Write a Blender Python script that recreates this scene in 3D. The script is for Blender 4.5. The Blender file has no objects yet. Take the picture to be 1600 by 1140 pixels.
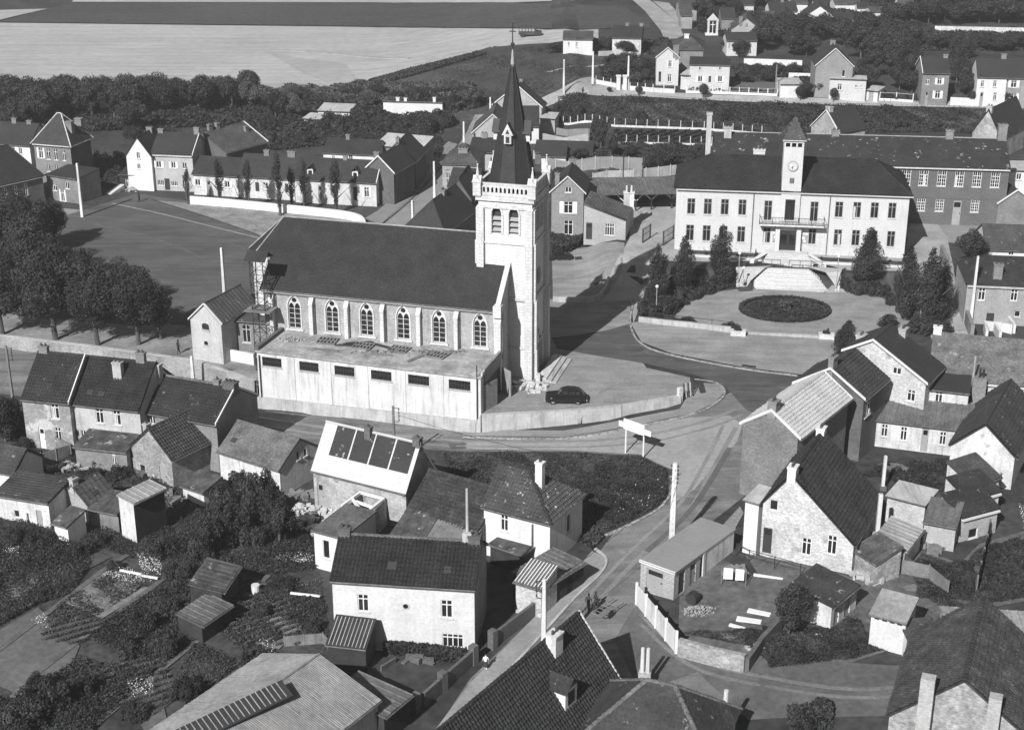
import bpy, bmesh, math, random
import numpy as np
from mathutils import Vector, Matrix
from mathutils.geometry import tessellate_polygon

sc = bpy.context.scene
R = math.radians
# ------------------------------------------------------------------ camera
CF, CP, CH = 2387.0, R(21.7), 62.0
cd = bpy.data.cameras.new('camera'); cam = bpy.data.objects.new('camera', cd)
sc.collection.objects.link(cam); sc.camera = cam
cam.location = (0, 0, CH); cam.rotation_euler = (R(90 - 21.7), 0, 0)
cd.sensor_width = 36; cd.lens = CF / 1600 * 36; cd.clip_start = 1; cd.clip_end = 9000
# ------------------------------------------------------------------ sky and sun
SUN_EL, SUN_AZ = 36.5, 27.3 + 180          # where the light comes from, clockwise from +Y
w = bpy.data.worlds.new('World'); sc.world = w; w.use_nodes = True
nt = w.node_tree; nt.nodes.clear()
sky = nt.nodes.new('ShaderNodeTexSky'); sky.sky_type = 'NISHITA'; sky.sun_disc = False
sky.sun_elevation = R(SUN_EL); sky.sun_rotation = R(SUN_AZ)
bw = nt.nodes.new('ShaderNodeRGBToBW'); bgn = nt.nodes.new('ShaderNodeBackground'); wo = nt.nodes.new('ShaderNodeOutputWorld')
nt.links.new(sky.outputs[0], bw.inputs[0]); nt.links.new(bw.outputs[0], bgn.inputs[0]); nt.links.new(bgn.outputs[0], wo.inputs[0])
bgn.inputs[1].default_value = 0.05
sd = bpy.data.lights.new('sun', 'SUN'); sd.energy = 5.0; sd.angle = R(0.5); sd.color = (1, 1, 1)
so = bpy.data.objects.new('sun', sd); sc.collection.objects.link(so)
so.rotation_euler = (R(90 - SUN_EL), 0, R(-SUN_AZ + 180))
so.location = (-60, -60, 120)
vs = sc.view_settings; sc.display_settings.display_device = 'sRGB'
vs.view_transform = 'Standard'; vs.look = 'None'; vs.exposure = 0.20; vs.gamma = 1.0; vs.use_curve_mapping = False
sc.cycles.max_bounces = 4; sc.cycles.diffuse_bounces = 1; sc.cycles.glossy_bounces = 2; sc.cycles.transparent_max_bounces = 4

SP, CPc = math.sin(CP), math.cos(CP)
def ray(px, py):
    u = (px - 800) / CF; v = (py - 570) / CF
    return Vector((u, CPc - v * SP, -SP - v * CPc))
def at(px, py, z=0.0):
    r = ray(px, py); t = (z - CH) / r.z
    return Vector((r.x * t, r.y * t, z))
def proj(p):
    dz = p[2] - CH; dep = p[1] * CPc - dz * SP; up = p[1] * SP + dz * CPc
    return 800 + CF * p[0] / dep, 570 - CF * up / dep
def zat(x, y, py):
    lo, hi = -20.0, 60.0
    for _ in range(40):
        m = (lo + hi) / 2
        if proj((x, y, m))[1] > py: lo = m
        else: hi = m
    return lo
# ------------------------------------------------------------------ terrain
def sm(t, a, b):
    t = np.clip((t - a) / (b - a), 0, 1); return t * t * (3 - 2 * t)
WALLPX = [(-700, 478), (-200, 513), (0, 531), (150, 549), (300, 570), (398, 603), (402, 604), (560, 623), (750, 648), (880, 642), (970, 636), (1062, 624)]
WALLX = []; WALLY = []
for p_ in WALLPX:
    q_ = at(p_[0], p_[1], 0); WALLX.append(q_.x); WALLY.append(q_.y)
def ywall(x): return np.interp(x, WALLX + [60, 400], WALLY + [WALLY[-1], WALLY[-1]])
def low(x): return np.interp(x, [-90, -52, -27, -5, 8, 18, 24], [-.6, -1.0, -2.2, -2.0, -1.15, -.2, 0])
def north(x, y):
    q = y + 0.128 * (x - 35)
    z = 2 * sm(q, 180.9, 182.7) * sm(x, 14, 18) + 2 * sm(q, 176.5, 186) * sm(x, 8, 14) * (1 - sm(x, 14, 18))
    z = z + 3 * sm(y, 268, 283) * sm(x, -35, 14) + 2 * sm(y, 268, 283) * (1 - sm(x, 8, 16)) * sm(x, -35, 14)
    return z
def hgt(x, y):
    x = np.asarray(x, float); y = np.asarray(y, float)
    return np.where(y > ywall(x), north(x, y), low(x))
def hbase(x, y):
    x = np.asarray(x, float); y = np.asarray(y, float)
    t = sm(y - ywall(x), 0.8, 5.5) ; t = np.where((x > 18) , 1, t)
    q = y + 0.128 * (x - 35); dip = 1.6 * (1 - sm(np.abs(x - 35.4), 3.6, 5.6)) * sm(q, 178.2, 179.6) * (1 - sm(q, 184, 185.6))
    return -dip + np.where(y > ywall(x), low(x) * (1 - t) + north(x, y) * t - .25 * (1 - t) * (x < 18), low(x))
def H(x, y): return float(hgt(x, y))
def G(px, py, dz=0.0):
    z = 0.0
    for _ in range(25):
        p = at(px, py, z + dz); z = .5 * z + .5 * H(p.x, p.y)
    p = at(px, py, z + dz); return Vector((p.x, p.y, z + dz))
# ------------------------------------------------------------------ objects
def tag(o, label=None, cat=None, group=None, kind=None):
    if label: o['label'] = label
    if cat: o['category'] = cat
    if group: o['group'] = group
    if kind: o['kind'] = kind
    return o
def empty(name, loc, label, cat, group=None, rz=0):
    o = bpy.data.objects.new(name, None); sc.collection.objects.link(o); o.location = loc; o.rotation_euler.z = rz
    o.empty_display_size = .2
    return tag(o, label, cat, group)
def link(name, me, parent=None, loc=None, rz=0, kind=None, scale=None):
    o = bpy.data.objects.new(name, me); sc.collection.objects.link(o)
    if parent is not None:
        o.parent = parent
        if loc is None: o.matrix_parent_inverse = Matrix.Identity(4)
    if loc is not None: o.location = loc
    if rz: o.rotation_euler.z = rz
    if scale is not None: o.scale = scale
    if kind: o['kind'] = kind
    return o
def copy_tree(o, parent=None):
    c = o.copy(); sc.collection.objects.link(c)
    if parent is not None: c.parent = parent
    for ch in o.children: copy_tree(ch, c)
    return c
class Fr:                                   # a local frame: u along, v away (left normal), z up; origin in world
    def __init__(s, o, ang):
        s.o = Vector(o); s.a = ang
        s.u = Vector((math.cos(ang), math.sin(ang), 0)); s.v = Vector((-math.sin(ang), math.cos(ang), 0)); s.z = Vector((0, 0, 1))
    def w(s, u, v, z): return s.o + s.u * u + s.v * v + s.z * z
ID = Fr((0, 0, 0), 0)
class MB:
    """collects faces in world or local coordinates; build() links ONE mesh object"""
    def __init__(s, fr=None): s.V = []; s.F = []; s.fr = fr; s.np = []
    def P(s, p): return s.fr.w(*p) if s.fr else Vector(p)
    def poly(s, pts):
        b = len(s.V); s.V += [tuple(s.P(p)) for p in pts]; s.F.append(tuple(range(b, b + len(pts)))); return s
    def box(s, u0, u1, v0, v1, z0, z1):
        c = [(u0, v0, z0), (u1, v0, z0), (u1, v1, z0), (u0, v1, z0), (u0, v0, z1), (u1, v0, z1), (u1, v1, z1), (u0, v1, z1)]
        b = len(s.V); s.V += [tuple(s.P(p)) for p in c]
        for f in ((0, 3, 2, 1), (4, 5, 6, 7), (0, 1, 5, 4), (1, 2, 6, 5), (2, 3, 7, 6), (3, 0, 4, 7)): s.F.append(tuple(b + i for i in f))
        return s
    def prism(s, pts, off):                  # polygon pts (3D), extruded by vector off (same coordinates)
        pts = [Vector(p) for p in pts]; off = Vector(off); n = len(pts)
        b = len(s.V); s.V += [tuple(s.P(p)) for p in pts] + [tuple(s.P(p + off)) for p in pts]
        s.F.append(tuple(b + i for i in range(n))[::-1]); s.F.append(tuple(b + n + i for i in range(n)))
        for i in range(n): j = (i + 1) % n; s.F.append((b + i, b + j, b + n + j, b + n + i))
        return s
    def tube(s, a, c, r0, r1=None, n=8, cap=True):
        r1 = r0 if r1 is None else r1
        a = s.P(a); c = s.P(c); d = (c - a).normalized(); x = d.orthogonal().normalized(); y = d.cross(x)
        b = len(s.V)
        for q, r in ((a, r0), (c, r1)):
            for i in range(n):
                t = 2 * math.pi * i / n; s.V.append(tuple(q + x * math.cos(t) * r + y * math.sin(t) * r))
        for i in range(n): j = (i + 1) % n; s.F.append((b + i, b + j, b + n + j, b + n + i))
        if cap: s.F.append(tuple(b + i for i in range(n))[::-1]); s.F.append(tuple(b + n + i for i in range(n)))
        return s
    def bar(s, a, c, w):                     # square bar
        return s.tube(a, c, w * .707, n=4)
    def lathe(s, c, prof, n=12):             # prof (r,z)
        c = s.P(c); b = len(s.V)
        for r, z in prof:
            for i in range(n): t = 2 * math.pi * i / n; s.V.append((c.x + r * math.cos(t), c.y + r * math.sin(t), c.z + z))
        for k in range(len(prof) - 1):
            for i in range(n): j = (i + 1) % n; s.F.append((b + k * n + i, b + k * n + j, b + (k + 1) * n + j, b + (k + 1) * n + i))
        s.F.append(tuple(b + (len(prof) - 1) * n + i for i in range(n))); s.F.append(tuple(b + i for i in range(n))[::-1])
        return s
    def sphere(s, c, r, sz=1, n=8, m=5):
        return s.lathe(c, [(max(.001, r * math.cos(R(-90 + 180 * k / m))), r * sz * math.sin(R(-90 + 180 * k / m))) for k in range(m + 1)], n)
    def arr(s, V, F):                        # numpy verts (world) and quads
        s.np.append((np.asarray(V, np.float32).reshape(-1, 3), np.asarray(F, np.int32))); return s
    def mesh(s, name, m, origin=None, smooth=False):
        nV = [np.array(s.V, np.float32).reshape(-1, 3)]; loops = [np.array([i for f in s.F for i in f], np.int32)]
        tot = [np.array([len(f) for f in s.F], np.int32)]; base = len(s.V)
        for V, F in s.np:
            nV.append(V); loops.append((F + base).reshape(-1)); tot.append(np.full(len(F), F.shape[1], np.int32)); base += len(V)
        V = np.concatenate(nV); L = np.concatenate(loops).astype(np.int32); T = np.concatenate(tot).astype(np.int32)
        if origin is not None: V = V - np.array(origin, np.float32)
        me = bpy.data.meshes.new(name)
        me.vertices.add(len(V)); me.vertices.foreach_set('co', V.reshape(-1))
        me.loops.add(len(L)); me.loops.foreach_set('vertex_index', L)
        st = np.zeros(len(T), np.int32); st[1:] = np.cumsum(T)[:-1]
        me.polygons.add(len(T)); me.polygons.foreach_set('loop_start', st)
        me.update(calc_edges=True)
        # uv in metres, u horizontal, v up the face
        a = V[L[st]]; b_ = V[L[st + 1]]; c = V[L[st + 2]]
        n = np.cross(b_ - a, c - a); ln = np.linalg.norm(n, axis=1, keepdims=True); n = n / np.maximum(ln, 1e-9)
        t = np.stack([-n[:, 1], n[:, 0], np.zeros(len(n))], 1); lt = np.linalg.norm(t, axis=1, keepdims=True)
        t = np.where(lt > .05, t / np.maximum(lt, 1e-6), np.array([[1., 0, 0]])); bb = np.cross(n, t)
        fi = np.repeat(np.arange(len(T)), T); W = V[L]
        uv = np.stack([(W * t[fi]).sum(1), (W * bb[fi]).sum(1)], 1).astype(np.float32)
        ul = me.uv_layers.new(name='UVMap'); ul.data.foreach_set('uv', uv.reshape(-1))
        if m is not None: me.materials.append(m)
        me.polygons.foreach_set('use_smooth', np.full(len(T), bool(smooth)))
        me.validate()
        return me
    def build(s, name, m, parent=None, kind=None, smooth=False, flip=False):
        """world-coordinate geometry; parent is an object with its own origin"""
        me = s.mesh(name, m, smooth=smooth)
        o = link(name, me, parent, kind=kind)
        if parent is not None: o.matrix_parent_inverse = world_of(parent).inverted()
        return o
def world_of(o):
    m = Matrix.LocRotScale(o.location, o.rotation_euler, o.scale)
    return world_of(o.parent) @ o.matrix_parent_inverse @ m if o.parent else m
# ------------------------------------------------------------------ materials (all grey: the photograph is black and white)
MATS = {}
def mat(name, base, var=.25, scale=.6, fine=.15, fscale=9, rough=.85, bump=.0, bscale=20, brick=None, streak=0, spots=0, spotc=.4, spots_s=1.2, stripe=None, spec=.2, emit=None, patch=None, track=0, furrow=0):
    if name in MATS: return MATS[name]
    m = bpy.data.materials.new(name); m.use_nodes = True; nt = m.node_tree; N = nt.nodes; L = nt.links
    bs = N['Principled BSDF']; bs.inputs['Roughness'].default_value = rough; bs.inputs['Specular IOR Level'].default_value = spec
    geo = N.new('ShaderNodeNewGeometry'); pos = geo.outputs['Position']; uvn = N.new('ShaderNodeUVMap'); uv = uvn.outputs[0]
    def noise(vec, s, d=4, r=.6):
        n = N.new('ShaderNodeTexNoise'); n.inputs['Scale'].default_value = s; n.inputs['Detail'].default_value = d; n.inputs['Roughness'].default_value = r
        L.new(vec, n.inputs['Vector']); return n.outputs['Fac']
    def math_(op, a, b):
        n = N.new('ShaderNodeMath'); n.operation = op
        for i, x in enumerate((a, b)):
            if isinstance(x, (int, float)): n.inputs[i].default_value = x
            else: L.new(x, n.inputs[i])
        return n.outputs[0]
    def maprange(v, a, b, c, d):
        n = N.new('ShaderNodeMapRange'); L.new(v, n.inputs[0])
        for i, x in enumerate((a, b, c, d)): n.inputs[i + 1].default_value = x
        return n.outputs[0]
    val = maprange(noise(pos, scale), .3, .7, 1 - var, 1 + var)
    val = math_('MULTIPLY', val, maprange(noise(pos, fscale, 3), .3, .7, 1 - fine, 1 + fine))
    val = math_('MULTIPLY', val, base)
    bumph = None
    if brick:
        bw_, bh_, mort, contrast = brick
        bt = N.new('ShaderNodeTexBrick'); L.new(uv, bt.inputs['Vector']); bt.inputs['Scale'].default_value = 1
        bt.inputs['Brick Width'].default_value = bw_; bt.inputs['Row Height'].default_value = bh_; bt.inputs['Mortar Size'].default_value = bh_ * .12
        bt.inputs['Color1'].default_value = (1 - contrast,) * 3 + (1,); bt.inputs['Color2'].default_value = (1 + contrast * .6,) * 3 + (1,)
        bt.inputs['Mortar'].default_value = (mort,) * 3 + (1,); bt.inputs['Mortar Smooth'].default_value = .2
        val = math_('MULTIPLY', val, bt.outputs['Color']); bumph = bt.outputs['Fac']
    if streak:
        mp = N.new('ShaderNodeMapping'); L.new(uv, mp.inputs[0]); mp.inputs['Scale'].default_value = (2.2, .18, 1)
        s_ = maprange(noise(mp.outputs[0], 1.0, 5, .65), .5, .75, 0, streak); val = math_('MULTIPLY', val, math_('SUBTRACT', 1.0, s_))
    if patch:
        ps, pc, pt = patch
        k = maprange(noise(pos, ps, 5, .7), pt, pt + .06, 0, 1)
        mx = N.new('ShaderNodeMix'); mx.data_type = 'FLOAT'; L.new(k, mx.inputs[0]); L.new(val, mx.inputs[2])
        L.new(math_('MULTIPLY', maprange(noise(pos, 6, 3), .3, .7, .8, 1.2), pc), mx.inputs[3]); val = mx.outputs[0]
    if track:                                # long worn bands, the way wheels and feet leave them
        mp = N.new('ShaderNodeMapping'); L.new(pos, mp.inputs[0]); mp.inputs['Rotation'].default_value = (0, 0, .9); mp.inputs['Scale'].default_value = (.12, 1.1, 1)
        val = math_('MULTIPLY', val, maprange(noise(mp.outputs[0], .8, 5, .65), .35, .65, 1 - track, 1 + track))
        vo = N.new('ShaderNodeTexNoise'); vo.inputs['Scale'].default_value = 14; vo.inputs['Detail'].default_value = 2; L.new(pos, vo.inputs['Vector'])
        val = math_('MULTIPLY', val, maprange(vo.outputs['Fac'], .3, .7, .88, 1.12))
    if furrow:
        mp = N.new('ShaderNodeMapping'); L.new(pos, mp.inputs[0]); mp.inputs['Rotation'].default_value = (0, 0, furrow); mp.inputs['Scale'].default_value = (.02, .55, 1)
        val = math_('MULTIPLY', val, maprange(noise(mp.outputs[0], 1.0, 6, .75), .3, .7, .78, 1.2))
    if spots:
        k = maprange(noise(pos, spots_s, 2, .5), .66 - spots * .1, .70 - spots * .1, 0, 1); k2 = maprange(noise(pos, spots_s * 3.3, 2, .5), .52, .6, 0, 1)
        k = math_('MULTIPLY', k, k2)
        mx = N.new('ShaderNodeMix'); mx.data_type = 'FLOAT'; L.new(k, mx.inputs[0]); L.new(val, mx.inputs[2]); mx.inputs[3].default_value = spotc; val = mx.outputs[0]
    if stripe:
        per, amt = stripe
        wv = N.new('ShaderNodeTexWave'); wv.inputs['Scale'].default_value = .31416 / per; L.new(uv, wv.inputs['Vector'])
        val = math_('MULTIPLY', val, maprange(wv.outputs['Fac'], 0, 1, 1 - amt, 1)); 
    cr = N.new('ShaderNodeCombineColor')
    for i in range(3): L.new(val, cr.inputs[i])
    L.new(cr.outputs[0], bs.inputs['Base Color'])
    if bump or bumph:
        bn = N.new('ShaderNodeBump'); bn.inputs['Strength'].default_value = bump or .4; bn.inputs['Distance'].default_value = .05
        L.new(noise(pos, bscale, 3) if not bumph else math_('SUBTRACT', 1.0, bumph), bn.inputs['Height']); L.new(bn.outputs[0], bs.inputs['Normal'])
    MATS[name] = m; return m
white = mat('white_render', .70, .08, .5, .06, 6, streak=.14, bump=.2)
whitew = mat('weathered_white_wall', .62, .22, .5, .15, 5, streak=.45, bump=.3, patch=(.5, .38, .62))
cream = mat('pale_rendered_wall', .62, .06, .3, .05, 6, streak=.12, brick=(.6, .3, .95, .03))
stonel = mat('pale_dressed_stone', .64, .10, .5, .08, 4, streak=.2, brick=(.7, .35, .86, .06))
brickl = mat('pale_brick_wall', .40, .18, .35, .12, 5, brick=(.24, .085, 1.25, .22))
brickw = mat('whitewashed_brick_wall', .56, .22, .4, .2, 5, brick=(.24, .085, .72, .2), patch=(.6, .34, .60))
brickm = mat('mid_brick_wall', .22, .2, .4, .15, 5, brick=(.24, .085, 1.4, .25))
brickd = mat('dark_brick_wall', .12, .2, .4, .15, 5, brick=(.24, .085, 1.5, .25))
brickr = mat('rough_patched_brick', .30, .3, .8, .25, 4, brick=(.26, .09, 1.5, .35), patch=(.7, .5, .6))
conc = mat('weathered_concrete', .45, .2, .5, .12, 5, streak=.45, bump=.2)
concw = mat('stained_white_concrete', .66, .14, .35, .08, 5, streak=.5, bump=.15)
concd = mat('dirty_concrete_roof', .34, .35, .5, .25, 3, bump=.3, patch=(.35, .5, .58))
tiled2 = mat('mossy_clay_tile', .048, .4, .9, .4, 5, rough=.85, patch=(.9, .085, .58))
tiled3 = mat('sooty_clay_tile', .030, .3, .6, .45, 6, rough=.75, patch=(1.6, .06, .64))
slate = mat('dark_slate', .038, .18, .3, .22, 5, rough=.62, spec=.3)
tiled = mat('dark_clay_tile', .038, .3, .5, .4, 6, rough=.8, spots=.08, spotc=.2, spots_s=1.4)
tilem = mat('mid_clay_tile', .070, .3, .5, .35, 6, rough=.85, spots=.12, spotc=.28, spots_s=1.4)
tilel = mat('lichened_grey_tile', .13, .35, .7, .35, 5, rough=.9, patch=(1.1, .30, .64))
tilep = mat('pale_new_tile', .42, .12, .5, .2, 6, rough=.8)
lichen = mat('slate_with_lichen', .040, .2, .3, .2, 5, rough=.75, spots=.35, spotc=.34, spots_s=1.1)
sheet = mat('corrugated_cement_sheet', .32, .25, .35, .2, 3, rough=.8, streak=.3)
zinc = mat('old_zinc_sheet', .13, .35, .5, .25, 4, rough=.6, streak=.4, spec=.4)
rust = mat('rusty_sheet', .085, .45, .9, .3, 5, rough=.8, streak=.3, patch=(.8, .35, .6))
wood = mat('weathered_wood', .20, .3, .8, .3, 12, streak=.3)
woodd = mat('dark_tarred_wood', .04, .3, .8, .3, 12)
paintw = mat('white_paint', .8, .05, 1, .05, 10, rough=.5)
paintg = mat('grey_paint', .34, .1, 1, .05, 10, rough=.5)
paintd = mat('dark_paint', .05, .1, 1, .05, 10, rough=.5)
glass = mat('window_glass', .022, .5, .8, .2, 3, rough=.12, spec=.6)
curtain = mat('net_curtain', .55, .2, 3, .2, 9)
iron = mat('dark_iron', .04, .2, 2, .1, 9, rough=.5)
asph = mat('dark_asphalt', .092, .22, .3, .12, 4, patch=(.22, .125, .58), track=.25)
asphm = mat('street_asphalt', .175, .22, .3, .14, 4, patch=(.2, .215, .57), track=.25)
gravel = mat('pale_gravel', .27, .2, .25, .14, 4, patch=(.3, .29, .6), track=.15)
sand = mat('light_sandy_ground', .36, .22, .3, .16, 4, patch=(.35, .28, .6))
square = mat('square_tarmac', .105, .18, .2, .1, 3, patch=(.16, .11, .57), track=.2)
paveb = mat('pavement_slabs', .27, .12, .3, .1, 3, brick=(.6, .6, .85, .06))
kerbm = mat('kerb_stone', .38, .2, .8, .15, 5, brick=(.9, .7, .5, .15))
leafd = mat('dark_foliage', .040, .45, .35, .5, 2.2, rough=.7, spec=.15)
leafm = mat('mid_foliage', .046, .45, .4, .5, 2.2, rough=.7, spec=.15)
leafl = mat('light_foliage', .085, .4, .5, .5, 2.2, rough=.75)
barkm = mat('bark', .09, .3, 2, .3, 9)
grass = mat('rough_grass_ground', .055, .45, .09, .35, 1.0)
lawn = mat('mown_grass', .14, .2, .2, .2, 2)
earth = mat('bare_earth', .11, .3, .3, .3, 3)
fieldp = mat('pale_stubble_field', .42, .12, .03, .10, .5, furrow=.12)
fieldd = mat('dark_beet_field', .075, .16, .02, .3, .8, furrow=.05)
flower = mat('white_flowers', .75, .2, 3, .1, 9)
# ------------------------------------------------------------------ roofs
rng = np.random.default_rng(7); rnd = random.Random(11)
def inpoly(px, py, poly):
    c = np.zeros(px.shape, bool); n = len(poly)
    for i in range(n):
        x1, y1 = poly[i]; x2, y2 = poly[(i + 1) % n]
        if y1 == y2: continue
        k = ((y1 > py) != (y2 > py)) & (px < (x2 - x1) * (py - y1) / (y2 - y1) + x1); c ^= k
    return c
STY = dict(pan=(.30, .37, .046, .075, 3), slate=(.30, .30, .0, .016, 1), flatt=(.24, .32, .008, .03, 2), corr=(.16, 2.4, .022, .012, 4), seam=(.60, 60., .03, .0, 6), coarse=(.5, .6, .03, .04, 2))
def tiles(mb, pts, sty, jit=.012, lift=.02):
    """covers the planar roof facet pts (world) with rows of tiles as real relief"""
    P = [Vector(p) for p in pts]; n = (P[1] - P[0]).cross(P[2] - P[0]).normalized()
    if n.z < 0: n = -n
    t = Vector((-n.y, n.x, 0)); t = t.normalized() if t.length > 1e-4 else Vector((1, 0, 0)); s = n.cross(t)
    o = P[0]; q = [((p - o).dot(t), (p - o).dot(s)) for p in P]
    u0, u1 = min(a for a, _ in q), max(a for a, _ in q); v0, v1 = min(b for _, b in q), max(b for _, b in q)
    pw, rh, amp, lap, sub = STY[sty]
    rh = min(rh, v1 - v0 + .01)
    nu = max(1, int(round((u1 - u0) / pw))); pw = (u1 - u0) / nu; nr = max(1, int(round((v1 - v0) / rh))); rh = (v1 - v0) / nr
    nc = nu * sub + 1; U = np.linspace(u0, u1, nc)
    if sty == 'seam': prof = np.where(np.arange(nc) % sub == 0, amp * 1.6, 0.0)
    else: prof = amp * (np.sin(np.arange(nc) * 2 * math.pi / sub + .6)) if sub > 1 else np.zeros(nc)
    VS = []; FS = []; b = 0; ph = rng.uniform(0, 6, 4); ww_ = rng.uniform(.6, 1.3, 2); sag = .028 if sty not in ('corr', 'seam') else .01
    o_, t_, s_, n_ = (np.array(x) for x in (o, t, s, n))
    for j in range(nr):
        tj = np.repeat(rng.normal(0, jit, nu + 1), sub)[:nc]
        for vv, h in ((v0 + j * rh, 0.0), (v0 + j * rh, lap), (v0 + (j + 1) * rh, .002)):
            hh = lift + h + prof + (tj if h == lap else 0) + sag * (1 + np.sin(U * ww_[0] + ph[0]) * np.sin(vv * ww_[1] + ph[1]) * .6 + .4 * np.sin(U * 2.3 + vv * 1.7 + ph[2]))
            VS.append(o_ + U[:, None] * t_ + vv * s_ + (hh)[:, None] * n_)
        mid = (U[:-1] + U[1:]) / 2; ok = inpoly(mid, np.full(nc - 1, v0 + (j + .5) * rh), q)
        i = np.nonzero(ok)[0]
        for k in (0, 1):
            FS.append(np.stack([b + k * nc + i, b + k * nc + i + 1, b + (k + 1) * nc + i + 1, b + (k + 1) * nc + i], 1))
        b += 3 * nc
    F = np.concatenate(FS)
    V = np.concatenate(VS); used, inv = np.unique(F, return_inverse=True)
    if len(used): mb.arr(V[used], inv.reshape(F.shape))
def slab(mb, pts, th):
    P = [Vector(p) for p in pts]; n = (P[1] - P[0]).cross(P[2] - P[0]).normalized()
    if n.z < 0: n = -n; P = P[::-1]
    s_fr, mb.fr = mb.fr, None
    mb.prism([p - n * th for p in P], n * th); mb.fr = s_fr
def ridge_caps(a, b, m, parent, step=.40, r=.14, name='ridge_tile', maxn=200, lift=.03):
    a, b = Vector(a), Vector(b); L = (b - a).length; n = max(1, int(L / step)); d = (b - a) / L
    if n > maxn: n = maxn
    st = L / n; me = None
    x = Vector((0, 0, 1)).cross(d).normalized(); y = d.cross(x)
    mb = MB()
    ks = [0, 1, 2, 3, 4]; pr = [(math.cos(R(180 * k / 4)) * r * 1.15, math.sin(R(180 * k / 4)) * r * .9) for k in ks]
    v = []
    for q, sc_ in ((0, 1.25), (st * .98, .88)):
        for (cx, cy) in pr: v.append(x * cx * sc_ + y * (cy * sc_ - .03) + d * q)
    mb.V = [tuple(p) for p in v]
    mb.F = [(i, i + 1, i + 6, i + 5) for i in range(4)] + [(0, 1, 2, 3, 4), (9, 8, 7, 6, 5)]
    me = mb.mesh(name, m)
    W = world_of(parent).inverted()
    for k in range(n):
        o = link(name, me, parent); o.matrix_parent_inverse = W
        p = a + d * (k * st); o.location = (p.x, p.y, p.z + lift + rnd.uniform(-.012, .012))
# ------------------------------------------------------------------ walls with real openings
def wall(mb, fr, p0, p1, zs, holes, depth=.14, outline=None):
    """vertical wall from p0 to p1 (frame uv), profile outline [(s,z)] or zs=(bottom,top); holes are [(s,z)] outlines"""
    p0, p1 = Vector(p0), Vector(p1); L = (p1 - p0).length; d = (p1 - p0) / L; n = Vector((d.y, -d.x))
    out = outline or [(0, zs[0]), (L, zs[0]), (L, zs[1]), (0, zs[1])]
    W = lambda s, z, k=0: fr.w(p0.x + d.x * s - n.x * k, p0.y + d.y * s - n.y * k, z)
    polys = [[Vector((s, z, 0)) for s, z in out]] + [[Vector((s, z, 0)) for s, z in h] for h in holes]
    flat = [p for pl in polys for p in pl]
    tris = tessellate_polygon(polys) if holes else [tuple(range(len(out)))]
    b = len(mb.V); mb.V += [tuple(W(p.x, p.y)) for p in flat]
    for t in tris:
        a = [flat[i] for i in t]
        ar = sum(a[i].x * a[(i + 1) % len(a)].y - a[(i + 1) % len(a)].x * a[i].y for i in range(len(a)))
        if abs(ar) < 1e-6: continue
        mb.F.append(tuple(b + i for i in (t if ar > 0 else t[::-1])))
    for h in holes:
        for i in range(len(h)):
            (s0, z0), (s1, z1) = h[i], h[(i + 1) % len(h)]
            c = len(mb.V); mb.V += [tuple(W(s0, z0)), tuple(W(s1, z1)), tuple(W(s1, z1, depth + .05)), tuple(W(s0, z0, depth + .05))]; mb.F.append((c, c + 1, c + 2, c + 3))
    return W
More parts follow.
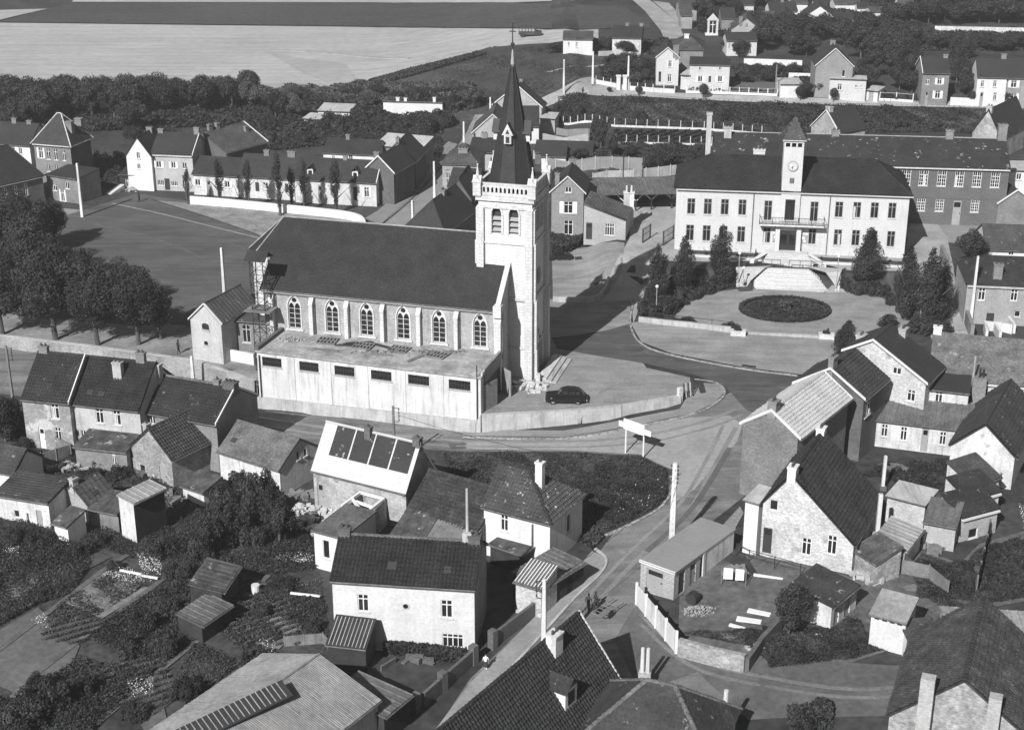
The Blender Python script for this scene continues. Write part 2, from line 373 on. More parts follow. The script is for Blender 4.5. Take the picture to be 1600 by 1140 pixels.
def win_parts(parent, fr, p0, p1, s, z, w, h, style, fm, depth=.12, rec=None):
    """frame with bars, a pane behind it, a sill; s,z = lower left corner on the wall line p0-p1. style: cas, cas6, door, gdoor, shut, dark, small, sash, blank"""
    p0, p1 = Vector(p0), Vector(p1); d = (p1 - p0).normalized(); n = Vector((d.y, -d.x))
    W = lambda a, zz, k=0: tuple(fr.w(p0.x + d.x * a - n.x * k, p0.y + d.y * a - n.y * k, zz))
    def bx(mb, a0, a1, z0, z1, k0, k1):
        c = [W(a0, z0, k0), W(a1, z0, k0), W(a1, z0, k1), W(a0, z0, k1), W(a0, z1, k0), W(a1, z1, k0), W(a1, z1, k1), W(a0, z1, k1)]
        b = len(mb.V); mb.V += c
        for f in ((0, 3, 2, 1), (4, 5, 6, 7), (0, 1, 5, 4), (1, 2, 6, 5), (2, 3, 7, 6), (3, 0, 4, 7)): mb.F.append(tuple(b + i for i in f))
    t = .07 if w > .7 else .05
    f = MB(); k0, k1 = depth - .06, depth
    nm = 'door' if style in ('door', 'gdoor') else 'window'
    if style in ('door', 'gdoor'):
        bx(f, s, s + w, z, z + h, depth - .04, depth + .03); o = f.build('door', fm, parent)
        g = MB()
        if h > 1.9: bx(g, s + .12, s + w - .12, z + h * .72, z + h * .92, depth - .055, depth - .041); g.build('pane', glass, o)
        kk = MB(); bx(kk, s + w * .82, s + w * .9, z + h * .45, z + h * .5, depth - .09, depth - .04); kk.build('handle', iron, o)
        return o
    bx(f, s, s + t, z, z + h, k0, k1); bx(f, s + w - t, s + w, z, z + h, k0, k1)
    bx(f, s + t, s + w - t, z, z + t, k0, k1); bx(f, s + t, s + w - t, z + h - t, z + h, k0, k1)
    mid = s + w / 2
    if style in ('cas', 'cas6', 'shut', 'wide'):
        bx(f, mid - .04, mid + .04, z + t, z + h - t, k0, k1)
        if h > 1.1: bx(f, s + t, s + w - t, z + h * .70, z + h * .70 + .06, k0 + .002, k1 - .002)
    if style == 'cas6':
        for q in (.24, .47): bx(f, s + t, s + w - t, z + h * q, z + h * q + .045, k0 + .002, k1 - .002)
        for q in (.25, .75): bx(f, s + w * q - .022, s + w * q + .022, z + t, z + h - t, k0 + .004, k1 - .004)
    if style == 'wide':
        for q in (.25, .75): bx(f, s + w * q - .03, s + w * q + .03, z + t, z + h - t, k0 + .004, k1 - .004)
    if style == 'grid':
        nn = int(w / .3)
        for q in range(1, nn): bx(f, s + w * q / nn - .022, s + w * q / nn + .022, z + t, z + h - t, k0, k1)
        bx(f, s + t, s + w - t, z + h * .5, z + h * .5 + .05, k0 + .003, k1 - .003)
    o = f.build('window', fm, parent)
    g = MB(); bx(g, s + .01, s + w - .01, z + .01, z + h - .01, depth + .01, depth + .03); g.build('pane', glass, o)
    if style in ('cas', 'cas6') and rnd.random() < .18 and h > 1:
        c = MB(); sg = rnd.choice((0, 1)); a = s + t if sg == 0 else mid + .05
        bx(c, a, a + w * .26, z + t, z + h * .68, depth + .0, depth + .008); c.build('curtain', curtain, o)
    if style == 'shut':
        c = MB(); bx(c, s - w * .48, s - .02, z, z + h, -.05, -.005); c.build('shutter', paintw, o); c = MB(); bx(c, s + w + .02, s + w * 1.48, z, z + h, -.05, -.005); c.build('shutter', paintw, o)
    sl = MB(); bx(sl, s - .08, s + w + .08, z - .10, z - .003, -.09, depth - .03); sl.build('sill', stonel if fm is not paintd else conc, o)
    return o
def wallwin(fr, p0, p1, spec):
    """window spec in photo pixels -> s,z,w,h on the wall"""
    p0, p1 = Vector(p0), Vector(p1); d = (p1 - p0).normalized(); n = Vector((d.y, -d.x)); o = fr.w(p0.x, p0.y, 0)
    N = fr.u * n.x + fr.v * n.y; D = fr.u * d.x + fr.v * d.y
    def hit(px, py):
        r = ray(px, py); c = Vector((0, 0, CH)); t = (o - c).dot(N) / r.dot(N); q = c + r * t; return (q - o).dot(D), q.z - fr.o.z
    x, y0, y1, ww = spec[:4]; s0, zt = hit(x, y0); s1, zb = hit(x, y1); a, _ = hit(x - ww / 2, (y0 + y1) / 2); b, _ = hit(x + ww / 2, (y0 + y1) / 2)
    return min(a, b), zb, abs(b - a), zt - zb
def rect(s, z, w, h, arch=0):
    if not arch: return [(s, z), (s + w, z), (s + w, z + h), (s, z + h)]
    return [(s, z), (s + w, z)] + [(s + w / 2 + w / 2 * math.cos(R(a)), z + h - arch + arch * math.sin(R(a))) for a in range(0, 181, 30)]
HOUSES = {}
def house(label, A, B, h, d, rise, roof='gable', wm=brickl, rm=tiled, sty='pan', z0=None, cat='house', name='house', group=None, win=(), chim=(), fm=paintw,
          over=.22, caps=False, capm=None, verge=None, cornice=None, ru=.5, inset=None, solve=None, drop=.6, gov=.12, sidem=None, skyl=(), plinth=None, rl=None, rr=None, ry=None, far=None, rend=None):
    """A,B: photo pixels of the eave ends of the long side that we see (A left, B right as seen from outside); body behind it"""
    if z0 is None:
        z0 = 0
        for _ in range(12):
            p = at((A[0] + B[0]) / 2, (A[1] + B[1]) / 2, z0 + h); q = at(A[0], A[1], z0 + h); z0 = .4 * z0 + .6 * H(p.x, p.y)
    a = at(A[0], A[1], z0 + h); b = at(B[0], B[1], z0 + h)
    L = (b - a).length; fr = Fr((a.x, a.y, z0), math.atan2(b.y - a.y, b.x - a.x))
    if far: q = at(far[0], far[1], z0 + h); d = abs((q - b).dot(fr.v))
    if rl or rr:
        px_, py_ = rl or rr; o3 = Vector((a.x, a.y, z0)) if rl else Vector((b.x, b.y, z0)); c3 = Vector((0, 0, CH)); r3 = ray(px_, py_)
        q = c3 + r3 * ((o3 - c3).dot(fr.u) / r3.dot(fr.u)); v3 = (q - o3).dot(fr.v); rise = q.z - z0 - h
        if roof == 'asym': ru = v3 / d
        else: d = 2 * v3
    if ry:
        vv_ = ru * L if roof == 'gable_v' else 0
        q = fr.w(ru * L, 0, 0) if roof == 'gable_v' else fr.w(L * .5 if roof == 'hip' else 0, d if roof == 'lean_b' else d / 2, 0); rise = zat(q.x, q.y, ry) - z0 - h
    if d < .8 or d > 30 or rise < -3 or rise > 9: print('BAD', label, 'd %.1f r %.1f' % (d, rise)); d = min(max(d, 3), 14); rise = min(max(rise, .6), 5)
    if rend: inset = L - ((at(rend[0], rend[1], z0 + h + rise) - Vector((a.x, a.y, z0))).dot(fr.u))
    e = empty(name, fr.w(L / 2, d / 2, 0), label, cat, group, rz=fr.a)
    ov, g = over, gov; T = .12; r = rise; sl = r / (d / 2)
    F = []; ridges = []; W4 = [((0, 0), (L, 0)), ((L, 0), (L, d)), ((L, d), (0, d)), ((0, d), (0, 0))]; outl = [None] * 4; zb = -drop
    o_ = ov * 1.0
    if roof == 'gable':
        ze = h - o_ * sl
        F = [[(-g, -o_, ze), (L + g, -o_, ze), (L + g, d / 2, h + r), (-g, d / 2, h + r)], [(L + g, d + o_, ze), (-g, d + o_, ze), (-g, d / 2, h + r), (L + g, d / 2, h + r)]]
        outl[1] = [(0, zb), (d, zb), (d, h), (d / 2, h + r), (0, h)]; outl[3] = outl[1]; ridges = [((-g, d / 2, h + r), (L + g, d / 2, h + r))]
    elif roof == 'asym':                     # ridge at v = ru*d ; back eave height from the same pitch as given by rise to ridge, back at h+r-inset
        rv = ru * d; bz = h + r - (inset if inset is not None else r)
        s1 = r / rv; s2 = (h + r - bz) / (d - rv)
        F = [[(-g, -o_, h - o_ * s1), (L + g, -o_, h - o_ * s1), (L + g, rv, h + r), (-g, rv, h + r)], [(L + g, d + o_, bz - o_ * s2), (-g, d + o_, bz - o_ * s2), (-g, rv, h + r), (L + g, rv, h + r)]]
        outl[1] = [(0, zb), (d, zb), (d, bz), (rv, h + r), (0, h)]; outl[3] = [(0, zb), (d, zb), (d, h), (d - rv, h + r), (0, bz)]; outl[2] = [(0, zb), (L, zb), (L, bz), (0, bz)]
        ridges = [((-g, rv, h + r), (L + g, rv, h + r))]
    elif roof == 'gable_v':                  # ridge runs away from us, gable on the A-B side
        c = ru * L; s1 = r / c; s2 = r / (L - c)
        F = [[(-o_, d + g, h - o_ * s1), (-o_, -g, h - o_ * s1), (c, -g, h + r), (c, d + g, h + r)], [(L + o_, -g, h - o_ * s2), (L + o_, d + g, h - o_ * s2), (c, d + g, h + r), (c, -g, h + r)]]
        outl[0] = [(0, zb), (L, zb), (L, h), (c, h + r), (0, h)]; outl[2] = [(0, zb), (L, zb), (L, h), (L - c, h + r), (0, h)]; ridges = [((c, -g, h + r), (c, d + g, h + r))]
    elif roof in ('hip', 'hipR', 'hipL'):
        i_ = inset if inset is not None else d / 2; k = r / i_; ze = h - o_ * sl; ze2 = ze
        lx = -o_ if roof != 'hipR' else -g; rx = L + o_ if roof != 'hipL' else L + g
        ra = i_ if roof != 'hipR' else -g; rb = L - i_ if roof != 'hipL' else L + g
        if rb < ra: ra = rb = L / 2
        F = [[(lx, -o_, ze), (rx, -o_, ze), (rb, d / 2, h + r), (ra, d / 2, h + r)], [(rx, d + o_, ze), (lx, d + o_, ze), (ra, d / 2, h + r), (rb, d / 2, h + r)]]
        if roof != 'hipL': F.append([(rx, -o_, ze), (rx, d + o_, ze), (rb, d / 2, h + r)]); ridges += [((rx, -o_, ze), (rb, d / 2, h + r)), ((rx, d + o_, ze), (rb, d / 2, h + r))]
        else: outl[1] = [(0, zb), (d, zb), (d, h), (d / 2, h + r), (0, h)]
        if roof != 'hipR': F.append([(lx, d + o_, ze), (lx, -o_, ze), (ra, d / 2, h + r)]); ridges += [((lx, -o_, ze), (ra, d / 2, h + r)), ((lx, d + o_, ze), (ra, d / 2, h + r))]
        else: outl[3] = [(0, zb), (d, zb), (d, h), (d / 2, h + r), (0, h)]
        if rb - ra > .1: ridges.append(((ra, d / 2, h + r), (rb, d / 2, h + r)))
        F = [f if len(set(f)) == len(f) else list(dict.fromkeys(f)) for f in F]
    elif roof == 'lean_b':                   # low edge at the front
        k = r / d; F = [[(-g, -o_, h - o_ * k), (L + g, -o_, h - o_ * k), (L + g, d + g, h + r + g * k), (-g, d + g, h + r + g * k)]]
        outl[1] = [(0, zb), (d, zb), (d, h + r), (0, h)]; outl[3] = [(0, zb), (d, zb), (d, h), (0, h + r)]; outl[2] = [(0, zb), (L, zb), (L, h + r), (0, h + r)]
    elif roof in ('lean_r', 'lean_l'):       # slopes along u; lean_r: high at A side falls to the right
        za, zb_ = (h, h - r) if roof == 'lean_r' else (h - r, h)
        F = [[(-g, -g, za), (L + g, -g, zb_), (L + g, d + g, zb_), (-g, d + g, za)]]
        outl[0] = [(0, zb), (L, zb), (L, zb_), (0, za)]; outl[2] = [(0, zb), (L, zb), (L, za), (0, zb_)]; outl[1] = [(0, zb), (d, zb), (d, zb_), (0, zb_)]; outl[3] = [(0, zb), (d, zb), (d, za), (0, za)]
    elif roof == 'flat':
        F = [[(-g, -g, h), (L + g, -g, h), (L + g, d + g, h), (-g, d + g, h)]]
    # ---- walls
    key = {'f': 0, 'r': 1, 'b': 2, 'l': 3}; holes = [[] for _ in range(4)]; todo = []
    for sp_ in win:
        i = key[sp_[0]]; p0, p1 = W4[i]
        if sp_[1] == 'm': s, z, ww, hh = sp_[2:6]; st = sp_[6]; ar = sp_[7] if len(sp_) > 7 else 0
        else:
            s, z, ww, hh = wallwin(fr, p0, p1, sp_[1:5]); st = sp_[5] if len(sp_) > 5 else 'cas'; ar = sp_[6] if len(sp_) > 6 else 0
        LL = (Vector(p1) - Vector(p0)).length
        if s < .05 or s + ww > LL - .05 or hh < .1: 
            ww = min(ww, LL - .2); s = min(max(s, .1), LL - ww - .1)
        if st in ('door', 'gdoor'): hh += max(0, z - .02); z = .02
        z = max(z, .02)
        holes[i].append(rect(s, z, ww, hh, ar)); todo.append((p0, p1, s, z, ww, hh, st))
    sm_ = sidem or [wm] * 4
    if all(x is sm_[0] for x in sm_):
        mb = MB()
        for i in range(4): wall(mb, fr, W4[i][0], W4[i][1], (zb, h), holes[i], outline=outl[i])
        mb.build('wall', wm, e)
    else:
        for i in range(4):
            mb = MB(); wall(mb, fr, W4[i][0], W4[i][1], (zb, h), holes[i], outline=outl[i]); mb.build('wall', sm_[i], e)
    for (p0, p1, s, z, ww, hh, st) in todo:
        f_ = fm
        if st == 'gdoor': f_ = paintg
        if st == 'ddoor': f_ = paintd; st = 'door'
        win_parts(e, fr, p0, p1, s, z, ww, hh, st, f_)
    if plinth:
        mb = MB(fr); mb.box(-.04, L + .04, -.04, 0, zb, plinth); mb.box(L, L + .04, 0, d, zb, plinth); mb.build('plinth', conc, e)
    # ---- roof
    W = lambda p: fr.w(*p)
    rb_ = MB()
    for f in F: slab(rb_, [W(p) for p in f], T)
    ro = rb_.build('roof', rm, e)
    if sty:
        tb = MB()
        for f in F: tiles(tb, [W(p) for p in f], sty)
        tb.build('roof_tiles' if sty in ('pan', 'slate', 'flatt', 'coarse') else 'roof_sheets', rm, e, kind='stuff')
    for k, (p, q) in enumerate(ridges):
        if caps: ridge_caps(W(p), W(q), capm or rm, e)
        else:
            mb = MB(); mb.tube(W(p) + Vector((0, 0, .03)), W(q) + Vector((0, 0, .03)), .10, n=6); mb.build('ridge', capm or rm, ro)
    if verge:
        for sgn, uu in ((-1, -g), (1, L + g)):
            if roof in ('gable', 'asym') and (verge is True or (verge == 'r' and sgn > 0) or (verge == 'l' and sgn < 0)):
                for f in F[:2]:
                    pts = [p for p in f if abs(p[0] - uu) < 1e-6]
                    if len(pts) == 2:
                        mb = MB(fr); (a0, b0) = pts; x0, x1 = (uu - .04, uu + .07) if sgn < 0 else (uu - .07, uu + .04)
                        mb.prism([(x0, a0[1], a0[2] - .04), (x1, a0[1], a0[2] - .04), (x1, b0[1], b0[2] - .04), (x0, b0[1], b0[2] - .04)], (0, 0, .24)); mb.build('verge', white if verge else wm, ro)
            if roof == 'gable_v' and sgn < 0:
                for f in F[:2]:
                    pts = [p for p in f if abs(p[1] + g) < 1e-6]
                    mb = MB(fr); a0, b0 = pts; mb.prism([(a0[0], -g - .04, a0[2] - .04), (a0[0], -g + .18, a0[2] - .04), (b0[0], -g + .18, b0[2] - .04), (b0[0], -g - .04, b0[2] - .04)], (0, 0, .17)); mb.build('verge', white, ro)
    if cornice:
        mb = MB(fr); mb.box(-.02, L + .02, -o_ - .08, -.001, h - .42, h - o_ * sl - .10 if roof != 'flat' else h - .12); mb.build('cornice', cornice, e)
        if roof in ('hip',): mb = MB(fr); mb.box(L + .001, L + o_ + .08, -o_, d + o_, h - .42, h - o_ * sl - .10); mb.build('cornice', cornice, e)
    elif roof in ('gable', 'hip', 'lean_b', 'asym', 'hipR', 'hipL'):
        mb = MB(fr); zz = F[0][0][2]; mb.tube((F[0][0][0], -o_ - .07, zz - .07), (F[0][1][0], -o_ - .07, zz - .07), .07, n=6); mb.build('gutter', zinc, e)
    # ---- skylights
    for (px, py, ww, hh) in skyl:
        f = F[0] if roof != 'gable_v' else F[1]
        P = [W(p) for p in f]; n = (P[1] - P[0]).cross(P[2] - P[0]).normalized(); n = n if n.z > 0 else -n
        rr = ray(px, py); c = Vector((0, 0, CH)); q = c + rr * ((P[0] - c).dot(n) / rr.dot(n))
        t = Vector((-n.y, n.x, 0)).normalized(); s_ = n.cross(t)
        mb = MB(); mb.prism([q - t * ww / 2 - s_ * hh / 2, q + t * ww / 2 - s_ * hh / 2, q + t * ww / 2 + s_ * hh / 2, q - t * ww / 2 + s_ * hh / 2], n * .13); k = mb.build('skylight', paintd, ro)
    # ---- chimneys: (px, py_top, width[, v fraction, depth, material])
    for ch in chim:
        px, pyt, cw = ch[:3]; vf = ch[3] if len(ch) > 3 and ch[3] is not None else None; cdp = ch[4] if len(ch) > 4 and ch[4] else .5; cm = ch[5] if len(ch) > 5 else brickm
        if roof == 'gable_v':
            v_ = None; uu = (ru if vf is None else vf) * L
            best = min((abs(proj(fr.w(uu, t_ * d, h + r))[0] - px), t_) for t_ in np.linspace(0.02, .98, 97)); vv = best[1] * d
            zr = h + r - abs(uu - ru * L) * r / max(.1, (ru * L if uu < ru * L else L - ru * L))
        else:
            rv0 = ru if roof == 'asym' else .5
            vv = (rv0 if vf is None else vf) * d
            best = min((abs(proj(fr.w(t_ * L, vv, h + r))[0] - px), t_) for t_ in np.linspace(0.0, 1.0, 201)); uu = min(max(best[1] * L, cw / 2 - .1), L - cw / 2 + .1)
            zr = h + r - abs(vv - rv0 * d) * r / max(.1, (rv0 * d if vv < rv0 * d else d - rv0 * d)) if roof not in ('flat',) else h
        q = fr.w(uu, vv, 0); zt = zat(q.x, q.y, pyt) - z0; zt = min(max(zt, zr + .5), zr + 4)
        mb = MB(fr); mb.box(uu - cw / 2, uu + cw / 2, vv - cdp / 2, vv + cdp / 2, zr - .8, zt - .15); mb.box(uu - cw / 2 - .06, uu + cw / 2 + .06, vv - cdp / 2 - .06, vv + cdp / 2 + .06, zt - .15, zt); co = mb.build('chimney', cm, ro)
        npot = max(1, int(cw / .42))
        for k in range(npot):
            mb = MB(fr); x = uu - cw / 2 + cw * (k + .5) / npot; mb.tube((x, vv, zt), (x, vv, zt + .28), .11, .09, 8); mb.build('chimney_pot', tilem, e)
    e_ = dict(e=e, fr=fr, L=L, d=d, h=h, r=r, z0=z0)
    e['label'] = label
    if DEBUG: print('H %-50s L%.1f d%.1f r%.1f z0 %.1f ang %.0f | ridgeL %s ridgeR %s' % (label[:50], L, d, r, z0, math.degrees(fr.a), *[tuple(round(x) for x in proj(W(q))) for q in (ridges[-1] if ridges else ((0, d, h), (L, d, h)))]))
    return e_
DEBUG = False
# ------------------------------------------------------------------ vegetation
def leafmesh(name, m, n, shape, size, seed, blobs=14, fill=.35, up=.3):
    r_ = np.random.default_rng(seed)
    if shape == 'round':
        c = r_.normal(0, 1, (blobs, 3)); c /= np.linalg.norm(c, axis=1, keepdims=True); c *= r_.uniform(.25, .86, (blobs, 1)); c[:, 2] = c[:, 2] * .8 - .05; rad = r_.uniform(.15, .40, blobs) * (1.15 - .45 * np.linalg.norm(c, axis=1))
        c[:, 0] *= r_.uniform(.8, 1.1); c[:, 1] *= r_.uniform(.8, 1.1)
    elif shape == 'column':
        t = np.linspace(-.9, .9, blobs); c = np.stack([r_.normal(0, .38, blobs), r_.normal(0, .38, blobs), t], 1); rad = np.interp(t, [-.95, -.6, 0, .5, .95], [.40, .78, .82, .58, .2]) * r_.uniform(.6, 1.1, blobs)
        c[:, :2] *= (rad[:, None])
    elif shape == 'bush':
        c = r_.normal(0, 1, (blobs, 3)); c /= np.linalg.norm(c, axis=1, keepdims=True); c *= r_.uniform(.2, .8, (blobs, 1)); c[:, 2] = np.abs(c[:, 2]) * .8; rad = r_.uniform(.12, .38, blobs)
    elif shape == 'ball':
        c = np.zeros((1, 3)); rad = np.array([.95]); blobs = 1
    elif shape == 'wisp':
        t = r_.uniform(-.9, .9, blobs); c = np.stack([r_.normal(0, .4, blobs), r_.normal(0, .4, blobs), t], 1); c[:, :2] *= (1.05 - abs(t))[:, None]; rad = r_.uniform(.15, .4, blobs)
    k = r_.choice(blobs, n, p=rad ** 2 / (rad ** 2).sum())
    d = r_.normal(0, 1, (n, 3)); d /= np.linalg.norm(d, axis=1, keepdims=True)
    q = r_.uniform(0, 1, n); rr = rad[k] * np.where(q < fill, r_.uniform(.2, 1, n), r_.normal(.95, .10, n))
    zs = 1.0 if shape != 'column' else .35
    dd = d.copy(); dd[:, 2] *= zs
    p = c[k] + dd * rr[:, None]
    if shape == 'bush': p[:, 2] = np.abs(p[:, 2])
    nrm = d + r_.normal(0, .55, (n, 3)); nrm[:, 2] += up; nrm /= np.linalg.norm(nrm, axis=1, keepdims=True)
    a = np.cross(nrm, r_.normal(0, 1, (n, 3))); a /= np.linalg.norm(a, axis=1, keepdims=True); b = np.cross(nrm, a)
    s = size * r_.uniform(.6, 1.4, (n, 1)); a = a * s; b = b * s * .65
    if shape in ('column', 'wisp'): asp = np.array([[1, 1, .35]])
    else: asp = 1
    V = np.stack([p - a * asp, p - b * asp, p + a * asp, p + b * asp], 1).reshape(-1, 3)
    mb = MB(); mb.arr(V, np.arange(4 * n).reshape(n, 4)); return mb.mesh(name, m)
def trunkmesh(h, r, limbs, seed, spread=.5, crown=.5):
    r_ = random.Random(seed); mb = MB(); mb.tube((0, 0, -.2), (.05, 0, h * .55), r, r * .75, 8); mb.tube((.05, 0, h * .55), (0, .05, h), r * .75, r * .3, 7)
    for k in range(limbs):
        t = 2 * math.pi * k / limbs + r_.uniform(-.4, .4); z0 = h * r_.uniform(.45, .7); z1 = z0 + h * r_.uniform(.25, .5); rr = spread * h * r_.uniform(.5, .9)
        mb.tube((0, 0, z0), (math.cos(t) * rr, math.sin(t) * rr, z1), r * .4, r * .12, 5)
    return mb.mesh('trunk', barkm)
LM = {}
for kind, m_ in (('d', leafd), ('m', leafm), ('l', leafl)):
    for i in range(3): LM['round' + kind, i] = leafmesh('crown', m_, 9000, 'round', .046, 20 + i * 7, 34 + 6 * i)
for i in range(3):
    LM['big', i] = leafmesh('crown', leafd, 24000, 'round', .030, 50 + i, 60, fill=.3)
    LM['col', i] = leafmesh('crown', leafd, 12000, 'column', .065, 30 + i, 26)
    LM['bushd', i] = leafmesh('foliage', leafd, 6500, 'bush', .05, 40 + i, 22)
    LM['bushm', i] = leafmesh('foliage', leafm, 6500, 'bush', .05, 44 + i, 24)
    LM['bushl', i] = leafmesh('foliage', leafl, 5000, 'bush', .05, 47 + i, 24)
    LM['wisp', i] = leafmesh('crown', leafm, 4200, 'wisp', .08, 60 + i, 24, fill=.6)
LM['ball', 0] = leafmesh('crown', leafd, 1800, 'ball', .10, 70)
TR = [trunkmesh(1.0, .045, 6, s) for s in (1, 2)]
def tree(name, label, x, y, z, hh, rad, kind='roundm', group=None, trunk=.35, cat='tree', zsq=1.0, rz=None, sx=1.0):
    """hh total height, rad crown radius; the crown fills from trunk*hh to hh"""
    e = empty(name, (x, y, z), label, cat, group, rz=rnd.uniform(0, 6.28) if rz is None else rz)
    ks = [k for k in LM if k[0] == kind]; me = LM[rnd.choice(ks)]
    cz = (hh * (1 + trunk)) / 2; rz_ = hh * (1 - trunk) / 2
    o = link('crown', me, e, loc=(0, 0, cz), scale=(rad * sx, rad, rz_), rz=rnd.uniform(0, 6.28))
    t = link('trunk', rnd.choice(TR), e, loc=(0, 0, 0), scale=(hh * .62,) * 3)
    return e
def treepx(name, label, px, pyb, pyt, wpx, kind='roundm', group=None, trunk=.35, cat='tree', dz=0, **k):
    """from photo pixels: foot row, top row and crown width"""
    g = G(px, pyb); z = g.z; dep = g.y * CPc - (z - CH) * SP; rad = wpx / 2 * dep / CF; hh = zat(g.x, g.y + rad * .3, pyt) - z
    return tree(name, label, g.x, g.y, z + dz, max(hh, .5), rad, kind, group, trunk, cat, **k)
def bush(label, px, py, wpx, h=1.2, kind='bushd', name='bush', group=None, cat='bush', z=None):
    g = G(px, py); dep = g.y * CPc - (g.z - CH) * SP; rad = wpx / 2 * dep / CF
    ks = [k for k in LM if k[0] == kind]
    o = link(name, LM[rnd.choice(ks)], None, loc=(g.x, g.y, g.z - .05 if z is None else z), rz=rnd.uniform(0, 6.28), scale=(rad, rad, h))
    return tag(o, label, cat, group)
def tufts(name, polys, n, size, m, seed, hmax=.5, dzf=None, parent=None, clump=None, dark=None, rows=None):
    """ground cover: many small leaf faces over pixel polygons (on the terrain)"""
    r_ = np.random.default_rng(seed); Vs = []; 
    areas = []
    for poly in polys:
        w_ = np.array([G(*p)[:2] for p in poly]); areas.append((w_, abs(sum(w_[i][0] * w_[(i + 1) % len(w_)][1] - w_[(i + 1) % len(w_)][0] * w_[i][1] for i in range(len(w_)))) / 2))
    tot = sum(a for _, a in areas)
    for w_, ar in areas:
        k = int(n * ar / tot); lo = w_.min(0); hi = w_.max(0); bb = (hi - lo).prod(); q = r_.uniform(lo, hi, (int(k * bb / max(ar, .1) * 1.05) + 8, 2))
        q = q[inpoly(q[:, 0], q[:, 1], [tuple(a) for a in w_])][:k]
        if rows is not None:
            per, ang = rows; c, s = math.cos(ang), math.sin(ang); tt = -q[:, 0] * s + q[:, 1] * c; off = (np.round(tt / per) * per - tt) * .75; q = q + np.stack([-s * off, c * off], 1)
        if clump:
            ph = r_.uniform(0, 6, 4); f = np.sin(q[:, 0] * clump + ph[0]) * np.sin(q[:, 1] * clump * .9 + ph[1]) + .6 * np.sin(q[:, 0] * clump * 2.3 + ph[2] + q[:, 1] * clump * 1.7); keep = r_.uniform(-1.6, 1.2, len(q)) < f; q = q[keep]; hs = np.clip((f[keep] + 1.3) / 2.4, .15, 1)
        else: hs = np.ones(len(q))
        z = hgt(q[:, 0], q[:, 1]); hh = r_.uniform(0, 1, len(q)) ** .6 * hmax * hs
        p = np.stack([q[:, 0], q[:, 1], z + hh], 1); N = len(p)
        nr = r_.normal(0, .7, (N, 3)); nr[:, 2] += .6; nr /= np.linalg.norm(nr, axis=1, keepdims=True)
        a = np.cross(nr, r_.normal(0, 1, (N, 3))); a /= np.linalg.norm(a, axis=1, keepdims=True); b = np.cross(nr, a); s = size * r_.uniform(.5, 1.5, (N, 1))
        Vs.append(np.stack([p - a * s, p - b * s * .6, p + a * s, p + b * s * .6], 1).reshape(-1, 3))
    V = np.concatenate(Vs); mb = MB(); mb.arr(V, np.arange(len(V)).reshape(-1, 4)); o = link(name, mb.mesh(name, m), parent, kind='stuff')
    return o
# ------------------------------------------------------------------ ground sheets draped on the terrain
def drape(name, poly, m, dz=.03, step=2.0, kind='structure', world=False, zf=None):
    if step >= 4 and not world:
        q_ = []
        for a, b in zip(poly, poly[1:] + poly[:1]):
            k = max(1, int(math.hypot(b[0] - a[0], b[1] - a[1]) / 50)); q_ += [(a[0] + (b[0] - a[0]) * i / k, a[1] + (b[1] - a[1]) * i / k) for i in range(k)]
        poly = q_
    w_ = [tuple(p) for p in poly] if world else [tuple(G(*p)[:2]) for p in poly]
    bm = bmesh.new(); vs_ = [bm.verts.new((x, y, 0)) for x, y in w_]
    f = bm.faces.new(vs_); bmesh.ops.triangulate(bm, faces=[f])
    xs = [p[0] for p in w_]; ys = [p[1] for p in w_]
    for ax, lo, hi in ((0, min(xs), max(xs)), (1, min(ys), max(ys))):
        k = math.ceil(lo / step) * step
        while k < hi:
            co = Vector((k, 0, 0)) if ax == 0 else Vector((0, k, 0)); no = Vector((1, 0, 0)) if ax == 0 else Vector((0, 1, 0))
            bmesh.ops.bisect_plane(bm, geom=bm.verts[:] + bm.edges[:] + bm.faces[:], plane_co=co, plane_no=no, dist=1e-4); k += step
    for v in bm.verts: v.co.z = (H(v.co.x, v.co.y) if zf is None else zf(v.co.x, v.co.y)) + dz
    for f in bm.faces:
        if f.normal.z < 0: f.normal_flip()
    bm.normal_update()
    for f in bm.faces:
        if f.normal.z < 0: f.normal_flip()
    me = bpy.data.meshes.new(name); bm.to_mesh(me); bm.free(); me.materials.append(m)
    ul = me.uv_layers.new(name='UVMap'); nl = len(me.loops); vi = np.zeros(nl, np.int32); me.loops.foreach_get('vertex_index', vi); co = np.zeros(len(me.vertices) * 3, np.float32); me.vertices.foreach_get('co', co); co = co.reshape(-1, 3)
    ul.data.foreach_set('uv', co[vi][:, :2].reshape(-1).copy())
    return link(name, me, None, kind=kind)
def smoothline(pts, n=6):
    P = [Vector(p) for p in pts]; out = []
    for i in range(len(P) - 1):
        p0 = P[max(i - 1, 0)]; p1 = P[i]; p2 = P[i + 1]; p3 = P[min(i + 2, len(P) - 1)]
        for k in range(n):
            t = k / n; out.append(.5 * ((2 * p1) + (-p0 + p2) * t + (2 * p0 - 5 * p1 + 4 * p2 - p3) * t * t + (-p0 + 3 * p1 - 3 * p2 + p3) * t ** 3))
    out.append(P[-1]); return out
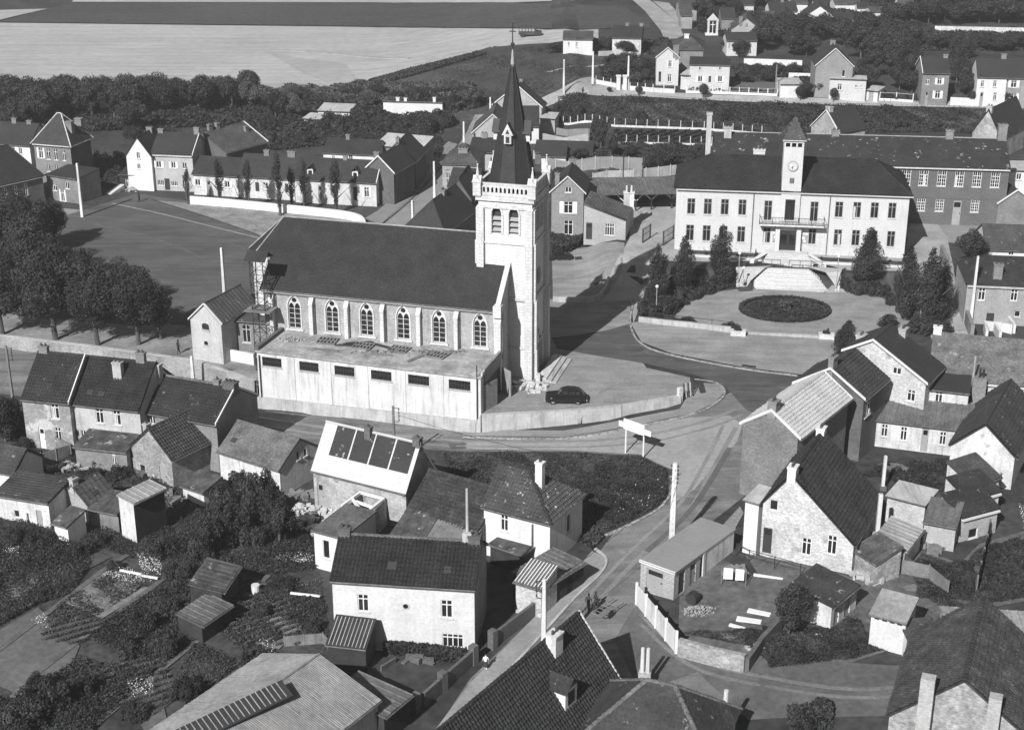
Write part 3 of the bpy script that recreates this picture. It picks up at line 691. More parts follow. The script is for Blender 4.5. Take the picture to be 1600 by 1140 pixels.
def strip(name, line, width, h, m, kind='structure', side=0, smooth=True, parent=None, z0=-.25, world=False, top=None, label=None, cat=None, group=None):
    """a kerb or low wall following a pixel polyline; h above ground (number or function of fraction)"""
    P = [Vector(p[:2]) for p in line] if world else [Vector(G(*p)[:2]) for p in line]
    if smooth: P = smoothline(P, 5)
    # resample long segments
    Q = [P[0]]
    for a, b in zip(P, P[1:]):
        k = max(1, int((b - a).length / 2.5)); Q += [a + (b - a) * (i + 1) / k for i in range(k)]
    P = Q; n = len(P); mb = MB(); L = []
    for i in range(n):
        d = (P[min(i + 1, n - 1)] - P[max(i - 1, 0)]).normalized(); nn = Vector((-d.y, d.x)); c = P[i] + nn * side * width / 2; a = c - nn * width / 2; b = c + nn * width / 2
        zz = H(P[i].x, P[i].y) if top is None else top(P[i].x, P[i].y); hh = h(i / (n - 1)) if callable(h) else h
        L.append([(a.x, a.y, zz + z0), (a.x, a.y, zz + hh), (b.x, b.y, zz + hh), (b.x, b.y, zz + z0)])
    base = len(mb.V); mb.V = [p for q in L for p in q]
    for i in range(n - 1):
        for k in range(3): mb.F.append((i * 4 + k, i * 4 + k + 4, i * 4 + k + 5, i * 4 + k + 1))
    mb.F.append((0, 1, 2, 3)); mb.F.append(tuple((n - 1) * 4 + k for k in (3, 2, 1, 0)))
    o = mb.build(name, m, parent, kind=kind)
    bm = bmesh.new(); bm.from_mesh(o.data); bmesh.ops.recalc_face_normals(bm, faces=bm.faces[:]); bm.to_mesh(o.data); bm.free()
    return tag(o, label, cat, group)
# ------------------------------------------------------------------ repeated furniture
def pole(label, px, pyb, pyt, kind='conc', group='concrete electricity poles', z=None, arms=True, side=1, hh=None):
    g = G(px, pyb) if z is None else at(px, pyb, z); h_ = hh or zat(g.x, g.y, pyt) - g.z
    e = empty('electricity_pole', g, label, 'pole', group)
    mm = concw if kind == 'conc' else wood
    mb = MB(Fr(g, R(-12))); w0, w1 = (.17, .10) if kind == 'conc' else (.13, .09)
    mb.poly([(-w1, -w1, h_), (w1, -w1, h_), (w1, w1, h_), (-w1, w1, h_)])
    for (a, b) in (((-1, -1), (1, -1)), ((1, -1), (1, 1)), ((1, 1), (-1, 1)), ((-1, 1), (-1, -1))):
        mb.poly([(a[0] * w0, a[1] * w0, -.3), (b[0] * w0, b[1] * w0, -.3), (b[0] * w1, b[1] * w1, h_), (a[0] * w1, a[1] * w1, h_)])
    mb.build('shaft', mm, e)
    if arms:
        f = Fr(g, R(-12)); mb = MB(f)
        x = side * .45
        mb.bar((w1 * side, 0, h_ - .35), (x, 0, h_ - .35), .05); mb.bar((w1 * side, 0, h_ - 1.7), (x, 0, h_ - 1.7), .05); mb.bar((x, 0, h_ - 1.75), (x, 0, h_ - .3), .05); mb.build('bracket', iron, e)
        for k in range(4):
            q = MB(f); z = h_ - .45 - k * .36; q.tube((x + side * .02, 0, z), (x + side * .02, 0, z + .16), .06, .045, 6); q.build('insulator', paintg if k % 2 else iron, e)
    return e, Vector((g.x, g.y, g.z + h_))
def fence(label, line, h, step, m, pm=None, group=None, rails=(.35, .9), name='fence', panel=True, postw=.14, base=None, top=None):
    P = [Vector(G(*p)[:2]) for p in line]; e = empty(name, G(*line[0]), label, 'fence', group); pts = []
    for a, b in zip(P, P[1:]):
        k = max(1, round((b - a).length / step)); pts += [a + (b - a) * i / k for i in range(k)]
    pts.append(P[-1])
    for a, b in zip(pts, pts[1:]):
        za, zb = H(a.x, a.y), H(b.x, b.y); d = (b - a).normalized(); n = Vector((-d.y, d.x)) * .03
        if panel:
            mb = MB(); mb.prism([(a.x - n.x, a.y - n.y, za - .1), (b.x - n.x, b.y - n.y, zb - .1), (b.x - n.x, b.y - n.y, zb + h * .93), (a.x - n.x, a.y - n.y, za + h * .93)], (n.x * 2, n.y * 2, 0)); mb.build('panel', m, e)
        else:
            for r_ in rails: mb = MB(); mb.bar((a.x, a.y, za + h * r_), (b.x, b.y, zb + h * r_), .045); mb.build('rail', m, e)
        if base:
            mb = MB(); n2 = n * 4; mb.prism([(a.x - n2.x, a.y - n2.y, za - .2), (b.x - n2.x, b.y - n2.y, zb - .2), (b.x - n2.x, b.y - n2.y, zb + base), (a.x - n2.x, a.y - n2.y, za + base)], (n2.x * 2, n2.y * 2, 0)); mb.build('base_wall', pm or m, e)
    for a in pts:
        z = H(a.x, a.y); mb = MB(); q = postw / 2; mb.box(a.x - q, a.x + q, a.y - q, a.y + q, z - .2, z + h); mb.build('post', pm or m, e)
    return e
# ================================================================== GROUND
xs = sorted(set([-2500, -1500, -900, -600, -420, -330, -270, -230, -200, -180] + list(range(-170, 171, 2)) + [180, 200, 230, 270, 330, 420, 600, 900, 1500, 2500]))
ys = sorted(set([-500, -200, -50, 20, 50] + list(range(70, 331, 2)) + list(range(336, 520, 8)) + [560, 640, 760, 900, 1200, 1700, 2500]))
X, Y = np.meshgrid(np.array(xs, float), np.array(ys, float)); Z = hbase(X, Y)
nx, ny = len(xs), len(ys); I = np.arange(nx * ny).reshape(ny, nx)
Fq = np.stack([I[:-1, :-1], I[:-1, 1:], I[1:, 1:], I[1:, :-1]], -1).reshape(-1, 4)
mb = MB(); mb.arr(np.stack([X, Y, Z], -1), Fq); mb.build('ground', grass, kind='structure')
nz = lambda x, y: float(north(x, y))
lz = lambda x, y: float(low(x))
wallp = [p for p in WALLPX]
drape('park_ground', wallp[:7] + [(470, 560), (400, 470), (290, 460), (200, 400), (150, 330), (0, 318), (-250, 300), (-700, 300)], mat('park_earth', .24, .35, .3, .2, 2, patch=(.25, .1, .62)), .03, zf=nz)
drape('market_square', [(60, 352), (118, 332), (212, 303), (300, 315), (640, 352), (700, 372), (640, 420), (440, 480), (400, 520), (330, 520), (285, 508), (200, 508), (80, 498), (-60, 482), (-220, 420), (-80, 350)], square, .042, zf=nz)
drape('verge_gravel', [(246, 314), (300, 318), (360, 323), (430, 331), (500, 338), (566, 345), (590, 352), (520, 366), (420, 372), (396, 366), (300, 331)], mat('worn_grass', .26, .3, .5, .25, 3, patch=(.6, .12, .6)), .054, zf=nz)
strip('road_line', [(175, 318), (250, 334), (330, 354), (420, 376)], .25, .062, mat('worn_white_line', .3, .3, 2, .3, 6), z0=0)
darkk = mat('dark_gutter_kerb', .07)
strip('kerb', [(236, 312), (300, 332), (350, 349), (404, 368)], .25, .12, darkk)
drape('church_plaza', wallp[6:] + [(1080, 608), (1078, 590), (1010, 575), (1000, 560), (1002, 541), (985, 506), (985, 468), (862, 468), (700, 470), (520, 470), (470, 560)], gravel, .048, zf=nz)
drape('upper_street', [(595, 352), (640, 312), (680, 270), (718, 225), (733, 198), (742, 180), (770, 178), (752, 205), (735, 240), (712, 290), (700, 330), (690, 366), (640, 362)], mat('upper_street_gravel', .27, .15, .2, .1, 2), .066, zf=nz)
strip('kerb', [(594, 354), (640, 315), (680, 273), (700, 248)], .22, .13, darkk)
drape('pavement', [(570, 342), (594, 352), (640, 312), (680, 270), (715, 226), (700, 222), (660, 262), (612, 312), (590, 330)], paveb, .10, zf=nz)
DR = [(862, 528), (900, 524), (950, 516), (984, 506), (1002, 540), (1050, 558), (1160, 579), (1250, 592), (1262, 612), (1230, 632), (1190, 650), (1165, 640), (1135, 606), (1085, 586), (1000, 567), (930, 556), (870, 545)]
drape('dark_road', DR, asph, .060, zf=nz)
drape('side_street', [(985, 470), (862, 470), (950, 440), (968, 400), (984, 372), (984, 330), (1010, 315), (1057, 318), (1062, 345), (1060, 385), (1036, 405), (1010, 450), (990, 505)], sand, .053, zf=nz)
drape('courtyard_ground', [(985, 372), (978, 318), (1060, 300), (1062, 388)], sand, .047, zf=nz)
drape('garden_pavement', [(985, 506), (1000, 503), (1150, 523), (1300, 532), (1320, 556), (1300, 590), (1245, 586), (1160, 575), (1050, 554), (1002, 536)], gravel, .15, zf=nz)
strip('kerb', [(990, 470), (985, 508), (1002, 538), (1050, 556), (1160, 577), (1246, 588)], .2, .17, kerbm)
drape('round_terrace', [(1052, 504), (1060, 482), (1090, 465), (1130, 455), (1170, 449), (1180, 443), (1290, 446), (1300, 451), (1370, 462), (1412, 482), (1424, 500), (1400, 522), (1300, 529), (1150, 518)], mat('terrace_gravel', .27, .2, .35, .16, 4, patch=(.3, .33, .6), track=.12), .056, zf=nz)
drape('hall_forecourt', [(1050, 388), (1060, 384), (1420, 400), (1436, 424), (1330, 424), (1290, 414), (1185, 408), (1140, 410), (1040, 408)], sand, .051, zf=nz)
drape('side_path', [(1412, 405), (1425, 335), (1455, 335), (1480, 372), (1492, 430), (1508, 500), (1525, 570), (1470, 570), (1452, 520), (1445, 470), (1430, 430)], sand, .059, zf=nz)
drape('presbytery_yard', [(864, 470), (862, 384), (976, 380), (972, 425), (946, 462), (938, 470)], gravel, .058, zf=nz)
drape('school_yard', [(1412, 372), (1420, 330), (1600, 345), (1600, 385), (1490, 380)], gravel, .045, zf=nz)
LOW = [(-300, 512), (-200, 522), (0, 542), (150, 562), (300, 592), (397, 640), (560, 655), (723, 673), (880, 676), (1062, 641), (1135, 608), (1170, 632), (1240, 630), (1168, 700), (1163, 775), (1105, 822), (1060, 862), (1010, 915), (1000, 960), (1040, 1000), (1075, 1018), (1180, 1045), (1330, 1050), (1480, 1035), (1480, 1110), (1180, 1118), (1000, 1100), (880, 1080), (840, 1200), (640, 1200), (735, 1060), (850, 950), (930, 870), (960, 832), (1000, 814), (1042, 783), (1050, 735), (1000, 712), (900, 706), (690, 704), (560, 700), (400, 690), (250, 655), (0, 615), (-300, 590)]
drape('lower_street', LOW, asphm, .035, zf=lz)
drape('pavement', [(723, 671), (880, 674), (1062, 640), (1078, 612), (1100, 598), (1124, 600), (1132, 612), (1118, 630), (1080, 648), (1000, 664), (880, 684), (723, 682)], gravel, .12, zf=lz)
strip('kerb', [(1085, 592), (1118, 598), (1132, 612), (1120, 630), (1080, 649), (1000, 666), (880, 686), (723, 684)], .25, .16, kerbm, top=lz)
drape('junction_gravel', [(723, 690), (880, 688), (1000, 668), (1080, 652), (1140, 650), (1160, 664), (1152, 690), (1120, 725), (1085, 765), (1055, 785), (1052, 735), (1000, 710), (900, 704), (723, 702)], mat('junction_worn_gravel', .32, .14, .2, .14, 2), .05, zf=lz)
strip('kerb', [(1048, 745), (1052, 765), (1030, 795), (985, 820), (945, 838)], .25, .15, kerbm)
drape('pavement', [(925, 862), (948, 872), (938, 895), (900, 930), (850, 985), (800, 1040), (730, 1120), (690, 1160), (665, 1160), (735, 1068), (835, 965), (880, 915)], mat('lower_pavement', .30, .18, .3, .14, 3), .11, zf=lz)
strip('kerb', [(930, 858), (947, 874), (938, 897), (900, 933), (850, 988), (800, 1043), (730, 1123)], .22, .15, conc)
drape('pavement', [(1104, 850), (1156, 792), (1162, 802), (1136, 850)], paveb, .09, zf=lz)
drape('lane_earth', [(990, 950), (1010, 940), (1060, 985), (1160, 1030), (1400, 1040), (1480, 1030), (1480, 1120), (1170, 1125), (1090, 1050), (1000, 1080), (960, 1000)], mat('lane_earth', .12, .25, .3, .2, 2, patch=(.3, .16, .6)), .055, zf=lz)
tk = mat('tyre_polished_tarmac', .235, .2, .3, .15, 4); td = mat('oil_darkened_tarmac', .12, .2, .4, .15, 4); tp = mat('repair_patch', .10, .2, .6, .15, 4)
for ln, m_, w_ in (([(400, 652), (560, 675), (740, 690), (900, 690), (1010, 680), (1090, 662), (1150, 640)], tk, .5), ([(400, 664), (560, 686), (740, 698), (900, 699), (1020, 690), (1110, 668), (1160, 648)], tk, .4), ([(1150, 668), (1110, 740), (1075, 800), (1000, 870), (940, 935), (870, 1020)], tk, .45), ([(1130, 665), (1095, 735), (1060, 790), (985, 862), (925, 925), (850, 1010)], tk, .35), ([(1140, 700), (1085, 790), (1010, 862)], td, .5), ([(1000, 960), (1100, 1035), (1300, 1075), (1420, 1072)], mat('lane_track', .19, .2, .4, .2, 4), .4), ([(1000, 975), (1100, 1050), (1300, 1088), (1420, 1086)], mat('lane_track', .19), .35)):
    strip('worn_track', ln, w_, .075, m_, z0=0, top=lz)
for p_ in ([(905, 893), (922, 888), (930, 894), (915, 901)], [(1015, 905), (1030, 898), (1036, 910), (1020, 918)], [(700, 694), (726, 693), (728, 700), (704, 701)]): drape('tarmac_patch', p_, tp, .085, zf=lz)
for p_ in ([(1160, 571), (1182, 574), (1180, 577), (1158, 574)],): drape('road_drain', p_, iron, .17, zf=nz)
for ln in ([(905, 650), (940, 612), (985, 590)], [(300, 350), (360, 380), (420, 400)], [(150, 350), (250, 375), (330, 410)]): strip('worn_track', ln, .35, .07, mat('plaza_track', .27, .2, .4, .15, 4) if ln[0][0] > 800 else mat('square_track', .115, .2, .4, .15, 4), z0=0)
# fields
drape('stubble_field', [(-320, 38), (0, 36), (250, 39), (500, 42), (830, 46), (935, 46), (935, 60), (770, 74), (600, 125), (540, 142), (0, 150), (-320, 150)], fieldp, .05, step=8)
drape('stubble_strip', [(415, 80), (470, 92), (540, 100), (560, 128), (520, 132), (470, 112)], mat('thin_stubble', .39, .12, .05, .08, .4), .12, step=8)
strip('worn_track', [(420, 78), (520, 84), (640, 92)], 1.2, .13, mat('thin_stubble2', .36), z0=0)
drape('beet_field', [(-320, 37), (0, 35), (30, 26), (118, 4), (800, 5), (975, 12), (1022, 45), (830, 45), (500, 41), (250, 38), (0, 35.5)][1:-1], fieldd, .15, step=8)
drape('stubble_field', [(-320, 37), (-10, 35), (26, 26), (74, 15), (0, 17), (-320, 24)], fieldp, .2, step=8)
drape('stubble_field', [(112, 4.6), (800, 5.6), (900, 2), (905, -8), (125, -8)], fieldp, .25, step=16)
drape('pasture', [(585, 130), (700, 96), (770, 72), (860, 84), (1000, 88), (925, 120), (842, 154), (790, 142), (640, 138)], mat('dark_pasture', .07, .25, .06, .3, 1, patch=(.05, .1, .6)), .05, step=4)
drape('upper_road', [(838, 158), (880, 138), (925, 120), (942, 130), (1000, 142), (1100, 148), (1300, 154), (1600, 161), (1800, 166), (1800, 176), (1600, 170), (1300, 164), (1100, 157), (1000, 151), (890, 151), (850, 168), (835, 172)], sand, .05)
strip('kerb', [(890, 150), (1000, 149), (1100, 155), (1300, 162), (1700, 171)], .3, .14, kerbm)
drape('far_road', [(982, -5), (1008, 18), (1032, 48), (1040, 66), (1072, 66), (1060, 36), (1020, 4), (1006, -5)], sand, .07, step=8)
drape('far_verge', [(1060, 36), (1078, 40), (1045, 5), (1020, 2)], sand, .06, step=8)
strip('field_path', [(855, 113), (930, 104), (1000, 92)], 1.2, .07, sand, z0=0)
# ---- retaining walls
def rw(label, pts, tops, th=.45, m=conc, cop=None, off=0):
    e = empty('retaining_wall', at(pts[0][0], pts[0][1], 0), label, 'wall')
    P = [at(p[0], p[1], 0) for p in pts]
    for p, t in zip(P, tops): p.z = t
    mb = MB(); mc = MB()
    for a, b in zip(P, P[1:]):
        d = (b - a); d.z = 0; d.normalize(); n = Vector((d.y, -d.x, 0)); k = max(1, int((b - a).length / 3))
        for i in range(k):
            p = a + (b - a) * (i / k) + n * off; q = a + (b - a) * ((i + 1) / k) + n * off; zp, zq = float(low(p.x)) - .4, float(low(q.x)) - .4
            bt = .18
            c = [(p.x + n.x * bt, p.y + n.y * bt, zp), (q.x + n.x * bt, q.y + n.y * bt, zq), (q.x, q.y, q.z), (p.x, p.y, p.z), (p.x - n.x * th, p.y - n.y * th, p.z), (q.x - n.x * th, q.y - n.y * th, q.z), (p.x - n.x * th, p.y - n.y * th, zp), (q.x - n.x * th, q.y - n.y * th, zq)]
            for f in ((0, 1, 2, 3), (3, 2, 5, 4), (4, 5, 7, 6)): mb.poly([c[j] for j in f])
            if cop:
                cc = [p + n * .06 + Vector((0, 0, .003)), q + n * .06 + Vector((0, 0, .003)), q - n * (th + .04) + Vector((0, 0, .003)), p - n * (th + .04) + Vector((0, 0, .003))]; mc.prism(cc, (0, 0, .09))
    mb.build('wall_face', m, e)
    if cop: mc.build('coping', cop, e)
    return e
rw('long brick park wall along the street left of the church', WALLPX[:6], [.55, .55, .5, .5, .5, .55], .35, mat('old_pale_brick_wall', .33, .3, .3, .2, 4, brick=(.24, .085, 1.2, .25), streak=.3), conc)
rw('curving stained concrete retaining wall below the church plaza', [(402, 604), (560, 623), (745, 647.5), (752, 648)] + WALLPX[9:], [-1.1, -.9, -.6, .08, .1, .25, .5], .5, conc, None, off=.3)
# stepped end pier of the plaza wall with posts
g = at(1062, 624, 0); e = empty('wall_pier', g, 'white stepped pier with slats ending the church plaza wall', 'pier')
MB(Fr(g, R(35))).box(-.25, .25, -.2, .2, -.4, 1.35).build('pier', stonel, e)
f = Fr(g + Vector((.7, .5, 0)), R(35))
for k in range(5): MB(f).prism([(-.3 + .3 * k, -.1, 0), (-.22 + .3 * k, -.1, 0), (.25 + .3 * k, .6, 1.2), (.17 + .3 * k, .6, 1.2)], (0, .12, .1)).build('slat', paintg if k % 2 else woodd, e)
# ================================================================== CHURCH
cf = Fr((-1.3, 148.9, 0), R(-15.5)); RV, RZ, EZ = 6.7, 14.9, 9.2; NW = 13.4
ch = empty('church', cf.w(-12, 6.7, 0), 'large brick church with slate roof, white belfry tower and tall dark spire', 'church', rz=cf.a)
def lancet(s, z, w, h, n=7):
    """pointed arch outline: springing at z+h-w*.87"""
    zs_ = z + h - w * .87; pts = [(s, z), (s + w, z), (s + w, zs_)]
    for k in range(1, n): t = R(60 * k / n); pts.append((s + w * math.cos(t), zs_ + w * math.sin(t)))
    pts.append((s + w / 2, z + h))
    for k in range(1, n): t = R(60 - 60 * k / n); pts.append((s + w - w * math.cos(t), zs_ + w * math.sin(t)))
    pts.append((s, zs_)); return pts
def arch_surround(mb, W, s, z, w, h, b=.15, k=-.07):
    o = lancet(s - b, z - .0, w + 2 * b, h + b * 1.25); i = lancet(s, z, w, h); n = len(o)
    for a in range(1, n):
        c = (a + 1) % n
        for (p, q, r_, t) in ((o[a], o[c], i[c], i[a]),):
            if a == n - 1 + 0 and c == 0: pass
            mb.prism([W(*p, 0), W(*q, 0), W(*r_, 0), W(*t, 0)], Vector(W(0, 0, k)) - Vector(W(0, 0, 0)))
def plate(mb, W, outer, holes, k0, k1):
    polys = [[Vector((s, z, 0)) for s, z in outer]] + [[Vector((s, z, 0)) for s, z in h] for h in holes]; flat = [p for pl in polys for p in pl]
    for t in tessellate_polygon(polys):
        a = [flat[i] for i in t]; ar = sum(a[i].x * a[(i + 1) % 3].y - a[(i + 1) % 3].x * a[i].y for i in range(3))
        if abs(ar) > 1e-7: mb.poly([W(p.x, p.y, k0) for p in (a if ar > 0 else a[::-1])])
    for h in holes:
        for i in range(len(h)): a, b = h[i], h[(i + 1) % len(h)]; mb.poly([W(*a, k0), W(*b, k0), W(*b, k1), W(*a, k1)])
def gothic(parent, W, s, z, w, h):
    mb = MB(); arch_surround(mb, W, s, z, w, h); o_s = mb
    t = .075; lw = (w - 3 * t) / 2; zs_ = h - w * .87
    circ = [(s + w / 2 + .20 * w * math.cos(R(a)), z + h - .38 * w + .20 * w * math.sin(R(a))) for a in range(0, 360, 40)]
    h1 = lancet(s + t, z + .08, lw, zs_ + .22 * w - .0); h2 = lancet(s + 2 * t + lw, z + .08, lw, zs_ + .22 * w)
    f = MB(); plate(f, W, lancet(s, z, w, h), [h1, h2, circ], .10, .20)
    for q in (.2, .4, .6, .8):
        for a in (s + t, s + 2 * t + lw):
            zz = z + q * zs_ * 1.1
            f.poly([W(a, zz, .15), W(a + lw, zz, .15), W(a + lw, zz + .05, .15), W(a, zz + .05, .15)])
    wn = f.build('window', stonel, parent)
    o_s.build('surround', stonel, wn)
    g = MB(); g.poly([W(*p, .21) for p in lancet(s, z, w, h)]); g.build('pane', glass, wn)
    sl = MB(); sl.prism([W(s - .3, z - .22, .05), W(s + w + .3, z - .22, .05), W(s + w + .3, z - .01, .05), W(s - .3, z - .01, .05)], Vector(W(0, 0, -.16)) - Vector(W(0, 0, .05))); sl.build('sill', stonel, wn)
p0, p1 = (-26.5, 0), (0, 0); mb = MB(); hol = []; wl = []
for px, yt, yb in ((460, 463, 517), (519, 470, 524), (573, 475, 530), (630, 482, 535), (686, 487, 543), (750, 492, 549)):
    s, z, w_, h_ = wallwin(cf, p0, p1, (px, yt, yb, 19)); w_ = 1.42; z = 4.55; h_ = 3.75; s = s + (wallwin(cf, p0, p1, (px, yt, yb, 19))[2] - w_) / 2
    hol.append(lancet(s, z, w_, h_)); wl.append((s, z, w_, h_))
W = wall(mb, cf, p0, p1, (-2.2, EZ), hol, depth=.2)
wall(mb, cf, (0, 0), (0, NW), (-1, EZ), [], outline=[(0, -1), (NW, -1), (NW, EZ), (RV, RZ), (0, EZ)])
wall(mb, cf, (0, NW), (-26.5, NW), (-1, EZ), [])
mb.build('wall', mat('church_pale_brick', .37, .2, .5, .14, 5, brick=(.24, .085, 1.3, .22), streak=.25), ch)
for a in wl: gothic(ch, W, *a)
mb = MB(); wall(mb, cf, (-26.5, NW), (-26.5, 0), (-1.5, EZ), [], outline=[(0, -1.5), (NW, -1.5), (NW, EZ), (NW - 3, EZ + 3 * 5.7 / 6.7), (3, EZ + 3 * 5.7 / 6.7), (0, EZ)])
CZ = EZ + 3 * 5.7 / 6.7
ap = [(-26.5, 3), (-28.4, 3), (-29.8, 4.9), (-29.8, 8.5), (-28.4, 10.4), (-26.5, 10.4)][::-1]
for a, b in zip(ap, ap[1:]): wall(mb, cf, a, b, (-1.5, CZ), [])
mb.build('apse_wall', stonel, ch)
# roof
k_ = 5.7 / 6.7; ap2 = [(-26.5, 3), (-28.65, 2.75), (-30.1, 4.75), (-30.1, 8.65), (-28.65, 10.65)]; AR = (-26.6, RV, RZ + .0)
F = [[(-26.7, -.45, EZ - .45 * k_), (.1, -.45, EZ - .45 * k_), (.1, RV, RZ), (-26.7, RV, RZ)], [(.1, NW + .45, EZ - .45 * k_), (-26.7, NW + .45, EZ - .45 * k_), (-26.7, RV, RZ), (.1, RV, RZ)],
     [(-28.65, 2.75, CZ - .2), (-26.7, 2.75, CZ - .2), AR], [(-30.1, 4.75, CZ - .2), (-28.65, 2.75, CZ - .2), AR], [(-30.1, 8.65, CZ - .2), (-30.1, 4.75, CZ - .2), AR], [(-28.65, 10.65, CZ - .2), (-30.1, 8.65, CZ - .2), AR], [(-26.7, 10.65, CZ - .2), (-28.65, 10.65, CZ - .2), AR]]
churchslate = mat('church_slate', .032, .22, .45, .3, 6, rough=.6, spec=.3, brick=(.3, .3, .78, .16), streak=.2)
mb = MB(); tb = MB()
for f_ in F: P = [cf.w(*p) for p in f_]; slab(mb, P, .12); tiles(tb, P, 'slate', jit=.004, lift=.01)
ro = mb.build('roof', churchslate, ch); tb.build('roof_slates', churchslate, ch, kind='stuff')
for a, b in (((-26.6, RV, RZ), (-2.5, RV, RZ)), (AR, (-28.65, 2.75, CZ - .2)), (AR, (-30.1, 4.75, CZ - .2)), (AR, (-30.1, 8.65, CZ - .2)), (AR, (-28.65, 10.65, CZ - .2))):
    MB(cf).tube(Vector(a) + Vector((0, 0, .06)), Vector(b) + Vector((0, 0, .06)), .09, n=6).build('ridge', sheet, ro)
MB(cf).tube((-26.6, RV, RZ), (-26.6, RV, RZ + 2.2), .05, .02, 6).build('finial', iron, ro)
mb = MB(cf); mb.box(-26.6, .0, -.30, -.002, EZ - .75, EZ - .38); mb.box(-26.6, .05, -.48, -.30, EZ - .60, EZ - .42); mb.build('cornice', stonel, ch)
mb = MB(cf); mb.tube((-26.7, -.55, EZ - .40), (.1, -.55, EZ - .40), .08, n=6); mb.build('gutter', zinc, ch)
mb = MB(cf)
for a, b in (((-.32, -.55, EZ - .2), (-.32, RV, RZ + .25)),):
    mb.prism([(a[0], a[1], a[2]), (.2, a[1], a[2]), (.2, b[1], b[2]), (b[0], b[1], b[2])], (0, 0, .35)); mb.prism([(a[0], NW + .5, a[2]), (.2, NW + .5, a[2]), (.2, b[1], b[2]), (b[0], b[1], b[2])], (0, 0, .35))
mb.box(-.5, .35, -.75, .1, EZ - 1.0, EZ + .1); mb.prism([(-.5, -.75, EZ + .1), (.35, -.75, EZ + .1), (.35, .1, EZ + .1), (-.5, .1, EZ + .1)], (0, 0, .15)); mb.build('gable_coping', stonel, ch)
for px in (429, 490, 544.5, 600, 656.5, 715, 786):
    s, z, _, _ = wallwin(cf, p0, p1, (px, 500, 510, 2)); s = min(max(s, .35), 26.4)
    u = -26.5 + s; mb = MB(cf); w2 = .21 if px < 780 else .36
    mb.box(u - w2, u + w2, -.55, -.001, -1, 7.6); mb.prism([(u - w2 - .04, -.62, 7.6), (u + w2 + .04, -.62, 7.6), (u + w2 + .04, -.003, 8.35), (u - w2 - .04, -.003, 8.35)], (0, 0, .12)); mb.poly([(u - w2, -.55, 7.6), (u - w2, -.003, 8.35), (u - w2, -.003, 7.6)]); mb.poly([(u + w2, -.55, 7.6), (u + w2, -.003, 7.6), (u + w2, -.003, 8.35)])
    mb.build('buttress', stonel, ch)
    if px in (490, 600, 715, 786): MB(cf).tube((u + w2 + .12, -.15, 3.5), (u + w2 + .12, -.15, 8.6), .05, n=6).build('downpipe', zinc, ch)
# ---- tower
T0u, T1u, T0v, T1v = -3.3, 2.45, 3.75, 9.5; TZ = 19.9
mb = MB(); towm = mat('tower_white_stone', .70, .08, .4, .06, 4, streak=.15, brick=(.7, .35, .92, .04))
cu = (T1u - T0u) / 2
def towerwall(a, b, base=-1.0, low_door=False):
    L = (Vector(b) - Vector(a)).length; hs = [lancet(L / 2 - 1.45, 15.9, 1.05, 3.0), lancet(L / 2 + .40, 15.9, 1.05, 3.0)]
    if low_door: hs += [lancet(L / 2 - 1.2, .05, 2.4, 4.2), [(L / 2 + 1.0 * math.cos(R(t)), 10.8 + 1.0 * math.sin(R(t))) for t in range(0, 360, 24)]]
    return wall(mb, cf, a, b, (base, TZ), hs, depth=.45), L
faces = [towerwall((T0u, T0v), (T1u, T0v)), towerwall((T1u, T0v), (T1u, T1v), low_door=True), towerwall((T1u, T1v), (T0u, T1v)), towerwall((T0u, T1v), (T0u, T0v))]
tw = mb.build('tower_wall', towm, ch)
for i, (W, L) in enumerate(faces):
    for q in (L / 2 - 1.45, L / 2 + .40):
        m1 = MB(); arch_surround(m1, W, q, 15.9, 1.05, 3.0, b=.2, k=-.10); m1.build('belfry_arch', stonel, tw)
        m1 = MB()
        for z in (16.1, 16.7, 17.3): m1.prism([W(q, z, .12), W(q + 1.05, z, .12), W(q + 1.05, z + .28, .42), W(q, z + .28, .42)], (0, 0, .06))
        m1.build('louvres', paintg, tw)
        m1 = MB(); m1.poly([W(*p, .46) for p in lancet(q, 15.9, 1.05, 3.0)]); m1.build('belfry_shade_sheet', paintd, tw)  # dark sheet paints the shade inside the belfry
    if i == 1:
        m1 = MB(); m1.poly([W(*p, .4) for p in lancet(L / 2 - 1.2, .05, 2.4, 4.2)]); m1.build('portal_door', woodd, tw)
        m1 = MB(); arch_surround(m1, W, L / 2 - 1.2, .05, 2.4, 4.2, .4, -.2); m1.build('portal_arch', stonel, tw)
        m1 = MB(); m1.poly([W(L / 2 + math.cos(R(t)), 10.8 + math.sin(R(t)), .3) for t in range(0, 360, 24)]); m1.build('rose_window', glass, tw)
for z, t_, hh in ((8.7, .22, .3), (14.8, .14, .2), (18.6, .14, .22), (19.4, .26, .48), (3.3, .15, .25)):
    m1 = MB(cf)
    m1.box(T0u - t_, T1u + t_, T0v - t_, T0v - .002, z, z + hh); m1.box(T0u - t_, T1u + t_, T1v + .002, T1v + t_, z, z + hh); m1.box(T1u + .002, T1u + t_, T0v, T1v, z, z + hh); m1.box(T0u - t_, T0u - .002, T0v, T1v, z, z + hh); m1.build('string_course', stonel, tw)
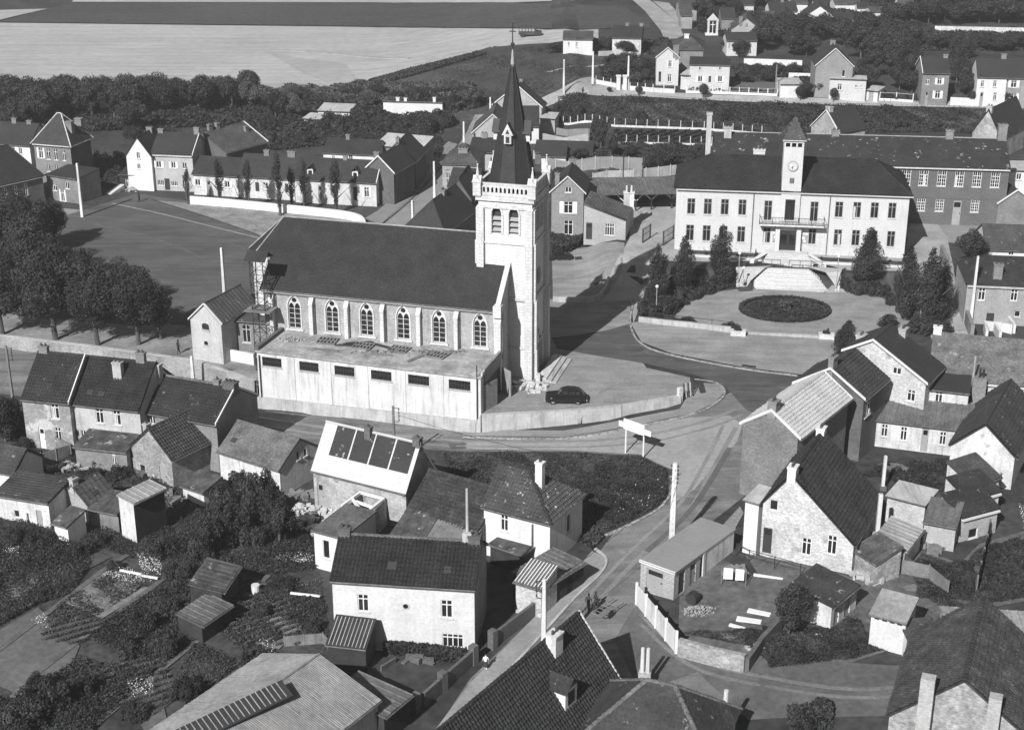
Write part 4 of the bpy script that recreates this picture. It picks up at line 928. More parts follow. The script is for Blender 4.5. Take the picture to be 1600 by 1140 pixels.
for (u, v) in ((T0u, T0v), (T1u, T0v), (T1u, T1v), (T0u, T1v)):
    su, sv = (-1 if u == T0u else 1), (-1 if v == T0v else 1); m1 = MB(cf)
    front = (u == T0u)
    zb = 12.2 if (u == T0u) else -1
    for (zz0, zz1, o) in ((zb, 3.3, .62), (max(3.3, zb), 8.8, .55), (max(8.8, zb), 15.0, .42), (15.0, 18.6, .30)):
        if zz1 <= zz0: continue
        a0, a1 = sorted((u + su * o, u - su * .35)); b0, b1 = sorted((v - sv * .001 * 0, v + sv * .35)); 
        m1.box(a0, a1, *sorted((v, v - sv * .6)), zz0, zz1) if False else None
        m1.box(*sorted((u - su * .62, u + su * (o * .35))), *sorted((v + sv * .003, v + sv * o)), zz0, zz1)
        m1.box(*sorted((u + su * .003, u + su * o)), *sorted((v - sv * .62, v - sv * .003)), zz0, zz1)
    m1.build('corner_buttress', stonel, tw)
    # pinnacle
    c = Vector((u + su * .05, v + sv * .05, 0)); m1 = MB(cf); m1.box(c.x - .42, c.x + .42, c.y - .42, c.y + .42, TZ, 21.3); m1.box(c.x - .5, c.x + .5, c.y - .5, c.y + .5, 21.3, 21.42)
    for (ax) in (0, 1):
        if ax == 0: m1.prism([(c.x - .45, c.y - .45, 21.42), (c.x + .45, c.y - .45, 21.42), (c.x, c.y - .45, 22.0)], (0, .9, 0))
        else: m1.prism([(c.x - .45, c.y - .449, 21.421), (c.x - .45, c.y + .449, 21.421), (c.x - .45, c.y, 22.001)], (.9, 0, 0))
    p = cf.w(c.x, c.y, 0); m1.fr = None; b = len(m1.V)
    m1.tube((p.x, p.y, 21.6), (p.x, p.y, 23.1), .26, .03, 8); m1.sphere((p.x, p.y, 23.1), .10); m1.build('pinnacle', stonel, tw)
# balustrade with small arches
for i, (a, b) in enumerate((((T0u + .4, T0v - .1), (T1u - .4, T0v - .1)), ((T1u + .1, T0v + .4), (T1u + .1, T1v - .4)), ((T1u - .4, T1v + .1), (T0u + .4, T1v + .1)), ((T0u - .1, T1v - .4), (T0u - .1, T0v + .4)))):
    a, b = Vector(a), Vector(b); L = (b - a).length; d = (b - a) / L; n = Vector((d.y, -d.x)); W = lambda s, z, k=0: tuple(cf.w(a.x + d.x * s - n.x * k, a.y + d.y * s - n.y * k, z))
    m1 = MB(); nn = 11; hs = []
    for k in range(nn): s = L * (k + .5) / nn - .12; hs.append([(s, TZ + .35), (s + .24, TZ + .35), (s + .24, TZ + .8), (s + .17, TZ + .93), (s + .07, TZ + .93), (s, TZ + .8)])
    plate(m1, W, [(0, TZ), (L, TZ), (L, TZ + 1.25), (0, TZ + 1.25)], hs, 0, .2); plate(m1, lambda s, z, k: W(s, z, .2), [(0, TZ), (L, TZ), (L, TZ + 1.25), (0, TZ + 1.25)][::-1], hs, 0, 0)
    m1.prism([W(0, TZ + 1.25, -.05), W(L, TZ + 1.25, -.05), W(L, TZ + 1.25, .25), W(0, TZ + 1.25, .25)], (0, 0, .12)); m1.build('balustrade', stonel, tw)
MB(cf).box(T0u, T1u, T0v, T1v, TZ - .1, TZ + .12).build('tower_deck', zinc, tw)
# spire
scx, scy = (T0u + T1u) / 2, (T0v + T1v) / 2; m1 = MB(cf); rad = 2.35; zb, zt = TZ + .12, 33.0
ring = lambda r, z: [(scx + r * math.cos(R(22.5 + 45 * k)), scy + r * math.sin(R(22.5 + 45 * k)), z) for k in range(8)]
spm = mat('spire_slate', .036, .18, .5, .25, 5, rough=.6, spec=.3, brick=(.25, .28, .8, .12))
levels = [(rad * 1.10, zb), (rad, zb + 1.2), (.18, zt)]
for k in range(8):
    for (r0, z0), (r1, z1) in zip(levels, levels[1:]):
        q0, q1 = ring(r0, z0), ring(r1, z1); m1.poly([q0[k], q0[(k + 1) % 8], q1[(k + 1) % 8], q1[k]])
spo = m1.build('spire', spm, ch)
for k in range(8): q0, q1 = ring(rad * 1.01, zb + 1.2), ring(.2, zt); MB(cf).tube(q0[k], q1[k], .07, .05, 5).build('spire_rib', slate, spo)
m1 = MB(cf); m1.tube((scx, scy, zt - 1.2), (scx, scy, zt + 1.5), .30, .07, 8); m1.build('spire_cap', sheet, spo)
m1 = MB(cf); m1.tube((scx, scy, zt + 1.4), (scx, scy, 37.2), .07, .05, 6); m1.tube((scx - .32, scy, 36.3), (scx + .32, scy, 36.3), .06, n=6); m1.sphere((scx, scy, 35.0), .22); m1.tube((scx - .2, scy, 37.2), (scx + .25, scy, 37.2), .08, .03, 5); m1.build('cross', iron, spo)
for k, ang in enumerate((-90, 0, 90, 180)):
    a = R(ang + 0); dx, dy = math.cos(a), math.sin(a); tx, ty = -dy, dx; z0 = 25.2; ri = 1.55
    Q = lambda r, t, z: (scx + dx * r + tx * t, scy + dy * r + ty * t, z)
    m1 = MB(cf); m1.prism([Q(ri + .45, -.62, z0 + .9), Q(ri + .45, .62, z0 + .9), Q(ri + .45, 0, z0 + 2.1)], Vector(Q(-.12, 0, 0)) - Vector(Q(0, 0, 0))); m1.prism([Q(ri + .4, -.38, z0), Q(ri + .4, .38, z0), Q(ri + .4, .38, z0 + .95), Q(ri + .4, -.38, z0 + .95)], Vector(Q(-.9, 0, 0)) - Vector(Q(0, 0, 0))); lu = m1.build('lucarne', stonel, spo)
    m1 = MB(cf); m1.prism([Q(ri + .47, -.22, z0 + 1.05), Q(ri + .47, .22, z0 + 1.05), Q(ri + .47, 0, z0 + 1.55)], Vector(Q(-.015, 0, 0)) - Vector(Q(0, 0, 0))); m1.prism([Q(ri + .42, -.2, z0 + .1), Q(ri + .42, .2, z0 + .1), Q(ri + .42, .2, z0 + .75), Q(ri + .42, -.2, z0 + .75)], Vector(Q(-.015, 0, 0)) - Vector(Q(0, 0, 0))); m1.build('lucarne_shade_panel', paintd, spo)  # dark panels on the solid lucarne, painting the shade of its hollows
    m1 = MB(cf)
    for sg in (-1, 1): m1.poly([Q(ri + .5, 0, z0 + 2.15), Q(ri + .5, sg * .72, z0 + .85), Q(ri - .7, sg * .72, z0 + .85), Q(ri - .9, 0, z0 + 2.15)])
    m1.build('lucarne_roof', slate, spo)
# ---- low annexe along the church
A_, B_ = at(401, 548, 4.06), at(751, 590, 4.06); af = Fr((A_.x, A_.y, 0), math.atan2(B_.y - A_.y, B_.x - A_.x)); AL = (B_ - A_).length
an = empty('church_annexe', af.w(AL / 2, 3, 0), 'long low white flat-roofed annexe along the church with six barred strip windows', 'building', rz=af.a)
mb = MB(); hol = []; wl = []
for px, y0, y1, ww in ((424.5, 553, 569, 30), (482.5, 560, 577, 30), (538, 568, 584, 31), (595.5, 573, 590, 32), (654, 580, 598, 33), (718, 587, 604, 34)):
    s, z, w_, h_ = wallwin(af, (0, 0), (AL, 0), (px, y0, y1, ww)); z = 4.06 - 1.62; h_ = 1.05; hol.append(rect(s, z, w_, h_)); wl.append((s, z, w_, h_))
W = wall(mb, af, (0, 0), (AL, 0), (-1.9, 4.0), hol, .18); wall(mb, af, (AL, 0), (AL, .9), (-1.9, 4.0), []); wall(mb, af, (AL - .4, 5.9), (AL - .4, 7.6), (-1.9, 4.0), []); wall(mb, af, (0, 6.5), (0, 0), (-1.9, 4.0), []); mb.build('wall', concw, an)
for a in wl: win_parts(an, af, (0, 0), (AL, 0), *a, 'grid', paintd, depth=.16)
for k in range(1, 12):
    s = AL * k / 12.0
    if all(abs(s - (x[0] + x[2] / 2)) > x[2] / 2 + .35 for x in wl): MB(af).box(s - .16, s + .16, -.07, -.002, -1.0, 3.85).build('pilaster', concw, an)
MB(af).box(-.10, AL + .12, -.22, 5.0, 4.0, 4.16).prism([(-.1, 5.0, 4.0), (AL + .12, 5.0, 4.0), (AL - .3, 7.4, 4.0), (-.1, 6.0, 4.0)], (0, 0, .16)).build('roof_slab', concd, an)
MB(af).box(-.15, .25, -.1, 6.2, 4.162, 4.55).build('parapet', brickd, an)
MB(af).box(AL - .15, AL + .13, 1.0, 6.3, 3.1, 4.6).build('door_beam', mat('plank_beam', .28, .2, .6, .2, 6, streak=.3), an)
MB(af).box(AL - .05, AL + .12, .2, 1.0, 4.162, 4.5).build('parapet', stonel, an)
MB(af).prism([(AL + .05, .95, .02), (AL + .75, 2.9, .02), (AL + .75, 2.9, 2.9), (AL + .05, .95, 2.9)], (.07, -.02, 0)).build('gate_leaf', sheet, an)
MB(af).prism([(AL + .2, 6.2, .02), (AL + 1.5, 5.2, .02), (AL + 1.5, 5.2, 2.9), (AL + .2, 6.2, 2.9)], (.05, .07, 0)).build('gate_leaf', sheet, an)
MB(af).box(AL - .02, AL + .10, 1.0, 6.2, -.5, 3.1).build('gateway_shade_panel', paintd, an)  # solid dark panel, stands in for the shade inside the gateway
for (u, v) in ((.0, -.05), (AL, -.05)): MB(af).tube((u + (.3 if u == 0 else -.35), v - .12, -1.2), (u + (.3 if u == 0 else -.35), v - .12, 3.7 if u == 0 else 5.4), .06, n=6).build('downpipe', iron, an)
# things lying on the annexe roof
for k, (px, py) in enumerate(((512, 533), (568, 541), (624, 546), (684, 555))):
    q = at(px, py, 4.2); f = Fr(q, af.a + R(6 - 5 * k)); m1 = MB(f); w_, d_ = 2.0, 1.7; z0, z1 = (.03, .15)
    for t in np.linspace(0, w_, 6): m1.box(t - .05 - w_ / 2, t + .05 - w_ / 2, -d_ / 2, d_ / 2, z0, z1)
    for t in (-d_ / 2, 0, d_ / 2): m1.box(-w_ / 2 + .051, w_ / 2 - .051, t - .05, t + .05, z0 + .01, z1 - .01)
    tag(m1.build('timber_grating', wood), ('leftmost timber grating lying on the annexe roof', 'second timber grating from the left on the annexe roof', 'third timber grating from the left on the annexe roof', 'rightmost timber grating lying on the annexe roof')[k], 'grating', 'timber gratings on the annexe roof')
for k, (px, py, L_, an_) in enumerate(((596, 541, 3.6, -35), (588, 554, 3.4, -12), (545, 540, 3.0, -5), (650, 560, 2.6, 50), (560, 536, 3.2, 8), (505, 547, 3.4, -14))):
    q = at(px, py, 4.2); f = Fr(q, R(an_)); m1 = MB(f).box(-L_ / 2, L_ / 2, -.12, .12, .0, .07).box(-L_ / 2 + .3, L_ / 2 - .2, .16, .34, .0, .06)
    tag(m1.build('plank', wood if k % 2 else woodd), ('long plank slanting beside the second grating on the annexe roof', 'dark plank nearest the annexe roof edge', 'short plank left of the second grating', 'plank pointing away near the third grating', 'pale plank against the church wall base', 'plank lying near the leftmost grating')[k], 'plank', 'planks on the annexe roof')
def rubble(name, label, c, rx, ry, n, s0, s1, m, seed, cat='rubble', hh=.6, top=None, kind='stuff'):
    r_ = random.Random(seed); m1 = MB()
    for _ in range(n):
        a = r_.uniform(0, 6.28); q = r_.random() ** .6; x = c[0] + math.cos(a) * q * rx; y = c[1] + math.sin(a) * q * ry; s = r_.uniform(s0, s1); z = c[2] + (1 - q) * hh * r_.random()
        f = Fr((x, y, z), r_.uniform(0, 3)); m1.fr = f; t = s * r_.uniform(.4, .9); m1.prism([(-s, -t, -.1), (s * .9, -t * 1.1, -.1), (s * 1.1, t, -.1), (-s * .8, t * .9, -.1)], (r_.uniform(-.1, .1), r_.uniform(-.1, .1), s * .8 + .1))
    m1.fr = None; o = m1.build(name, m); return tag(o, label, cat, kind=kind)
rubble('stone_rubble', 'heap of pale stone blocks at the foot of the church tower', tuple(at(824, 606, .05)), 2.3, 1.5, 70, .1, .32, stonel, 4)
rubble('roof_debris', 'pale mortar heap at the left of the annexe roof', tuple(at(455, 530, 4.2)), 1.5, .8, 60, .04, .13, conc, 5, hh=.35)
rubble('roof_debris', 'scattered debris along the church wall on the annexe roof', tuple(at(640, 550, 4.2)), 7, .5, 90, .04, .15, wood, 6, hh=.2)
# church steps right of the tower
st = empty('church_steps', cf.w(4.2, 3.5, 0), 'three long stone steps rising to the church tower portal', 'steps')
for k in range(3): MB(cf).box(3.3, 5.4 - .55 * k, 3.0, 10.2, -.2 if k == 0 else .17 * k, .17 * (k + 1)).build('step', stonel if k == 2 else conc, st)
MB(cf).box(3.3, 3.75, 2.4, 2.95, -.1, 1.1).build('pier', stonel, st)
# ---- hoist tower (lattice) at the nave corner
q = cf.w(-26.2, -1.25, 0); hf = Fr(q, cf.a); ho = empty('hoist_tower', q, 'dark lattice hoist tower standing against the left corner of the church', 'scaffold'); zt = 12.6; w_ = .75
m1 = MB(hf)
for (u, v) in ((-w_, -w_), (w_, -w_), (w_, w_), (-w_, w_)): m1.bar((u, v, 0), (u, v, zt), .09)
m1.build('posts', woodd, ho)
m1 = MB(hf); z = .6; kk = 0
cs = [(-w_, -w_), (w_, -w_), (w_, w_), (-w_, w_)]
while z < zt - 1:
    for i in range(4):
        a, b = cs[i], cs[(i + 1) % 4]; m1.bar((*a, z), (*b, z), .05); 
        if kk % 2: a, b = b, a
        m1.bar((*a, z), (*b, z + 1.3), .04)
    z += 1.3; kk += 1
m1.build('lattice_bracing', woodd, ho)
m1 = MB(hf)
for sg in (-1, 1): m1.prism([(-1.2, 0, zt + .75), (1.2, 0, zt + .75), (1.2, sg * 1.15, zt - .05), (-1.2, sg * 1.15, zt - .05)], (0, 0, .07))
m1.build('canopy', woodd, ho)
m1 = MB(hf); m1.box(-1.5, 1.5, -1.3, .9, 6.9, 7.0); m1.build('platform', wood, ho)
# ---- sacristy: gabled block and link
HS = []
HS.append(house('small pale gabled sacristy with a tiny arched window left of the church', (297, 496), (345, 504), 4.9, 7.0, 1.9, 'gable_v', wm=mat('sacristy_render', .55, .1, .5, .1, 5, streak=.25, brick=(.24, .085, .9, .12)), rm=tilem, sty='seam', z0=0, win=[('f', 321, 505, 515, 11, 'small', .25), ('f', 322, 533, 539, 6, 'small', .1)], name='sacristy', cat='outbuilding', verge=True, fm=paintd, ru=.5))
HS.append(house('low brick link with one pointed window joining sacristy and church', (361, 499), (418, 503), 4.3, 6.5, .8, 'lean_b', wm=brickm, rm=tilem, sty='seam', z0=0, win=[('f', 385, 507, 535, 13, 'cas', .5)], name='sacristy_link', cat='outbuilding', fm=stonel, gov=0))
o = strip('churchyard_wall', [(308, 556), (345, 560), (398, 570)], .3, 1.3, white, kind=None, smooth=False, label='low white wall in front of the sacristy and brick link', cat='wall')
# ================================================================== TOWN HALL
hw = []
for x in (1080, 1106, 1132.5, 1160, 1311, 1339, 1366.5, 1394):
    k = (x - 1080) * 7 / 314; hw.append(('f', x, 310 + k, 334.5 + k, 12.5, 'cas'))
    k = (x - 1078) * 9.8 / 312; hw.append(('f', x - 2, 351.2 + k, 375.8 + k, 12.5, 'cas'))
for x in (1200, 1272): hw.append(('f', x, 313.5 + (x - 1200) * .022, 344.5 + (x - 1200) * .022, 12.5, 'cas'))
for x in (1198, 1269): hw.append(('f', x, 355.5 + (x - 1200) * .03, 379.5 + (x - 1200) * .03, 12, 'cas'))
th = house('pale two-storey town hall with dark hipped slate roof, clock tower and balcony', (1057.5, 290.5), (1422, 303), 8.55, 11, 3.0, 'hip', wm=cream, rm=mat('hall_slate', .033, .22, .4, .3, 5, rough=.6, brick=(.3, .3, .78, .14), streak=.2), sty='slate', z0=2.0, win=hw, inset=4.3, over=.35, name='town_hall', cat='town hall', cornice=cream, fm=paintg, plinth=None,
           chim=[(1187, 233, 1.5, .62, .8, cream)])
tf, te, tL = th['fr'], th['e'], th['L']
def uof(fr, px, py, z=0, v=0):
    o = fr.w(0, v, 0); r_ = ray(px, py); c = Vector((0, 0, CH)); t = (o - c).dot(fr.v) / r_.dot(fr.v); q = c + r_ * t; return (q - fr.o).dot(fr.u), q.z - fr.o.z
uL, zT = uof(tf, 1226, 222, v=-.3); uR, _ = uof(tf, 1257, 222, v=-.3); uc = (uL + uR) / 2; tw2 = (uR - uL) / 2
_, zdoor = uof(tf, 1234, 391.5, v=-.3); zT += .2
mb = MB(); W = wall(mb, tf, (uL, -.3), (uR, -.3), (-.3, zT), [rect(tw2 - .62, 4.6, 1.24, 2.75), rect(tw2 - 1.05, zdoor, 2.1, 2.65)] + [rect(tw2 - 1.05 + .75 * k, zT - .85, .55, .55) for k in range(3)], .2)
for a, b in (((uR, -.3), (uR, 2.7)), ((uR, 2.7), (uL, 2.7)), ((uL, 2.7), (uL, -.3))): wall(mb, tf, a, b, (-.3, zT), [rect(1.5 - 1.05 + .75 * k, zT - .85, .55, .55) for k in range(3)] if a != (uR, 2.7) else [], .2)
tt = mb.build('tower', cream, te)
win_parts(te, tf, (uL, -.3), (uR, -.3), tw2 - .62, 4.6, 1.24, 2.75, 'cas', woodd, depth=.18)
m1 = MB(tf); m1.box(uc - 1.05, uc + 1.05, -.18, -.12, zdoor, zdoor + 2.65); dr = m1.build('entrance_door', woodd, te)
for k in (-1, 1): MB(tf).box(uc + k * .52 - .36, uc + k * .52 + .36, -.205, -.185, zdoor + .8, zdoor + 2.1).build('pane', glass, dr)
for k in (-1, 1): MB(tf).box(uc + k * 1.35 - .28, uc + k * 1.35 + .28, -.62, -.302, -.3, 4.05).build('door_pilaster', cream, te)
MB(tf).box(uL - .25, uR + .25, -.55, 2.95, zT, zT + .16).build('tower_cornice', stonel, te)
m1 = MB(tf); ap_ = (uc, 1.2, zT + 2.85); c4 = [(uL - .3, -.6, zT + .16), (uR + .3, -.6, zT + .16), (uR + .3, 3.0, zT + .16), (uL - .3, 3.0, zT + .16)]
for i in range(4): m1.poly([c4[i], c4[(i + 1) % 4], ap_])
o = m1.build('tower_roof', tilem, te); tb = MB()
for i in range(4): tiles(tb, [tf.w(*c4[i]), tf.w(*c4[(i + 1) % 4]), tf.w(*ap_)], 'slate')
tb.build('tower_roof_tiles', tilem, te, kind='stuff'); MB(tf).tube((uc, 1.2, zT + 2.8), (uc, 1.2, zT + 3.3), .05, .02, 6).build('finial', iron, te)
_, zc = uof(tf, 1239, 259.5, v=-.3); uk, _ = uof(tf, 1239, 259.5, v=-.3)
m1 = MB(tf); m1.tube((uk, -.302, zc), (uk, -.38, zc), .58, n=28); ck = m1.build('clock_face', stonel, te)
m1 = MB(tf); n_ = 28
for i in range(n_):
    a, b = 2 * math.pi * i / n_, 2 * math.pi * (i + 1) / n_
    m1.prism([(uk + .60 * math.cos(a), -.384, zc + .60 * math.sin(a)), (uk + .60 * math.cos(b), -.384, zc + .60 * math.sin(b)), (uk + .68 * math.cos(b), -.384, zc + .68 * math.sin(b)), (uk + .68 * math.cos(a), -.384, zc + .68 * math.sin(a))], (0, -.03, 0))
m1.build('clock_rim', paintg, ck)
for ang, L_, w_ in ((-120, .30, .05), (-97, .44, .035)):
    a = R(ang); m1 = MB(tf); m1.tube((uk, -.40, zc), (uk + L_ * math.cos(a), -.40, zc + L_ * math.sin(a)), w_, w_ * .5, 4); m1.build('clock_hand', iron, ck)
for k in range(12): a = R(30 * k); MB(tf).tube((uk + .47 * math.cos(a), -.388, zc + .47 * math.sin(a)), (uk + .55 * math.cos(a), -.388, zc + .55 * math.sin(a)), .022, n=4).build('hour_mark', iron, ck)
MB(tf).box(uk - .28, uk + .28, -.33, -.301, zc - 2.25, zc - 1.55).build('tower_vent', zinc, te)
# balcony
bl, zb = uof(tf, 1186, 351, v=-1.4); br, _ = uof(tf, 1288, 354, v=-1.4); zb = 4.25
MB(tf).box(bl, br, -1.4, -.62, zb - .2, zb).box(bl, uL - .01, -.62, -.002, zb - .2, zb).box(uR + .01, br, -.62, -.002, zb - .2, zb).box(uL - .01, uR + .01, -.619, -.301, zb - .199, zb - .001).build('balcony_slab', stonel, te)
m1 = MB(tf)
for z in (.12, .95): m1.bar((bl + .05, -1.35, zb + z), (br - .05, -1.35, zb + z), .05); m1.bar((bl + .05, -1.35, zb + z), (bl + .05, -.02, zb + z), .05); m1.bar((br - .05, -1.35, zb + z), (br - .05, -.02, zb + z), .05)
for k in range(46): x = bl + .05 + (br - bl - .1) * k / 45; m1.bar((x, -1.35, zb), (x, -1.35, zb + .95), .03 if k % 9 else .08)
m1.build('railing', iron, te)
for px, lab in ((1212, 'l'), (1256, 'r')):
    u, _ = uof(tf, px, 376); o = MB(tf).box(u - .42, u + .42, -.10, -.002, 1.55, 2.6).build('notice_board', paintg, te)
    MB(tf).box(u - .25, u + .1, -.115, -.102, 2.05, 2.4).box(u - .05, u + .22, -.115, -.102, 1.65, 1.95).build('notice', paintw, o)
for px in (1176, 1295):
    u, _ = uof(tf, px, 340); MB(tf).tube((u, -.1, .0), (u, -.1, 8.2), .055, n=6).build('downpipe', zinc, te)
MB(tf).box(.3, uL - 2.6, -.06, -.002, -.3, .55).build('plinth', stonel, te); MB(tf).box(uR + 2.6, tL - .3, -.06, -.002, -.3, .55).build('plinth', stonel, te)
# stairs: upper flight then flared lower flight
stt = empty('grand_stairs', tf.w(uc, -4, 0), 'wide flared stone stairs climbing to the town hall entrance', 'stairs')
nU = 6; run = .42
MB(tf).box(uc - 2.6, uc + 2.6, -1.7, -.305, -.4, zdoor).build('landing', stonel, stt)
for k in range(nU):
    z = zdoor * (nU - k) / (nU + 1); hw_ = 2.6 + .12 * k; MB(tf).box(uc - hw_, uc + hw_, -1.702 - run * (k + 1), -1.7 - run * k, -.4, z).build('step', stonel, stt)
for s_ in (-1, 1):
    m1 = MB(tf); m1.prism([(uc + s_ * 2.62, -1.6, -.3), (uc + s_ * 2.62, -1.6, zdoor + .1), (uc + s_ * 2.62, -2.3, zdoor + .1), (uc + s_ * 4.3, -4.6, .3), (uc + s_ * 4.3, -4.6, -.3)], (s_ * .5, .0, 0)); m1.build('cheek_wall', white, stt)
def tv(px, py, z):
    q = at(px, py, z) - Vector((tf.o.x, tf.o.y, z)); return q.dot(tf.u), q.dot(tf.v)
vt = tv(1232, 418, 2)[1]; vb = tv(1232, 451, 0)[1]; nL = 12; print('stairs v', vt, vb) if DEBUG else None
for k in range(nL):
    t0, t1 = k / nL, (k + 1) / nL; z = -2 + 2 * (1 - (k + 1) / (nL + 1)); hw_ = 2.3 + (4.9 - 2.3) * ((k + 1) / nL) ** .8
    m1 = MB(tf); bow = .55 * t1; seg = 8; fp = []
    for i in range(seg + 1): a = -1 + 2 * i / seg; fp.append((uc + a * hw_, vt + (vb - vt) * t1 - bow * (1 - a * a), -2.5))
    pts = [(uc + hw_, vt + .2, -2.5), (uc - hw_, vt + .2, -2.5)] + fp
    m1.prism(pts, (0, 0, z + 2.5)); m1.build('step', stonel, stt)
m1 = MB(tf)
for u0, u1 in ((uc - 4.2, uc - 1.0), (uc + .1, uc + 4.2)): m1.bar((u0, vt + .35, .85), (u1, vt + .35, .85), .05); [m1.bar((u0 + (u1 - u0) * k / 3, vt + .35, -.1), (u0 + (u1 - u0) * k / 3, vt + .35, .85), .06) for k in range(4)]
m1.build('handrail', iron, stt)
drape('stone_bank', [(1150, 448), (1150, 418), (1206, 416), (1166, 449)], mat('pale_stone_bank', .42, .2, .5, .15, 4), .07, zf=nz)
drape('stone_bank', [(1302, 450), (1258, 417), (1316, 420), (1312, 448)], mat('pale_stone_bank', .42), .07, zf=nz)
strip('flower_border', [(1062, 395), (1120, 397), (1198, 402)], .9, .25, leafm, z0=-.1); strip('flower_border', [(1270, 406), (1340, 409), (1410, 413)], .9, .25, leafm, z0=-.1)
strip('forecourt_edge', [(1060, 400), (1190, 408)], .25, .3, stonel, smooth=False); strip('forecourt_edge', [(1280, 412), (1412, 419)], .25, .3, stonel, smooth=False)
for i, x in enumerate((1077, 1104, 1181, 1284, 1309, 1390)): bush('small clipped shrub number %s from the left before the town hall wall' % ('one', 'two', 'three', 'four', 'five', 'six')[i], x, 397 + (x - 1077) * .048, 6, .9 if i != 2 else 1.4, 'bushd', group='shrubs before the town hall')
# round lawn with hedge ring
c = G(1226, 486); bed = empty('flower_bed', c, 'large round dark flower bed in the middle of the terrace', 'flower bed')
rx_, ry_ = 5.05, 4.7; e0 = tv
rxm = (G(1298, 486) - G(1155, 486)).length / 2; rym = (G(1226, 466) - G(1226, 505)).length / 2; cc_ = (G(1226, 466) + G(1226, 505)) / 2
m1 = MB(); m1.prism([(cc_.x + rxm * math.cos(R(a)), cc_.y + rym * math.sin(R(a)), -.05) for a in range(0, 360, 10)], (0, 0, .16)); m1.build('soil', earth, bed)
r_ = np.random.default_rng(3)
def ringtuft(name, m, n, f0, f1, h, size, label=None):
    a = r_.uniform(0, 6.283, n); f = np.sqrt(r_.uniform(f0 ** 2, f1 ** 2, n)); z = .1 + r_.uniform(0, 1, n) * h
    p = np.stack([cc_.x + rxm * f * np.cos(a), cc_.y + rym * f * np.sin(a), z], 1); nr = r_.normal(0, .7, (n, 3)); nr[:, 2] += .6; nr /= np.linalg.norm(nr, axis=1, keepdims=True)
    q = np.cross(nr, r_.normal(0, 1, (n, 3))); q /= np.linalg.norm(q, axis=1, keepdims=True); b = np.cross(nr, q); s = size * r_.uniform(.5, 1.5, (n, 1)); V = np.stack([p - q * s, p - b * s, p + q * s, p + b * s], 1).reshape(-1, 3)
    mb = MB(); mb.arr(V, np.arange(4 * n).reshape(n, 4)); return mb.build(name, m, bed, kind='stuff')
ringtuft('hedge_ring', leafd, 9000, .90, 1.0, .35, .07); ringtuft('planting', leafd, 12000, .0, .86, .16, .07); ringtuft('rose_bushes', leafm, 2600, .35, .6, .35, .07); ringtuft('pale_flowers', leafl, 1200, .2, .8, .25, .06); ringtuft('centre_plants', leafl, 500, .0, .14, 1.1, .14)
# front wall of the garden with planters
strip('garden_wall', [(998, 504), (1040, 509), (1080, 513), (1142, 520)], .35, .75, conc, kind=None, smooth=False, label='low pale wall with railing before the left shrubs of the round terrace', cat='wall')
strip('terrace_edge', [(1156, 522), (1280, 528)], .4, .32, conc, kind=None, smooth=False, label='low kerb wall between the two planters of the terrace', cat='wall')
o = fence('thin iron rail along the left garden wall', [(1000, 500), (1082, 510), (1142, 517)], 1.15, 3, iron, iron, panel=False, rails=(.95,), postw=.06)
for i, x in enumerate((1153, 1291)):
    g = G(x, 525 + i * 5); e = empty('planter', g, ('left stone planter with a small dark shrub on the terrace edge', 'right stone planter with a small dark shrub on the terrace edge')[i], 'planter', 'terrace planters'); f = Fr(g, tf.a)
    m1 = MB(f); m1.box(-.85, .85, -.45, .45, -.2, .62); m1.build('trough', stonel, e); m1 = MB(f); m1.box(-.9, .9, -.5, .5, .62, .72); m1.build('rim', stonel, e)
    link('shrub', LM['bushd', 0], e, loc=(0, 0, .6), scale=(.5, .4, .9))
# poplars and shrubs of the hall garden
PG = 'columnar poplars in the town hall garden'
for (x, yb, yt, w_, lab) in ((1026, 474, 376, 34, 'leftmost dark poplar at the corner of the terrace garden'), (1066, 462, 364, 34, 'second dark poplar from the left in the terrace garden'), (1124, 447, 346, 34, 'tall narrow poplar left of the grand stairs'), (1352, 452, 351, 42, 'dark poplar right of the grand stairs'), (1413, 500, 375, 38, 'poplar at the right end of the terrace beside the side path'), (1446, 515, 380, 44, 'tall broad poplar right of the terrace by the path'), (1470, 500, 410, 40, 'rightmost poplar beside the side path')):
    treepx('poplar', lab, x, yb, yt, w_, 'col', PG, .0)
SG = 'shrubs of the town hall garden'
k = 0
for (x, y, w_, h_, kd) in ((1012, 492, 46, 2.6, 'bushd'), (1040, 488, 50, 2.8, 'bushd'), (1030, 470, 44, 2.6, 'bushd'), (1058, 476, 44, 2.4, 'bushd'), (1080, 466, 44, 2.2, 'bushd'), (1098, 456, 40, 2.4, 'bushd'), (1060, 455, 40, 2.6, 'bushd'), (1120, 450, 40, 2.0, 'bushd'), (1140, 446, 30, 1.8, 'bushd'), (1090, 442, 40, 2.0, 'bushm'), (1025, 498, 40, 1.2, 'bushm'), (1072, 504, 50, .9, 'bushm'), (1140, 514, 34, 1.1, 'bushm'),
                       (1322, 450, 30, 2.2, 'bushd'), (1345, 455, 40, 2.2, 'bushd'), (1372, 461, 42, 2.2, 'bushd'), (1398, 474, 42, 2.6, 'bushd'), (1425, 488, 50, 3.0, 'bushd'), (1455, 498, 60, 3.4, 'bushd'), (1440, 520, 60, 3.2, 'bushd'), (1472, 520, 46, 2.8, 'bushd'), (1435, 465, 50, 3.0, 'bushd'), (1325, 438, 30, 1.5, 'bushd')):
    k += 1; bush('dense dark shrub in the planting %s of the round terrace' % ('left' if x < 1200 else 'right'), x, y, w_, h_, kd, 'garden_shrub', group='shrubs planted %s of the round terrace' % ('left' if x < 1200 else 'right'))
treepx('conifer', 'bushy dark conifer standing at the right front of the terrace', 1321, 552, 498, 38, 'col', None, .02)
